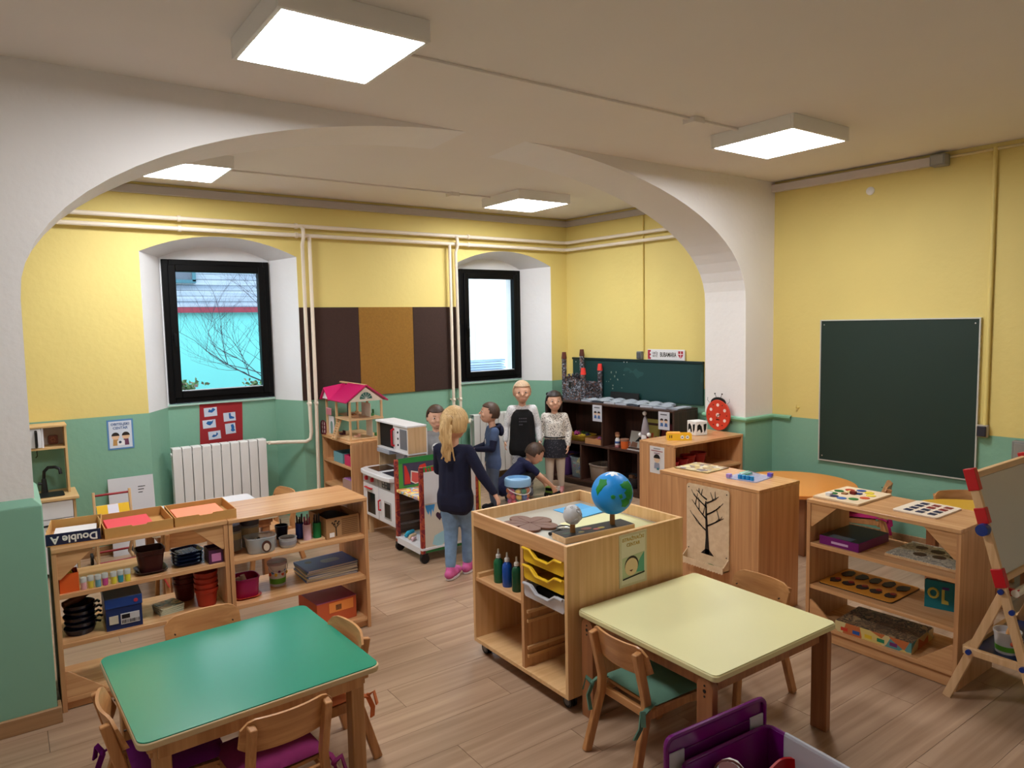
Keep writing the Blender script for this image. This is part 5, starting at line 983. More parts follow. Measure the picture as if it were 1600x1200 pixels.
pcp('paint_shape', [(.06, .50), (.11, .50), (.10, .57), (.075, .64), (.06, .645)], (196, 44, 40), .0004); pcp('paint_shape', [(.17, .57), (.19, .63), (.24, .64), (.25, .60), (.22, .565)], (206, 52, 44), .0004)
pcp('paint_line', [(.11, .515), (.15, .492), (.20, .50), (.225, .54), (.195, .578), (.15, .59), (.115, .60)], (224, 214, 206), .0006); pcp('paint_shape', [(.118, .52), (.152, .50), (.195, .507), (.216, .54), (.19, .57), (.15, .58), (.122, .588)], (206, 84, 80), .0016); pcp('paint_shape', [(.30, .55), (CX-.02, .56), (CX-.02, .68), (.34, .66)], (196, 48, 48), .0004)
for z in (.13, .21, .29, .37): B((.014, CY-.006, z), (CX-.014, CY+.006, z+.06)).build('back_slat', wood('slat_dark', rgb(64, 48, 38), rgb(92, 70, 56), 'x', .6), t)
B((CX-.006, .014, .115), (CX+.004, CY-.014, .455)).build('side_cloth', mat('cloth_dark_brown', rgb(70, 58, 50), .9), t)
# front cloth facing the viewer
fc = B((.014, -.012, .075), (CX-.014, -.006, .43)).build('printed_cloth', mat('cloth_beige', rgb(206, 198, 182), .9, noise=.06, scale=10), t); B((.014, -.014, .43), (CX-.014, -.006, .66)).build('white_panel', mat('cloth_white', rgb(222, 222, 226), .8), t); tp = MB(); tp.prism([(.014, .66), (CX-.014, .66), (CX-.014, .72), (.014, .695)], 'y', -.014, -.006); tp.build('painted_top_edge', patches('top_paint', [rgb(196, 48, 48), rgb(206, 60, 54), rgb(46, 140, 66), rgb(200, 52, 50)], 6, .5, 'N'), t)
def fp(name, pts, c, d=.0132): g = MB(); g.prism(pts, 'y', -d-.0008, -d); g.build(name, mat('fp_%d_%d' % c[:2], rgb(*c), .6), fc)
def heart(cx, cz, s): return [(cx+s*16*math.sin(a)**3/17, cz+s*(13*math.cos(a)-5*math.cos(2*a)-2*math.cos(3*a)-math.cos(4*a))/14) for a in [2*math.pi*k/28 for k in range(28)]]
fp('printed_heart', heart(.135, .33, .032), (58, 30, 52), .0122); fp('printed_heart', heart(.24, .335, .042), (58, 30, 53), .0122); fp('printed_heart', heart(.34, .33, .036), (58, 30, 54), .0122)
fp('blue_splash', [(.02, .42), (.10, .42), (.085, .36), (.075, .39), (.065, .33), (.055, .38), (.045, .35), (.03, .38)], (60, 140, 200), .0122); fp('pale_splash', [(.07, .13), (.14, .10), (.19, .15), (.2, .22), (.15, .21), (.09, .19)], (160, 206, 216), .0122); fp('green_hem', [(.014, .075), (CX-.014, .075), (CX-.014, .092), (.2, .098), (.014, .09)], (36, 104, 52), .0122)
g = MB(); g.tube([(CX+.018, -.016, .08), (CX+.018, -.016, .69)], .008, 8); g.build('yellow_pole', mat('pole_yellow', rgb(216, 206, 90), .5), t)
for i, (a, b, r_, c, n_) in enumerate((((2.378, 4.72, .128), (2.475, 4.782, .135), .016, (50, 170, 206), 'turquoise rolled cloth in the play cart'), ((2.372, 4.655, .124), (2.45, 4.70, .13), .013, (222, 196, 160), 'beige rolled cloth in the play cart'), ((2.37, 4.60, .124), (2.415, 4.635, .124), .013, (226, 190, 196), 'pale pink cloth doll in the play cart'))):
    c0 = Vector(a); o = MB().tube([Vector((0, 0, 0)), (Vector(b)-c0)*.4+Vector((0, .01, .004)), Vector(b)-c0], r_, 10, [r_*.7, r_*1.05, r_*.8]).build('cloth_roll', mat('roll_%d' % i, rgb(*c), .9, noise=.2, scale=30), loc=(c0.x, c0.y, .1125+r_)); tag(o, n_, 'cloth')

# ================================================================ DOLLHOUSE
t = thing('dollhouse', 'wooden dollhouse with magenta pitched roof and ladder stairs', 'dollhouse', (2.30, 5.52, ZT), 0); m_mag = mat('roof_magenta', rgb(196, 22, 96), .4); m_fw = mat('facade_white', rgb(232, 228, 234), .6)
B((0, 0, 0), (.33, .53, .014)).build('base', pinex, t, .001); B((0, 0, .168), (.31, .30, .18)).build('floor', pinex, t); B((.12, .30, .168), (.31, .52, .18)).build('floor', pinex, t)
for x, y in ((.006, .006), (.29, .006), (.006, .29), (.29, .29), (.006, .51), (.29, .51)): B((x, y, .014), (x+.016, y+.016, .325)).build('post', pine, t)
w1 = B((.025, .40, .014), (.03, .515, .168)).build('facade', m_fw, t); g = MB(); g.prism([(.425, .014), (.475, .014)]+[(.45+.025*math.cos(R(a)), .10+.025*math.sin(R(a))) for a in range(0, 181, 20)], 'x', .0235, .026); g.build('arched_door', mat('door_sage', rgb(120, 156, 150), .5), w1)
for k in range(6): B((.004, .405+.02*k, .18), (.010, .413+.02*k, .235)).build('balcony_rail', mat('rail_pink', rgb(214, 140, 150), .5), t)
B((.003, .40, .235), (.011, .52, .242)).build('balcony_rail', mat('rail_pink2', rgb(226, 160, 168), .5), t); B((.20, .02, .185), (.205, .20, .30)).build('back_wall', mat('wall_cream', rgb(226, 214, 200), .6), t); B((.22, .04, .014), (.225, .16, .165)).build('back_wall', mat('wall_cream2', rgb(222, 214, 204), .6), t)
B((.10, .215, .18), (.105, .27, .325)).build('dark_screen', BLK, t)
# roof: ridge along Y over the main block, cross gable over the left wing
m_edge = pine
def slab(name, a, b, c, d, th=.010):
    A_, B_, C_, D_ = (Vector(v) for v in (a, b, c, d)); n = (B_-A_).cross(D_-A_).normalized()*th; g = MB(); g.add([A_, B_, C_, D_, A_+n, B_+n, C_+n, D_+n], [(0, 3, 2, 1), (4, 5, 6, 7), (0, 1, 5, 4), (1, 2, 6, 5), (2, 3, 7, 6), (3, 0, 4, 7)]); return g.build(name, m_mag, t)
slab('roof_slope', (-.03, -.02, .318), (-.03, .34, .318), (.155, .34, .455), (.155, -.02, .455), -.010); slab('roof_slope', (.155, -.02, .455), (.155, .54, .455), (.345, .54, .318), (.345, -.02, .318), -.010)
slab('roof_slope', (-.04, .34, .318), (-.04, .445, .425), (.155, .445, .452), (.155, .34, .40), .008); slab('roof_slope', (-.04, .445, .425), (-.04, .545, .318), (.155, .545, .33), (.155, .445, .452), .008)
g = MB(); g.prism([(.0, .325), (.31, .325), (.155, .44)], 'y', .0, .012); gb = g.build('gable', mat('gable_cream', rgb(236, 222, 204), .6), t); g = MB(); g.prism([(.155+.055*math.cos(R(a)), .345+.055*math.sin(R(a))) for a in range(0, 181, 15)], 'y', -.003, 0); fw = g.build('fan_window', mat('fan_green', rgb(60, 110, 100), .5), gb)
for a in (30, 60, 90, 120, 150): MB().tube([(.155, -.004, .345), (.155+.055*math.cos(R(a)), -.004, .345+.055*math.sin(R(a)))], .0015, 4).build('glazing_bar', WH, fw)
g = MB(); g.prism([(.36, .325), (.53, .325), (.445, .41)], 'x', -.02, -.012); g.build('gable', m_fw, t); B((.145, -.01, .452), (.165, .53, .464)).build('ridge_batten', pinex, t)
st = MB(); 
for y in (.20, .26): st.tube([(-.06, y-.03, .006), (.04, y+.06, .172)], 1, flat=(.004, .007, Vector((0, 1, 0))))
st.build('stair_rail', pinex, t)
for k in range(9): u = (k+.5)/9; B((-.066+.10*u, .172+.09*u, .006+.166*u), (-.048+.10*u, .232+.09*u, .011+.166*u)).build('stair_tread', pinex, t)
for x, y, z, s_, c in ((.13, .22, .181, (.05, .05, .03), (216, 160, 70)), (.08, .12, .181, (.06, .04, .035), (196, 150, 110)), (.25, .12, .181, (.03, .03, .045), (70, 140, 80)), (.10, .10, .0145, (.04, .05, .02), (236, 190, 170)), (.26, .06, .0145, (.03, .03, .05), (60, 140, 80)), (.05, .30, .0145, (.04, .05, .03), (66, 20, 34)), (.16, .07, .231, (.03, .06, .02), (200, 160, 110))):
    if z > .2: continue
    g = MB(); g.box((x, y, z), (x+s_[0], y+s_[1], z+s_[2]*.5)); g.box((x+s_[0]*.8, y, z+s_[2]*.5), (x+s_[0], y+s_[1], z+s_[2]*1.2)); g.build('doll_furniture', mat('df_%d_%d' % c[:2], rgb(*c), .6), t, .002)
t = thing('toy_window', 'dark red arched toy window leaning beside the dollhouse', 'toy window', (2.292, 6.083, ZT), -78); m_wr = mat('window_wine', rgb(104, 14, 40), .4)
g = MB(); O = [(-.04, 0), (.04, 0), (.04, .085)]+[(.04*math.cos(R(a)), .085+.04*math.sin(R(a))) for a in range(15, 166, 15)]+[(-.04, .085)]; I = [(x*.8, .012+(z-.0)*.87) for x, z in O]; n = len(O)
g.add([(x, -.004, z) for x, z in O]+[(x, -.004, z) for x, z in I]+[(x, .004, z) for x, z in O]+[(x, .004, z) for x, z in I], [(i, (i+1) % n, n+(i+1) % n, n+i) for i in range(n)]+[(2*n+(i+1) % n, 2*n+i, 3*n+i, 3*n+(i+1) % n) for i in range(n)]+[((i+1) % n, i, 2*n+i, 2*n+(i+1) % n) for i in range(n)]+[(n+i, n+(i+1) % n, 3*n+(i+1) % n, 3*n+i) for i in range(n)]); g.build('arched_frame', m_wr, t)
b = MB(); b.box((-.003, -.003, .01), (.003, .003, .12)); 
for z in (.045, .08): b.box((-.033, -.003, z-.003), (.033, .003, z+.003))
b.build('glazing_bar', m_wr, t)
MB().prism([(x*.98, .01+z*.88) for x, z in O], 'y', .004, .006).build('backing', mat('back_pale', rgb(214, 190, 190), .6), t)
for i, (y0, y1, z, c, n_) in enumerate(((5.70, 5.90, .536, (110, 160, 170), 'pale blue open box on upper board of dollhouse shelf'), (5.50, 5.66, .536, (206, 40, 96), 'pink open box on upper board of dollhouse shelf'), (5.48, 5.72, .326, (176, 140, 130), 'brownish open box of dolls clothes on lower board of dollhouse shelf'))):
    t = thing('storage_box', n_, 'box', (2.305, y0, z), 0, 'boxes in the dollhouse shelf'); g = MB(); w_, d_, h_ = .20, y1-y0, .085
    for a, b in (((0, 0, 0), (w_, d_, .003)), ((0, 0, .003), (w_, .003, h_)), ((0, d_-.003, .003), (w_, d_, h_)), ((0, .003, .003), (.003, d_-.003, h_)), ((w_-.003, .003, .003), (w_, d_-.003, h_))): g.box(a, b)
    g.build('carton', mat('sbox_%d' % i, rgb(*c), .5), t); B((.004, .004, .003), (w_-.004, d_-.004, .05 if i < 2 else .09)).build('contents', mat('sfill_%d' % i, rgb(*((20, 20, 24), (40, 14, 26), (150, 96, 150))[i]), .9, noise=.3, scale=40), t, .01)

# ================================================================ SMALL WOODEN KITCHEN AT LEFT, PUSH CART, SHEET
t = thing('toy_kitchen', 'birch toy kitchen with black tap and white drawer by left pilaster', 'toy kitchen', (-.25, 5.78, 0), 0); bw = wood('birch_kitchen', rgb(206, 168, 112), rgb(226, 190, 138), 'x', .45); bwz = wood('birch_kitchen_z', rgb(206, 168, 112), rgb(226, 190, 138), 'z', .45)
B((0, .02, 0), (.016, .33, .535)).build('side_panel', bwz, t); B((.604, .02, 0), (.62, .33, .535)).build('side_panel', bwz, t); B((.016, .32, 0), (.604, .33, .535)).build('back_panel', m_tk, t)
B((-.015, -.01, .535), (.64, .335, .556)).build('countertop', bw, t, .003); B((.02, .005, .41), (.6, .02, .53)).build('drawer_front', m_tk, t, .002); dr = B((.02, .005, .03), (.6, .02, .405)).build('door', m_tk, t, .002)
MB().tube([(.30, .0, .36), (.30, -.02, .365), (.50, -.02, .375), (.50, .0, .38)], .008, 8).build('door_handle', BLK, dr)
g = MB(); g.prism(rrect(.36, .05, .56, .22, .02), 'z', .5562, .562); g.build('sink', mat('sink_black', rgb(28, 28, 32), .35), t); tp = MB(); tp.lathe([(.022, 0), (.02, .03), (.016, .09), (.013, .1)], (.45, .255, .556), 14); tp.tube([(.45, .255, .65), (.455, .245, .71), (.48, .225, .738), (.52, .20, .74), (.545, .185, .725), (.55, .18, .69)], .011, 10); tp.build('tap', mat('tap_black', rgb(30, 34, 36), .35), t); MB().tube([(.45, .255, .62), (.415, .25, .625)], .01, 8).build('tap_lever', mat('tap_black2', rgb(30, 34, 36), .35), t)
B((.588, .16, .556), (.602, .335, 1.03)).build('upper_side_panel', bwz, t); B((0, .16, .556), (.014, .335, 1.03)).build('upper_side_panel', bwz, t); B((0, .15, 1.03), (.605, .34, 1.045)).build('upper_top', bw, t, .002); B((.014, .155, .875), (.588, .335, .889)).build('upper_shelf', bw, t); B((.014, .325, .889), (.588, .335, 1.03)).build('upper_back', mat('back_beige', rgb(206, 186, 168), .6), t)
d = B((.16, .158, .892), (.45, .17, 1.026)).build('microwave_door', m_tk, t, .002); B((.33, .156, .92), (.37, .158, .99)).build('door_glass', m_dgl, d); MB().tube([(.42, .158, .90), (.42, .14, .91), (.42, .14, 1.0), (.42, .158, 1.01)], .009, 8).build('door_handle', BLK, d)
B((.452, .165, .889), (.464, .325, 1.03)).build('divider', m_tk, t); g = MB(); g.prism(rrect(.495, .892, .555, .955, .01), 'y', .30, .312); g.build('carved_tile', mat('tile_brown', rgb(120, 60, 36), .5), t)
for k in range(6): a = R(60*k); MB().ell((.525+.014*math.cos(a), .299, .924+.014*math.sin(a)), (.007, .003, .007), 8, 6).build('carved_petal', mat('petal_dark', rgb(150, 90, 60), .5), t)
hk = MB(); hk.tube([(.42, .2, .872), (.42, .2, .83), (.41, .2, .82)], .003, 6); hk.build('utensil_hook', BLK, t)
# doll push cart with striped cloth
t = thing('doll_stroller', 'wooden doll stroller with yellow and white striped seat', 'doll stroller', (.47, 5.56, 0), 0); SWD = .225
V = Vector((1, 0, 0))
for x in (0, SWD): MB().tube([(x, .05, .06), (x, .12, .34), (x, .16, .57)], 1, flat=(.008, .016, V)).build('side_frame', pine, t, .003); MB().tube([(x, .34, .06), (x, .10, .26)], 1, flat=(.008, .014, V)).build('side_frame', pine, t, .003); MB().tube([(x, .02, .08), (x, .38, .06)], 1, flat=(.008, .014, V)).build('side_frame', pine, t, .003)
mr_ = mat('bar_red', rgb(150, 24, 34), .4)
for y, z in ((.16, .545), (.04, .09), (.33, .09)): MB().cyl((0, y, z), (SWD, y, z), .008).build('cross_bar', mr_, t)
MB().cyl((0, .14, .47), (SWD, .14, .47), .006).build('cloth_bar', pinex, t)
for k in range(3): 
    c = ((234, 186, 40), (226, 222, 236), (234, 186, 40))[k]; g = MB(); g.grid(lambda u, v: (.012+(SWD-.024)*(k+u)/3, .135-.10*v-.05*math.sin(math.pi*v), .475-.25*v-.03*math.sin(math.pi*v)), 3, 8); g.build('striped_cloth', mat('stripe_%d' % k, rgb(*c), .8), t)
for x in (-.02, SWD+.02):
    for y in (.03, .35): g = MB(); g.cyl((x-.008, y, .045), (x+.008, y, .045), .045, n=20); o = g.build('wheel', mat('rubber_black', rgb(24, 24, 26), .7), t); MB().cyl((x-.0095, y, .045), (x+.0095, y, .045), .018, n=12).build('wheel_hub', m_gp, o)
t = thing('paper_sheet', 'large white drawing board leaning on green wall behind stroller', 'board', (.60, 6.03, 0), 0); o = B((0, -.004, 0), (.31, .004, .585)).build('sheet', mat('sheet_white', rgb(212, 212, 218), .6, noise=.05, scale=6), t); o.rotation_euler = (R(-7), 0, 0)
for k in range(3): B((.20, -.0048, .50-.022*k), (.25-.01*k, -.004, .506-.022*k)).build('handwriting', mb_, o)

# ================================================================ CASTLE AND BOOKLETS ON THE DARK UNIT
ZD = .8802
m_mos = patches('mosaic_stone', [rgb(34, 34, 42), rgb(96, 100, 112), rgb(52, 50, 56), rgb(150, 154, 166), rgb(70, 60, 60), rgb(120, 84, 74)], 75, .5)
t = thing('paper_castle', 'mosaic covered card castle with cup topped towers on dark shelf', 'toy castle', (5.0, 5.70, ZD), 4); CW = .29
B((-CW/2, -CW/2, 0), (CW/2, -CW/2+.012, .15)).build('castle_wall', m_mos, t); B((-CW/2, CW/2-.012, 0), (CW/2, CW/2, .24)).build('castle_wall', m_mos, t); B((-CW/2, -CW/2+.012, 0), (-CW/2+.012, CW/2-.012, .22)).build('castle_wall', m_mos, t); B((CW/2-.012, -CW/2+.012, 0), (CW/2, CW/2-.012, .18)).build('castle_wall', m_mos, t)
for k in range(5):
    x = -CW/2+.015+k*.058; B((x, -CW/2, .15), (x+.032, -CW/2+.012, .175)).build('merlon', m_mos, t); B((x, CW/2-.012, .24), (x+.032, CW/2, .265)).build('merlon', m_mos, t)
B((-.02, -CW/2-.001, .095), (.012, -CW/2, .108)).build('arrow_slit', BLK, t); B((-CW/2-.001, .02, .12), (-CW/2, .055, .19)).build('gate_opening', BLK, t)
for x, y, h, c in ((-CW/2+.012, CW/2-.012, .43, (96, 44, 30)), (CW/2-.03, CW/2-.03, .45, (86, 40, 28)), (-CW/2+.03, -CW/2+.014, .27, (230, 62, 54)), (CW/2-.012, -CW/2+.012, .30, (236, 66, 58))):
    MB().cyl((x, y, .0), (x, y, h), .025, n=16).build('tower', m_mos, t); MB().lathe([(.029, h), (.029, h+.004), (.021, h+.07), (0, h+.071)], (x, y, 0), 18).build('tower_cup', mat('cupc_%d' % c[0], rgb(*c), .45), t)
rr = random.Random(21); bi = 0
ords = ['first', 'second', 'third', 'fourth', 'fifth', 'sixth', 'seventh', 'eighth', 'ninth', 'tenth']
for rowi, (yy, n0) in enumerate(((.115, 7), (.26, 6))):
    for k in range(n0):
        lx = .46+.155*k+rowi*.07; wx, wy = DK(lx, yy); c = ((182, 190, 204), (60, 66, 78), (196, 200, 210))[k % 3]
        t = thing('booklet', 'grey booklet, %s from the castle in %s row on dark shelf' % (ords[k], ('front', 'rear')[rowi]), 'booklet', (wx, wy, ZD), -90+4.6+rr.uniform(-6, 6), 'booklets spread on the dark shelf')
        B((-.07, -.065, 0), (.07, .065, .018)).build('pages', mat('bk_pages_%d' % (k % 3), rgb(*c), .7), t, .002); g = MB(); g.grid(lambda u, v: (-.072+.144*u, -.067+.134*v, .0182+.012*math.sin(math.pi*u)*(.5+.5*v)), 8, 4); g.build('curled_cover', spots('booklet_cover', rgb(176, 186, 200), rgb(70, 78, 92), 22, .4, .5, 'NOISE'), t)
# folded paper at the end of the row, beside the pilaster
wx, wy = DK(1.53, .18)
t = thing('paper_pile', 'pile of loose grey papers at near end of dark shelf', 'paper', (wx, wy, ZD), -85)
for k in range(5): B((-.05+.004*k, -.10, .0032*k), (.05+.003*k, .10, .003+.0032*k)).build('sheet', mat('loose_sheet', rgb(170, 178, 190), .7), t, rot=(0, 0, R(2*k-4)))
# labels on the unit's front
for lx, lb, tx in ((.665, 'white picture card with two cartoon children on dark shelf', ''), (1.49, 'white picture card taped to near end of dark shelf', '')):
    wx, wy = DK(lx, -.003); t = poster('picture_card', lb, .125, .165, (wx, wy, .70), -90+4.6, (196, 196, 204)); flat(t, 'printed_line', [(-.04, .134), (.035, .134), (.035, .144), (-.04, .144)], (90, 90, 96), .0026)
    for sx in (-1, 1): flat(t, 'printed_head', circ(sx*.024, .08, .018), (214, 180, 150), .0026); flat(t, 'printed_hair', [(sx*.024+.019*math.cos(R(a)), .084+.019*math.sin(R(a))) for a in range(0, 181, 20)], (44, 30, 26), .0032); flat(t, 'printed_coat', [(sx*.024-.018, .03), (sx*.024+.018, .03), (sx*.024+.012, .062), (sx*.024-.012, .062)], (70, 100, 150), .0026)
def crate(label, lx, ly, z, w_, d_, h_, m, fill, name='storage_bin', n=26, lid=None, sq=4):
    wx, wy = DK(lx, ly); t = tub(label, wx, wy, z, -90+4.6, w_, d_, h_, m, name, cat='bin'); rr = random.Random(n)
    for k in range(n):
        c = fill[k % len(fill)]; x, y, zz = rr.uniform(-.32, .32)*w_, rr.uniform(-.32, .32)*d_, .012+rr.uniform(0, .85)*h_; s_ = rr.uniform(.012, .022)
        g = MB(); g.T = Matrix.Rotation(rr.uniform(0, 3), 4, (rr.random(), rr.random(), 1)); g.box((-s_*1.4, -s_, -s_*.8), (s_*1.4, s_, s_*.8)); g.cyl((0, 0, s_*.8), (0, 0, s_*1.1), s_*.5, n=8); g.build('toy_block', mat('blk_%d_%d_%d' % c, rgb(*c), .4), t, loc=(x, y, zz+.01))
    return t
zb = .0702
crate('clear bin full of coloured building blocks in dark shelf', .31, .15, zb, .19, .24, .215, mat('bin_clear', rgb(180, 200, 214), .15, alpha=.35), ((226, 176, 40), (200, 50, 90), (40, 80, 150), (226, 190, 60), (60, 140, 110)))
crate('purple bin of dolls in left corner of dark shelf', .11, .15, zb, .17, .24, .22, mat('bin_purple', rgb(90, 56, 120), .4, alpha=.9), ((140, 80, 130), (206, 140, 90), (176, 60, 90)), n=14)
crate('beige basket of grey sticks in the middle of dark shelf', .61, .15, zb, .26, .24, .17, mat('bin_beige', rgb(150, 132, 118), .6), ((120, 104, 92), (96, 84, 78), (140, 120, 104)), 'basket', n=14)
wx, wy = DK(.62, .12); t = thing('stick_bundle', 'bundle of grey sticks poking out of the beige basket', 'sticks', (wx, wy, zb+.17), -90)
for k in range(9): MB().tube([(-.06+.012*k, .02, -.08), (.02+.012*k, -.01+.004*k, .02), (.11+.008*k, .0, .05+.005*k)], .006, 7).build('stick', mat('stick_grey', rgb(116, 100, 90), .8), t)
crate('white basket of small toys at near end of dark shelf', 1.36, .15, zb, .24, .24, .18, mat('bin_white', rgb(196, 196, 204), .4), ((196, 120, 80), (180, 180, 184), (210, 90, 50)), n=18)
crate('dark low bin with wooden blocks in dark shelf beside basket', .99, .16, zb, .26, .22, .10, mat('bin_dark', rgb(44, 40, 44), .5), ((120, 80, 60), (90, 70, 66), (150, 110, 80)), n=12)
zm = .4552
crate('yellow tray of coloured toys on middle board of dark shelf', .28, .16, zm, .30, .22, .06, mat('bin_yellow', rgb(196, 160, 50), .5), ((206, 176, 60), (90, 120, 70), (150, 60, 110), (196, 150, 60), (70, 60, 110)), n=30, name='toy_tray')
wx, wy = DK(.58, .14); t = thing('toy_tray', 'wooden tray of small toys beside the yellow tray in dark shelf', 'tray', (wx, wy, zm), -90+4.6); g = MB(); mw = wood('tray_wood', rgb(176, 120, 76), rgb(196, 144, 98), 'x', .5)
for a, b in (((-.11, -.12, 0), (.11, .12, .005)), ((-.11, -.12, .005), (.11, -.112, .055)), ((-.11, .112, .005), (.11, .12, .055)), ((-.11, -.112, .005), (-.103, .112, .055)), ((.103, -.112, .005), (.11, .112, .055))): g.box(a, b)
g.build('tray', mw, t); rr = random.Random(6)
for k in range(12): c = ((110, 60, 120), (150, 150, 160), (60, 60, 90), (180, 90, 80))[k % 4]; MB().cap((rr.uniform(-.08, .08), rr.uniform(-.08, .08), .02), .014, (rr.uniform(-.08, .08), rr.uniform(-.08, .08), .05), .01, 8).build('toy_figure', mat('fig_%d' % c[0], rgb(*c), .5), t)
# right upper bay: bottle doll, orange mug, books, gnome
wx, wy = DK(.865, .07); t = thing('bottle_doll', 'white and brown bottle doll on dark shelf beside orange mug', 'doll', (wx, wy, zm), -80); MB().lathe([(0, 0), (.024, 0), (.026, .01), (.024, .075), (.014, .095), (0, .096)], n=16).build('body', mat('doll_white', rgb(210, 206, 204), .5), t); MB().ell((0, 0, .118), (.024, .024, .026), 14, 10).build('head', mat('doll_tan', rgb(196, 150, 110), .6), t); MB().lathe([(.026, .128), (.022, .145), (0, .152)], n=14).build('cap', mat('doll_brown', rgb(110, 64, 40), .6), t); MB().lathe([(.0262, .04), (.0258, .06)], n=16).build('blue_band', mat('doll_blue', rgb(60, 90, 150), .5), t); MB().lathe([(.0255, .002), (.0262, .02)], n=16).build('red_band', mat('doll_red', rgb(180, 60, 70), .5), t)
wx, wy = DK(.965, .06); t = thing('toy_mug', 'orange toy mug with handle on dark shelf', 'mug', (wx, wy, zm), -20); MB().lathe([(0, 0), (.034, 0), (.036, .01), (.040, .085), (.042, .095), (.038, .095), (.034, .08), (.03, .008), (0, .008)]).build('mug', mat('mug_orange', rgb(224, 104, 44), .35), t); MB().lathe([(.0415, .074), (.0425, .094), (.0385, .096)], n=28).build('rim_band', mat('mug_brown', rgb(150, 110, 90), .5), t); MB().tube([(.036, 0, .02), (.056, 0, .03), (.058, 0, .055), (.038, 0, .07)], .005, 8).build('handle', mat('mug_orange2', rgb(206, 90, 40), .35), t)
def standbook(label, lx, ly, w_, h_, c, tilt=-12, th=.012, pic=None):
    wx, wy = DK(lx, ly); t = thing('picture_book', label, 'book', (wx, wy, zm), -90+4.6); g = MB(); g.box((-w_/2, 0, 0), (w_/2, th, h_)); o = g.build('pages', mat('bkp_%d' % c[0], rgb(214, 208, 190), .7), t, rot=(R(tilt), 0, 0)); f = B((-w_/2-.002, -.002, 0), (w_/2+.002, 0, h_+.002)).build('front_cover', mat('bkc_%d_%d' % c[:2], rgb(*c), .4), t, rot=(R(tilt), 0, 0))
    if pic:
        for pts, cc in pic: g = MB(); g.prism([(x*w_, z*h_) for x, z in pts], 'y', -.003, -.002); g.build('cover_picture', mat('bkpic_%d_%d' % cc[:2], rgb(*cc), .5), f)
standbook('grey picture book with black bird leaning in dark shelf', 1.01, .17, .17, .16, (190, 190, 184), -16, pic=[([(-.1, .35), (.1, .6), (.25, .85), (.4, .8), (.42, .6), (.2, .4)], (24, 22, 24)), ([(-.4, .02), (.1, .02), (.1, .3), (-.3, .35)], (150, 110, 90))])
standbook('olive yellow picture book standing in dark shelf', 1.165, .2, .19, .29, (176, 166, 84), -8, pic=[([(-.4, .8), (.4, .8), (.4, .88), (-.4, .88)], (70, 40, 30)), ([(-.3, .05), (-.15, .05), (-.12, .5), (-.25, .5)], (190, 60, 40)), ([(0, .05), (.15, .05), (.15, .55), (.02, .55)], (200, 90, 50)), ([(.22, .05), (.4, .05), (.38, .45), (.24, .45)], (150, 70, 90))])
standbook('dark red picture book standing at near end of dark shelf', 1.40, .2, .22, .26, (92, 16, 26), -8, pic=[([(-.2, .3), (.2, .3), (.15, .7), (-.15, .7)], (150, 80, 80)), ([(-.3, .1), (-.1, .1), (-.1, .2), (-.3, .2)], (206, 190, 190))])
wx, wy = DK(1.23, .05); t = thing('gnome_figure', 'grey and red felt gnome with white pompoms on dark shelf', 'gnome', (wx, wy, zm), -85)
MB().lathe([(0, 0), (.04, 0), (.042, .02), (.034, .12), (.024, .17), (0, .172)], n=20).build('body', mat('felt_red', rgb(196, 30, 44), .9), t); MB().ell((0, -.02, .14), (.03, .02, .05), 14, 10).build('beard', mat('felt_white', rgb(226, 222, 222), .95), t); MB().lathe([(.04, .17), (.042, .182), (.032, .25), (.018, .32), (0, .36)], n=20).build('hat', mat('felt_grey', rgb(150, 140, 144), .9), t); MB().lathe([(.041, .185), (.037, .215)], n=20).build('hat_band', mat('felt_red2', rgb(176, 24, 44), .9), t)
for x, z in ((-.05, .16), (.05, .17), (.0, .37)): MB().ell((x, -.01, z), (.02, .02, .022), 12, 8).build('pompom', mat('pompom_white', rgb(232, 230, 228), .95), t)
wx, wy = DK(1.1, .045); o = B((-.09, -.008, 0), (.09, .008, .006)).build('ruler', mat('ruler_white', rgb(200, 196, 190), .5), loc=(wx, wy, zm), rot=(0, 0, R(-88))); tag(o, 'white wooden strip lying at front edge of dark shelf', 'ruler')
# flat dark frame behind the booklets
o = B((-.012, -.19, 0), (0, .19, .085)).build('dark_card', mat('card_black', rgb(14, 16, 18), .7), loc=RW(5.25, .05, ZD), rot=(0, R(8), R(3.786))); tag(o, 'dark card strip leaning on teal board behind the booklets', 'card')

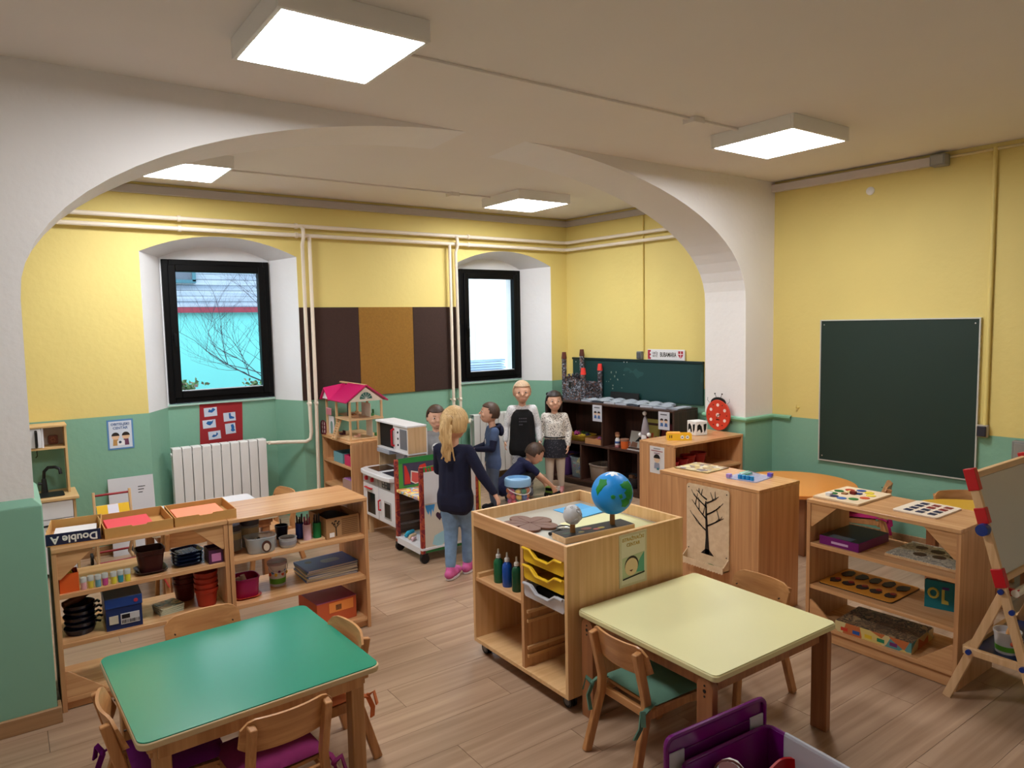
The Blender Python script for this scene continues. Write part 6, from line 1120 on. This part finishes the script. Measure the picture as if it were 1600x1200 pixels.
# ================================================================ EASEL
t = thing('easel', 'wooden double sided easel with whiteboard, red corners and blue knob', 'easel', (3.32, 1.0, 0), 0); EW = .58; ea = pine; m_er = mat('easel_red', rgb(196, 24, 34), .35); m_eb = mat('easel_blue', rgb(20, 50, 130), .35)
def fy(z): return .0+.29*z/1.0                      # front frame leans back with height
V = Vector((1, 0, 0))
for x in (0, EW):
    MB().tube([(x, fy(0), 0), (x, fy(1.03), 1.03)], 1, flat=(.011, .017, V)).build('front_leg', ea, t, .002); MB().tube([(x+.024 if x == 0 else x-.024, .16, .555), (x+.024 if x == 0 else x-.024, .372, 0)], 1, flat=(.011, .017, V)).build('rear_leg', ea, t, .002); xr = x-.013 if x == 0 else x+.013
    B((x-.012, .07, .235), (x+.012, .30, .265)).build('side_rail', ea, t, .002)
    for y, z in ((.163, .55), (.12, .475), (.275, .25), (.075, .25)): s_ = -1 if x == 0 else 1; MB().cyl((x+s_*.012, y, z), (x+s_*.026, y, z), .011, n=14).build('bolt', m_eb, t)
    MB().lathe([(0, .05), (.024, .048), (.026, .02), (.02, 0), (0, 0)], n=20).build('knob', m_eb, t, loc=(x, fy(.80)-.0, .80), rot=(0, R(-90 if x == 0 else 90), 0))
    for z0, z1 in ((.955, 1.045), (.82, .885), (.565, .64)): g = MB(); g.tube([(x, fy(z0), z0), (x, fy(z1), z1)], 1, flat=(.0165, .0225, V)); g.build('red_bracket', m_er, t, .003)
g = MB(); g.add([(.012, fy(.61)-.006, .61), (EW-.012, fy(.61)-.006, .61), (EW-.012, fy(1.0)-.006, 1.0), (.012, fy(1.0)-.006, 1.0), (.012, fy(.61)+.006, .61), (EW-.012, fy(.61)+.006, .61), (EW-.012, fy(1.0)+.006, 1.0), (.012, fy(1.0)+.006, 1.0)], [(0, 1, 2, 3), (5, 4, 7, 6), (0, 4, 5, 1), (1, 5, 6, 2), (2, 6, 7, 3), (3, 7, 4, 0)]); g.build('whiteboard', mat('whiteboard', rgb(198, 192, 184), .4), t)
for z in (1.015, .595): MB().tube([(.012, fy(z), z), (EW-.012, fy(z), z)], 1, flat=(.014, .011, Vector((0, 0, 1)))).build('cross_bar', pinex, t, .002)
MB().cyl((.02, fy(.55)-.035, .545), (EW-.02, fy(.55)-.035, .545), .016, n=16).build('paper_roll', mat('roll_white', rgb(222, 214, 200), .7), t)
for x in (.03, EW-.03): B((x-.008, fy(.55)-.045, .53), (x+.008, fy(.55), .56)).build('roll_holder', m_er, t)
B((.012, .08, .236), (EW-.012, .29, .242)).build('tray', mat('tray_navy', rgb(18, 36, 76), .4), t); MB().tube([(.012, .30, .25), (EW-.012, .30, .25)], 1, flat=(.012, .011, Vector((0, 0, 1)))).build('cross_bar', pinex, t)
lb_ = MB(); lb_.add([(.07, -.015, .12), (EW-.05, -.015, .12), (EW-.05, .085, .44), (.07, .085, .44), (.07, -.007, .12), (EW-.05, -.007, .12), (EW-.05, .093, .44), (.07, .093, .44)], [(0, 1, 2, 3), (5, 4, 7, 6), (0, 4, 5, 1), (1, 5, 6, 2), (2, 6, 7, 3), (3, 7, 4, 0)]); lo = lb_.build('letter_board', mat('letter_cream', rgb(222, 196, 142), .5), t); MB().tube([(.07, .089, .445), (EW-.05, .089, .445)], 1, flat=(.012, .012, Vector((0, 0, 1)))).build('red_rail', m_er, t)
for i in range(4):
    for k in range(9):
        zz = .405-.075*i; g = MB(); g.box((.10+.04*k, .0735-.0235*i-.0022, zz-.02), (.108+.04*k, .0735-.0235*i, zz+.012)); g.build('printed_mark', mat('letter_dark', rgb(96, 92, 60), .6), lo, rot=None)
bucket('open bucket of chalk with green print on the easel tray', 3.455, 1.185, .2422, .052, .095, False, 20)
o = MB().tube([(-.012, 0, 0), (0, .003, .03), (.012, -.002, .052)], .009, 8).build('chalk_piece', mat('chalk_peach', rgb(236, 176, 116), .8), loc=(3.455, 1.18, .2985)); tag(o, 'peach coloured chalk piece sticking out of bucket on easel', 'chalk')

# ================================================================ PURPLE STORAGE BOX IN FRONT
m_pp = mat('purple_plastic', rgb(104, 6, 102), .22); m_fr = mat('frosted_side', rgb(206, 204, 212), .3, alpha=.72)
t = thing('storage_box', 'purple and clear plastic storage box in the foreground', 'storage box', (1.655, 1.06, 0), -4); BW, BD, BH = .415, .40, .28
B((.02, .02, 0), (BW-.02, BD-.02, .006)).build('base', m_pp, t)
def bwall(a, b, m, nm): 
    (x0, y0), (x1, y1) = a, b; cx, cy = BW/2, BD/2; g = MB(); s_ = .93; th = .006
    def P(x, y, z): k = s_+(1-s_)*z/BH; return (cx+(x-cx)*k, cy+(y-cy)*k, z)
    n = Vector((y1-y0, x0-x1, 0)).normalized()*th
    g.add([P(x0, y0, .0), P(x1, y1, .0), P(x1, y1, BH), P(x0, y0, BH)]+[tuple(Vector(P(x, y, z))-n) for x, y, z in ((x0, y0, 0), (x1, y1, 0), (x1, y1, BH), (x0, y0, BH))], [(0, 1, 2, 3), (5, 4, 7, 6), (0, 4, 5, 1), (1, 5, 6, 2), (2, 6, 7, 3), (3, 7, 4, 0)]); g.build(nm, m, t)
c_ = .07
bwall((0, 0), (BW, 0), m_pp, 'end_wall'); bwall((BW, BD), (0, BD), m_pp, 'end_wall')
for x, ys in ((BW, (0, c_, BD-c_, BD)), (0, (BD, BD-c_, c_, 0))):
    bwall((x, ys[0]), (x, ys[1]), m_pp, 'corner_wall'); bwall((x, ys[1]), (x, ys[2]), m_fr, 'clear_wall'); bwall((x, ys[2]), (x, ys[3]), m_pp, 'corner_wall')
rim = MB(); rim.tube([(x, y, BH) for x, y in rrect(-.004, -.004, BW+.004, BD+.004, .03, 4)]+[(BW+.004, BD-.026, BH)], .007, 8, cap=False); rim.build('rim', m_pp, t)
rs = MB(); rs.tube([(BW+.005, c_, BH+.001), (BW+.005, BD-c_, BH+.001)], .0085, 8); rs.tube([(BW+.008, .14, BH), (BW+.008, .14, BH-.035)], .004, 6); rs.tube([(BW+.008, .27, BH), (BW+.008, .27, BH-.035)], .004, 6); rs.build('clear_rim', mat('clear_rim_m', rgb(200, 200, 208), .25, alpha=.8), t)
t = thing('box_lid', 'purple box lid with clear clips standing behind the storage box', 'lid', (1.64, 1.492, 0), -4); o = MB(); o.prism(rrect(0, 0, .475, .372, .03), 'y', 0, .008); o = o.build('lid_panel', m_pp, t, .003); lr = MB(); lr.tube([(x, -.004, z) for x, z in rrect(.004, .004, .471, .368, .028, 4)]+[(.471, -.004, .34)], .009, 8, cap=False); lr.build('lid_rim', m_pp, t)
for x in (.0, .395): B((x+.002, -.007, .245), (x+.082, -.0005, .315)).build('clip_window', m_fr, t, .004)
B((.06, -.004, .05), (.415, 0, .31)).build('lid_recess', mat('purple_dark', rgb(84, 4, 82), .25), t, .004)
t = thing('fabric_bag', 'white printed bag with brown marks inside purple box', 'bag', (1.80, 1.365, .0065), 30); g = MB(); g.tube([(-.09, 0, .14), (-.04, .0, .2), (.03, 0, .19), (.10, .0, .12)], .04, 12, [.03, .05, .05, .04]); g.cap((0, 0, .05), .05, (0, 0, .15), .05); g.v = [(a, b, c*1.16) for a, b, c in g.v]; o = g.build('bag_body', mat('bag_white', rgb(230, 226, 222), .7, noise=.08, scale=20), t)
g = MB(); g.prism(circ(-.03, 0, .03, 14), 'z', .286, .2895); g.build('brown_print', mat('print_brown', rgb(96, 40, 34), .6), t); g = MB(); g.tube([(.02+.0*a, .052*math.cos(R(a)), .222+.06*math.sin(R(a))) for a in range(0, 181, 20)], .004, 6); g.build('brown_band', mat('print_brown2', rgb(96, 40, 34), .6), t)
t = thing('red_basket', 'red slotted plastic basket inside purple box', 'basket', (2.0, 1.235, .0065), 10); MB().lathe([(0, 0), (.075, 0), (.085, .02), (.1, .2), (.106, .205), (.106, .215), (.098, .215), (.08, .02), (0, .006)], sq=4, n=36).build('basket_body', mat('basket_red', rgb(178, 22, 26), .35), t)
for k in range(7): B((-.06+.02*k-.003, -.101, .11), (-.06+.02*k+.003, -.0955, .185)).build('slot', mat('slot_dark', rgb(60, 6, 10), .5), t)

# ================================================================ BALL TUB, TRUCK
t = thing('ball_tub', 'clear tub of colourful balls with pale blue lid beside crouching boy', 'tub', (3.66, 5.05, 0)); MB().lathe([(0, 0), (.088, 0), (.092, .01), (.108, .25)], n=32).build('tub_wall', mat('tub_clear', rgb(214, 226, 238), .1, alpha=.16), t); MB().lathe([(.109, .262), (.118, .266), (.12, .315), (.112, .33), (.09, .335), (.088, .31), (.02, .305), (0, .305)], n=32).build('lid', mat('lid_blue', rgb(150, 196, 236), .3, alpha=.92), t); MB().tube([(.11*math.cos(R(a)), -.115*math.sin(R(a)), .25-.05*math.sin(R(a))) for a in range(0, 181, 15)], .004, 6).build('carry_handle', WH, t); rr = random.Random(13); bc = ((206, 40, 44), (230, 190, 40), (30, 130, 70), (30, 90, 180), (226, 120, 40), (200, 70, 120)); i = 0
for z in (.028, .076, .124, .172, .220):
    for k in range(9):
        a = R(40*k+z*700); q_ = .066+.012*z/.2; o = MB().ell((0, 0, 0), (.0265, .0265, .0265), 14, 10).build('play_ball', mat('ball_%d' % (i % 6), rgb(*bc[(i*5+k) % 6]) if False else rgb(*bc[i % 6]), .35), t, loc=(q_*math.cos(a), q_*math.sin(a), z)); i = i*1+1+(k % 2)
t = thing('toy_truck', 'small black and green toy truck with white bed on the floor', 'toy truck', (4.30, 5.36, 0), 25); B((-.075, -.04, .03), (.075, .04, .05)).build('chassis', mat('truck_black', rgb(30, 32, 30), .4), t, .004); B((-.075, -.042, .05), (-.012, .042, .11)).build('cab', mat('truck_cab', rgb(120, 150, 60), .4), t, .008); g = MB(); g.box((-.005, -.045, .052), (.085, .045, .058)); g.box((-.005, -.045, .058), (.085, -.04, .095)); g.box((-.005, .04, .058), (.085, .045, .095)); g.build('tipper_bed', WH, t); B((-.0765, -.034, .072), (-.074, .034, .10)).build('windscreen', m_dgl, t)
for x in (-.045, .045):
    for y in (-.045, .045): o = MB().cyl((x, y-.01, .026), (x, y+.01, .026), .026, n=18).build('wheel', mat('truck_tyre', rgb(22, 22, 22), .7), t)
# ================================================================ CHILDREN
def remesh(mb, name, m, parent, voxel=.006, it=4, fac=.5):
    tmp = bpy.data.objects.new('tmp', mb.mesh('tmp', m)); COL.objects.link(tmp)
    r = tmp.modifiers.new('r', 'REMESH'); r.mode = 'VOXEL'; r.voxel_size = voxel; r.use_smooth_shade = True
    s = tmp.modifiers.new('s', 'SMOOTH'); s.factor = fac; s.iterations = it
    dg = bpy.context.evaluated_depsgraph_get(); me = bpy.data.meshes.new_from_object(tmp.evaluated_get(dg)); bpy.data.objects.remove(tmp)
    me.materials.clear(); me.materials.append(m); me.polygons.foreach_set('use_smooth', [True]*len(me.polygons)); me.name = name
    o = bpy.data.objects.new(name, me); COL.objects.link(o); o.parent = parent; return o
m_skin = mat('skin', rgb(224, 176, 150), .65, noise=.04, scale=12, spec=.2); m_lip = mat('lips', rgb(204, 128, 116), .5); m_eye = mat('eye_white', rgb(230, 226, 222), .3); m_iris = mat('eye_iris', rgb(60, 46, 40), .3)
STAND = dict(pel=(0, .005, .56), chest=(0, .0, .78), neck=(0, .012, .905), head=(0, -.008, 1.035), sL=(.108, .008, .862), sR=(-.108, .008, .862), eL=(.148, .02, .69), eR=(-.148, .02, .69), wL=(.158, -.02, .545), wR=(-.158, -.02, .545),
             hL=(.058, .005, .545), hR=(-.058, .005, .545), kL=(.062, -.008, .30), kR=(-.062, -.008, .30), aL=(.064, .02, .065), aR=(-.064, .02, .065))
def hand(mb, w, d, side, curl=25):
    """palm and five fingers; side=+1 puts the thumb towards +x of the hand frame"""
    w = Vector(w); d = Vector(d).normalized(); t = Vector((0, -1, 0)); t = (t-d*t.dot(d))
    t = t.normalized() if t.length > .2 else (Vector((1, 0, 0))-d*d.x).normalized()
    n = d.cross(t)*side
    for i in (-1, 0, 1): mb.cap(w+t*i*.006, .0125, w+d*.046+t*i*.0115, .0095, 8)
    for i, L_ in enumerate((.030, .038, .041, .037)):
        a = (i-1.5); b = w+d*.05+t*(a*.0125); f = (d+t*a*.10+n*math.tan(R(curl*.5))).normalized(); f2 = (d+t*a*.10+n*math.tan(R(min(80, curl*1.6)))).normalized(); mb.cap(b, .0064, b+f*L_*.55, .006, 7); mb.cap(b+f*L_*.55, .006, b+f*L_*.55+f2*L_*.5, .005, 7)
    b = w+d*.014+t*.014; f = (d*.7+t*.75+n*.25).normalized(); mb.cap(b, .008, b+f*.026, .0068, 7); mb.cap(b+f*.026, .0068, b+f*.026+(d+t*.2+n*.4).normalized()*.02, .0055, 7)
def child(label, loc, rz, s, J, hyaw, hpitch, shirt, pants, shoe, hair, sleeve='long', sleeve_m=None, hdir=None, tilt=0, skirt=None, curl=25, extras=None):
    j = dict(STAND); j.update(J); j = {k: Vector(v)*s for k, v in j.items()}; t = thing('person', label, 'person', loc, rz); S = s; HS = s*1.08
    body = MB(); H = Matrix.Rotation(R(hyaw), 3, 'Z') @ Matrix.Rotation(R(hpitch), 3, 'X') @ Matrix.Rotation(R(tilt), 3, 'Y'); hc = j['head']
    def hp(x, y, z): return hc+H @ Vector((x, y, z))*HS
    body.ell(hc, tuple(v*HS for v in (.075, .088, .092)), 24, 16, H); body.ell(hp(0, -.022, -.045), tuple(v*HS for v in (.055, .06, .055)), 18, 12, H)
    body.cap(hp(0, -.086, .0), .007*S, hp(0, -.097, -.02), .0105*S, 8); body.ell(hp(-.037, -.064, -.028), (.024*S, .02*S, .022*S), 10, 8, H); body.ell(hp(.037, -.064, -.028), (.024*S, .02*S, .022*S), 10, 8, H)
    for sx in (-1, 1): body.ell(hp(sx*.076, .008, -.012), (.009*S, .016*S, .024*S), 10, 8, H)
    body.cap(j['neck']-Vector((0, 0, .02*S)), .037*S, hp(0, .018, -.05), .036*S)
    def torso(m, g):
        up = (j['neck']-j['pel']).normalized()
        for sx in (-1, 1):
            o = Vector((sx*.042*S, 0, 0)); m.cap(j['pel']+o, (.068+g)*S, j['chest']+o*1.0, (.064+g)*S); m.cap(j['chest']+o, (.064+g)*S, j['s'+('L' if sx > 0 else 'R')]*.8+j['neck']*.2-up*.02*S, (.04+g)*S)
        m.cap(j['pel'], (.073+g)*S, j['chest'], (.068+g)*S); m.cap(j['sL'], (.036+g)*S, j['sR'], (.036+g)*S); m.cap(j['chest'], (.07+g)*S, j['neck']-up*.035*S, (.034+g)*S)
    torso(body, -.006)
    for L_ in 'LR':
        body.cap(j['s'+L_], .034*S, j['e'+L_], .027*S); body.cap(j['e'+L_], .027*S, j['w'+L_], .019*S); d = (hdir or {}).get(L_) or (j['w'+L_]-j['e'+L_]); hand(body, j['w'+L_], d, 1 if L_ == 'L' else -1, curl)
        body.cap(j['h'+L_], .062*S, j['k'+L_], .043*S); body.cap(j['k'+L_], .043*S, j['a'+L_], .027*S); f = Vector((0, -1, 0)) if 'f'+L_ not in j else j['f'+L_].normalized(); body.cap(j['a'+L_]-Vector((0, 0, .03*S)), .026*S, j['a'+L_]+f*.08*S-Vector((0, 0, .04*S)), .021*S)
    remesh(body, 'body', m_skin, t, .0048, 3)
    for sx in (-1, 1):
        MB().ell(hp(sx*.031, -.0765, .006), (.010*HS, .006*HS, .0065*HS), 12, 8, H).build('eye', m_eye, t); MB().ell(hp(sx*.031, -.0818, .006), (.0058*HS, .004*HS, .0060*HS), 10, 6, H).build('iris', m_iris, t); MB().cap(hp(sx*.020, -.0845, .026), .0022*S, hp(sx*.043, -.0775, .028), .0016*S, 6).build('eyebrow', MATS[hair[1]], t)
    MB().cap(hp(-.016, -.0825, -.058), .0026*S, hp(.016, -.0825, -.058), .0026*S, 8).build('mouth', m_lip, t)
    # clothes
    c = MB(); torso(c, .007)
    sm_ = MB()
    for L_ in 'LR':
        a, b, w_ = j['s'+L_], j['e'+L_], j['w'+L_]
        tgt = sm_ if sleeve_m else c
        if sleeve == 'short': c.cap(a, .047*S, a.lerp(b, .6), .043*S)
        elif sleeve == 'none': pass
        else: tgt.cap(a, .044*S, b, .037*S); tgt.cap(b, .037*S, b.lerp(w_, .93), .028*S)
        if sleeve_m and sleeve != 'none': c.cap(a, .049*S, a.lerp(b, .42), .047*S)
    hem = j['pel']-(j['chest']-j['pel']).normalized()*.06*S
    for sx in (-1, -.35, .35, 1):
        if not skirt: c.cap(j['pel']+Vector((sx*.05*S, 0, 0)), .08*S, hem+Vector((sx*.052*S, 0, 0)), .079*S)
    remesh(c, 'top', shirt, t, .0065, 4)
    if sleeve_m and sleeve != 'none': remesh(sm_, 'sleeves', sleeve_m, t, .0065, 3)
    p = MB()
    for L_ in 'LR': p.cap(j['h'+L_], .070*S, j['k'+L_], .050*S); p.cap(j['k'+L_], .050*S, j['k'+L_].lerp(j['a'+L_], .88), .036*S)
    p.cap(j['hL'], .07*S, j['hR'], .07*S); p.cap(j['pel']+Vector((.035*S, 0, 0)), .07*S, j['pel']-Vector((.035*S, 0, 0)), .07*S); remesh(p, 'trousers', pants, t, .0065, 4)
    for L_ in 'LR':
        a = j['a'+L_]; f = Vector((0, -1, 0)) if 'f'+L_ not in j else j['f'+L_].normalized(); b = Vector((a.x, a.y, a.z-.065*S)); sh = MB()
        up = Vector((0, 0, 1)) if 'u'+L_ not in j else j['u'+L_].normalized(); b = a-up*.062*S
        for k, (q_, r_) in enumerate(((-.025, .031), (.03, .033), (.085, .031))): sh.cap(b+f*(q_)*S+up*.034*S, r_*S, b+f*(q_+.02)*S+up*.030*S, r_*S*.95, 10)
        sh.cap(a, .033*S, b+up*.035*S, .033*S); so = remesh(sh, 'shoe', shoe, t, .006, 3)
        k = MB(); sd_ = f.cross(up); k.T = Matrix.Translation(b+f*.035*S) @ Matrix((sd_, f, up)).transposed().to_4x4(); k.prism([(x*S, y*S) for x, y in circ(0, 0, .034, 16, .085)], 'z', 0, .010*S); k.build('sole', mat('sole_white', rgb(206, 196, 196), .7), so)
    if skirt:
        g = MB(); P = j['pel']; g.lathe([(.112*S, .055*S), (.130*S, 0), (.142*S, -.10*S), (.145*S, -.15*S), (.135*S, -.15*S), (.10*S, 0)], (P.x, P.y, P.z), 36, 1, .82); g.build('skirt', skirt, t)
    # hair: shell over the skull, open at the face
    hm = MATS[hair[1]]; hr = MB(); e = MB(); e.ell((0, 0, 0), (1, 1, 1), 40, 28); rr = random.Random(len(label))
    vs_ = [Vector(v) for v in e.v]; long_ = hair[0] != 'short'
    def keep(d):
        if d.z < (-.62 if long_ else -.52): return False
        if d.y < -.30 and d.z < .42+.1*abs(d.x): return False
        if d.y < .12 and d.z < -.02 and abs(d.x) > .55: return False
        return d.y > -.55 or d.z > .40
    kf = [f for f in e.f if all(keep(vs_[i]) for i in f)]; used_ = sorted({i for f in kf for i in f}); ix = {i: n_ for n_, i in enumerate(used_)}; th = .010 if not long_ else .013
    out = [hc+H @ Vector((v.x*(.077+th)*HS, v.y*(.090+th)*HS+.004*S, v.z*(.094+th*1.1)*HS+.004*S+.0015*math.sin(40*v.x+17*v.y)*S)) for v in (vs_[i] for i in used_)]; inn = [hc+H @ Vector((v.x*.072*HS, v.y*.084*HS+.003*S, v.z*.088*HS)) for v in (vs_[i] for i in used_)]
    n_ = len(out); fs = [tuple(ix[i] for i in f) for f in kf]; ed = {}
    for f in fs:
        for a, b in zip(f, f[1:]+f[:1]): ed[(a, b)] = 1
    rim_ = [(b, a, a+n_, b+n_) for (a, b) in ed if (b, a) not in ed]; hr.add(out+inn, fs+[tuple(i+n_ for i in reversed(f)) for f in fs]+rim_)
    ho = hr.build('hair', hm, t, angle=60)
    if hair[0] == 'pony':
        pt = MB(); b = hp(0, .088, .035); path = [b, hp(.01, .135, .03), hp(.02, .15, -.03), hp(.0, .145, -.10), hp(.022, .135, -.16), hp(-.004, .13, -.21)]; rs_ = [.022, .032, .034, .032, .026, .012]
        for k in range(5): pt.cap(path[k], rs_[k]*S, path[k+1], rs_[k+1]*S)
        for k in range(7): q_ = rr.uniform(-.03, .03); pt.tube([hp(q_, .14, .0), hp(q_*1.3+.01, .155, -.08), hp(q_*.8-.01, .14, -.15), hp(q_*1.5, .13, -.2-.03*rr.random())], .007*S, 6)
        remesh(pt, 'ponytail', hm, t, .006, 3); MB().lathe([(.016*S, -.008*S), (.022*S, 0), (.016*S, .008*S), (.012*S, 0), (.016*S, -.008*S)], n=16).build('hair_tie', mat('tie_dark', rgb(60, 50, 90), .7), t, loc=hp(0, .098, .036), rot=(R(70), 0, R(hyaw)))
    if hair[0] in ('long', 'bun'):
        pt = MB()
        for k in range(9): a = R(20+17.5*k); q_ = Vector((math.cos(a)*.078, math.sin(a)*.085+.005, 0)); L_ = -.15 if hair[0] == 'long' else -.07; pt.cap(hp(q_.x, q_.y, .0), .022*S, hp(q_.x*1.05, q_.y*1.08, L_), .016*S, 8)
        remesh(pt, 'back_hair', hm, t, .007, 3)
    if extras: extras(t, hp, j, S)
    return t
def hairmat(nm, c1, c2): return wood(nm, rgb(*c1), rgb(*c2), 'z', .55, 3.2)
hairmat('hair_blonde', (176, 136, 84), (226, 194, 140)); hairmat('hair_brown', (52, 36, 28), (88, 64, 50)); hairmat('hair_dark', (26, 20, 20), (50, 38, 36)); hairmat('hair_fair', (176, 146, 116), (206, 178, 148))
navy = mat('cloth_navy', rgb(20, 24, 52), .9, noise=.12, scale=40, bump=.3, bscale=120); jeans = mat('cloth_jeans', rgb(116, 146, 180), .9, noise=.4, scale=22, bump=.3, bscale=150); pinkshoe = mat('shoe_pink', rgb(206, 96, 158), .7, noise=.2, scale=60)
# 1. girl walking away with ponytail
child('blonde girl with ponytail in navy top, jeans and pink shoes walking away', (2.425, 4.06, 0), 122, 1.0, dict(aL=(.012, .08, .068), kL=(.04, .0, .31), aR=(-.035, -.08, .066), kR=(-.052, -.075, .305), eR=(-.20, .0, .70), wR=(-.275, -.02, .585), eL=(.15, -.05, .71), wL=(.12, -.15, .66), head=(0, -.012, 1.04)), 10, 4, navy, jeans, pinkshoe, ('pony', 'hair_blonde'), hdir={'R': Vector((-.5, -.05, -.86))})
# 2. boy in blue with hooded top, side on
steelb = mat('cloth_steel_blue', rgb(74, 92, 128), .9, noise=.15, scale=30, bump=.3, bscale=120); greyj = mat('cloth_grey_blue', rgb(88, 100, 122), .9, noise=.2, scale=20)
def boy2(t, hp, j, S):
    g = MB(); n_ = j['neck']; g.tube([n_+Vector((.062*math.cos(R(a)), .02+.055*math.sin(R(a)), -.01+.02*math.sin(R(a))))*S for a in range(-60, 241, 20)], .02*S, 8, [.012*S]+[.022*S]*14+[.012*S]); g.ell(n_+Vector((0, .085, -.05))*S, (.07*S, .035*S, .06*S), 14, 10); remesh(g, 'hood', navy, t, .006, 3)
    MB().ell(j['chest']+Vector((.01, -.075, -.03))*S, (.022*S, .006*S, .03*S), 10, 8).build('chest_print', mat('print_pale', rgb(206, 206, 214), .8), t)
    MB().tube([j['pel']+Vector((.03, -.085, -.02))*S, j['pel']+Vector((.035, -.10, -.09))*S, j['pel']+Vector((.03, -.095, -.15))*S], .004*S, 6).build('waist_cord', mat('cord_beige', rgb(196, 180, 160), .8), t)
    MB().box((-.03, -.012, -.004), (.05, .012, .006)).build('held_toy', mat('toy_brown', rgb(120, 104, 84), .6), t, .002, loc=(j['wL']+j['wR'])/2+Vector((0, -.06, .015))*S)
child('boy in blue hooded top with navy sleeves holding a toy, seen from side', (3.56, 5.295, 0), 248, .855, dict(eL=(.15, -.03, .69), eR=(-.15, -.03, .69), wL=(.05, -.19, .68), wR=(-.05, -.19, .67), head=(0, -.02, 1.05)), -6, -10, steelb, greyj, mat('shoe_dark', rgb(30, 30, 40), .7), ('short', 'hair_brown'), sleeve_m=navy, hdir={'L': Vector((-.5, -.85, 0)), 'R': Vector((.5, -.85, 0))}, curl=45, extras=boy2)
# 3. boy in grey pullover behind the cart
greyt = mat('cloth_grey', rgb(140, 140, 142), .9, noise=.15, scale=60)
def boy3(t, hp, j, S):
    c = j['chest']+Vector((.0, -.066, -.03))*S; o = MB().ell(c, (.05*S, .012*S, .05*S), 20, 12).build('ball_print', mat('print_white', rgb(222, 222, 224), .8), t)
    for a in (0, 72, 144, 216, 288): MB().ell(c+Vector((.03*math.cos(R(a+18)), -.006, .03*math.sin(R(a+18))))*S, (.013*S, .007*S, .013*S), 5, 6).build('ball_patch', mb_, o)
child('boy in grey pullover with football print standing behind the cart', (2.945, 5.215, 0), -28, .895, dict(eL=(.155, .0, .70), eR=(-.155, .0, .70), wL=(.12, -.11, .60), wR=(-.13, -.11, .60)), 10, 6, greyt, mat('cloth_dark', rgb(44, 46, 60), .9), mat('shoe_dark2', rgb(36, 34, 40), .7), ('short', 'hair_brown'), extras=boy3)
# 4. girl in black pinafore
wdot = spots('cloth_white_dots', rgb(220, 220, 222), rgb(150, 150, 160), 90, .28); leg_ = spots('cloth_leggings', rgb(196, 196, 200), rgb(130, 132, 142), 40, .42, .9, 'NOISE'); blackc = mat('cloth_black', rgb(16, 15, 18), .9)
def girl4(t, hp, j, S):
    p = MB(); P = j['pel']; C_ = j['chest']
    for sx in (-1, -.35, .35, 1): p.cap(C_+Vector((sx*.044, -.002, .02))*S, .074*S, P+Vector((sx*.05, 0, -.03))*S, .084*S); p.cap(C_+Vector((sx*.05, 0, .03))*S, .055*S, j['neck']+Vector((math.copysign(.062, sx), -.0, -.04))*S, .028*S); p.cap(P+Vector((sx*.05, 0, -.02))*S, .085*S, P+Vector((sx*.058, 0, -.10))*S, .086*S)
    o = remesh(p, 'pinafore', blackc, t, .0065, 4)
    for i, s_ in enumerate(('I LOVE', 'CATS')): 
        pass
    rr = random.Random(1)
    for i in range(10): MB().box((-.008, -.001, -.006), (.008, .001, .006)).build('faded_print', mat('print_faded', rgb(70, 68, 76), .8), t, loc=C_+Vector((-.03+.02*(i % 4), -.086, .0-.03*(i//4)))*S)
child('fair haired girl in black pinafore over white sleeves standing by radiator', (4.13, 5.60, 0), -34, .99, dict(wL=(.165, -.03, .55), wR=(-.175, -.03, .55), eL=(.155, .01, .69), eR=(-.165, .01, .69)), 0, 2, wdot, leg_, mat('shoe_grey', rgb(120, 120, 130), .7), ('short', 'hair_fair'), extras=girl4)
# 5. girl in spotted cardigan
leo = spots('cloth_leopard', rgb(226, 220, 212), rgb(40, 36, 36), 75, .33)
def girl5(t, hp, j, S):
    P = j['pel']; MB().tube([P+Vector((.118*math.cos(R(a)), .092*math.sin(R(a))-.0, .075))*S for a in range(0, 361, 20)], .008*S, 6, cap=False).build('belt', BLK, t)
    MB().cap(hp(-.06, .05, .07), .02*S, hp(.06, .06, .07), .02*S, 8).build('hair_bow', mat('bow_black', rgb(14, 14, 18), .6), t)
child('dark haired girl in black spotted white cardigan and dark skirt', (4.43, 5.47, 0), -44, .89, dict(wL=(.15, -.03, .54), wR=(-.16, -.05, .56), eL=(.16, .02, .70), eR=(-.16, .02, .70)), 14, 0, leo, mat('cloth_cream', rgb(214, 202, 186), .9), mat('shoe_rose', rgb(206, 140, 140), .7), ('long', 'hair_dark'), skirt=spots('cloth_skirt', rgb(24, 24, 34), rgb(90, 88, 100), 60, .22), extras=girl5)
# 6. boy crouching over the truck
SQ = dict(pel=(0, .03, .20), chest=(0, -.12, .345), neck=(0, -.20, .425), head=(0, -.285, .495), sL=(.105, -.165, .40), sR=(-.105, -.165, .40), eL=(.15, -.30, .27), eR=(-.14, -.31, .27), wL=(.13, -.42, .155), wR=(-.085, -.44, .155), hL=(.06, .03, .185), hR=(-.06, .03, .185), kL=(.13, -.20, .29), kR=(-.12, -.20, .29), aL=(.085, -.03, .066), aR=(-.08, -.05, .066))
child('boy in navy T-shirt crouching on floor and reaching for toy truck', (3.84, 5.44, 0), 70, .92, SQ, 6, 34, mat('cloth_navy2', rgb(24, 28, 66), .9, noise=.15, scale=30), mat('cloth_black2', rgb(20, 20, 26), .9), mat('shoe_black', rgb(22, 22, 24), .7), ('short', 'hair_brown'), sleeve='short', hdir={'L': Vector((-.1, -.5, -.85)), 'R': Vector((.1, -.5, -.85))}, curl=35)
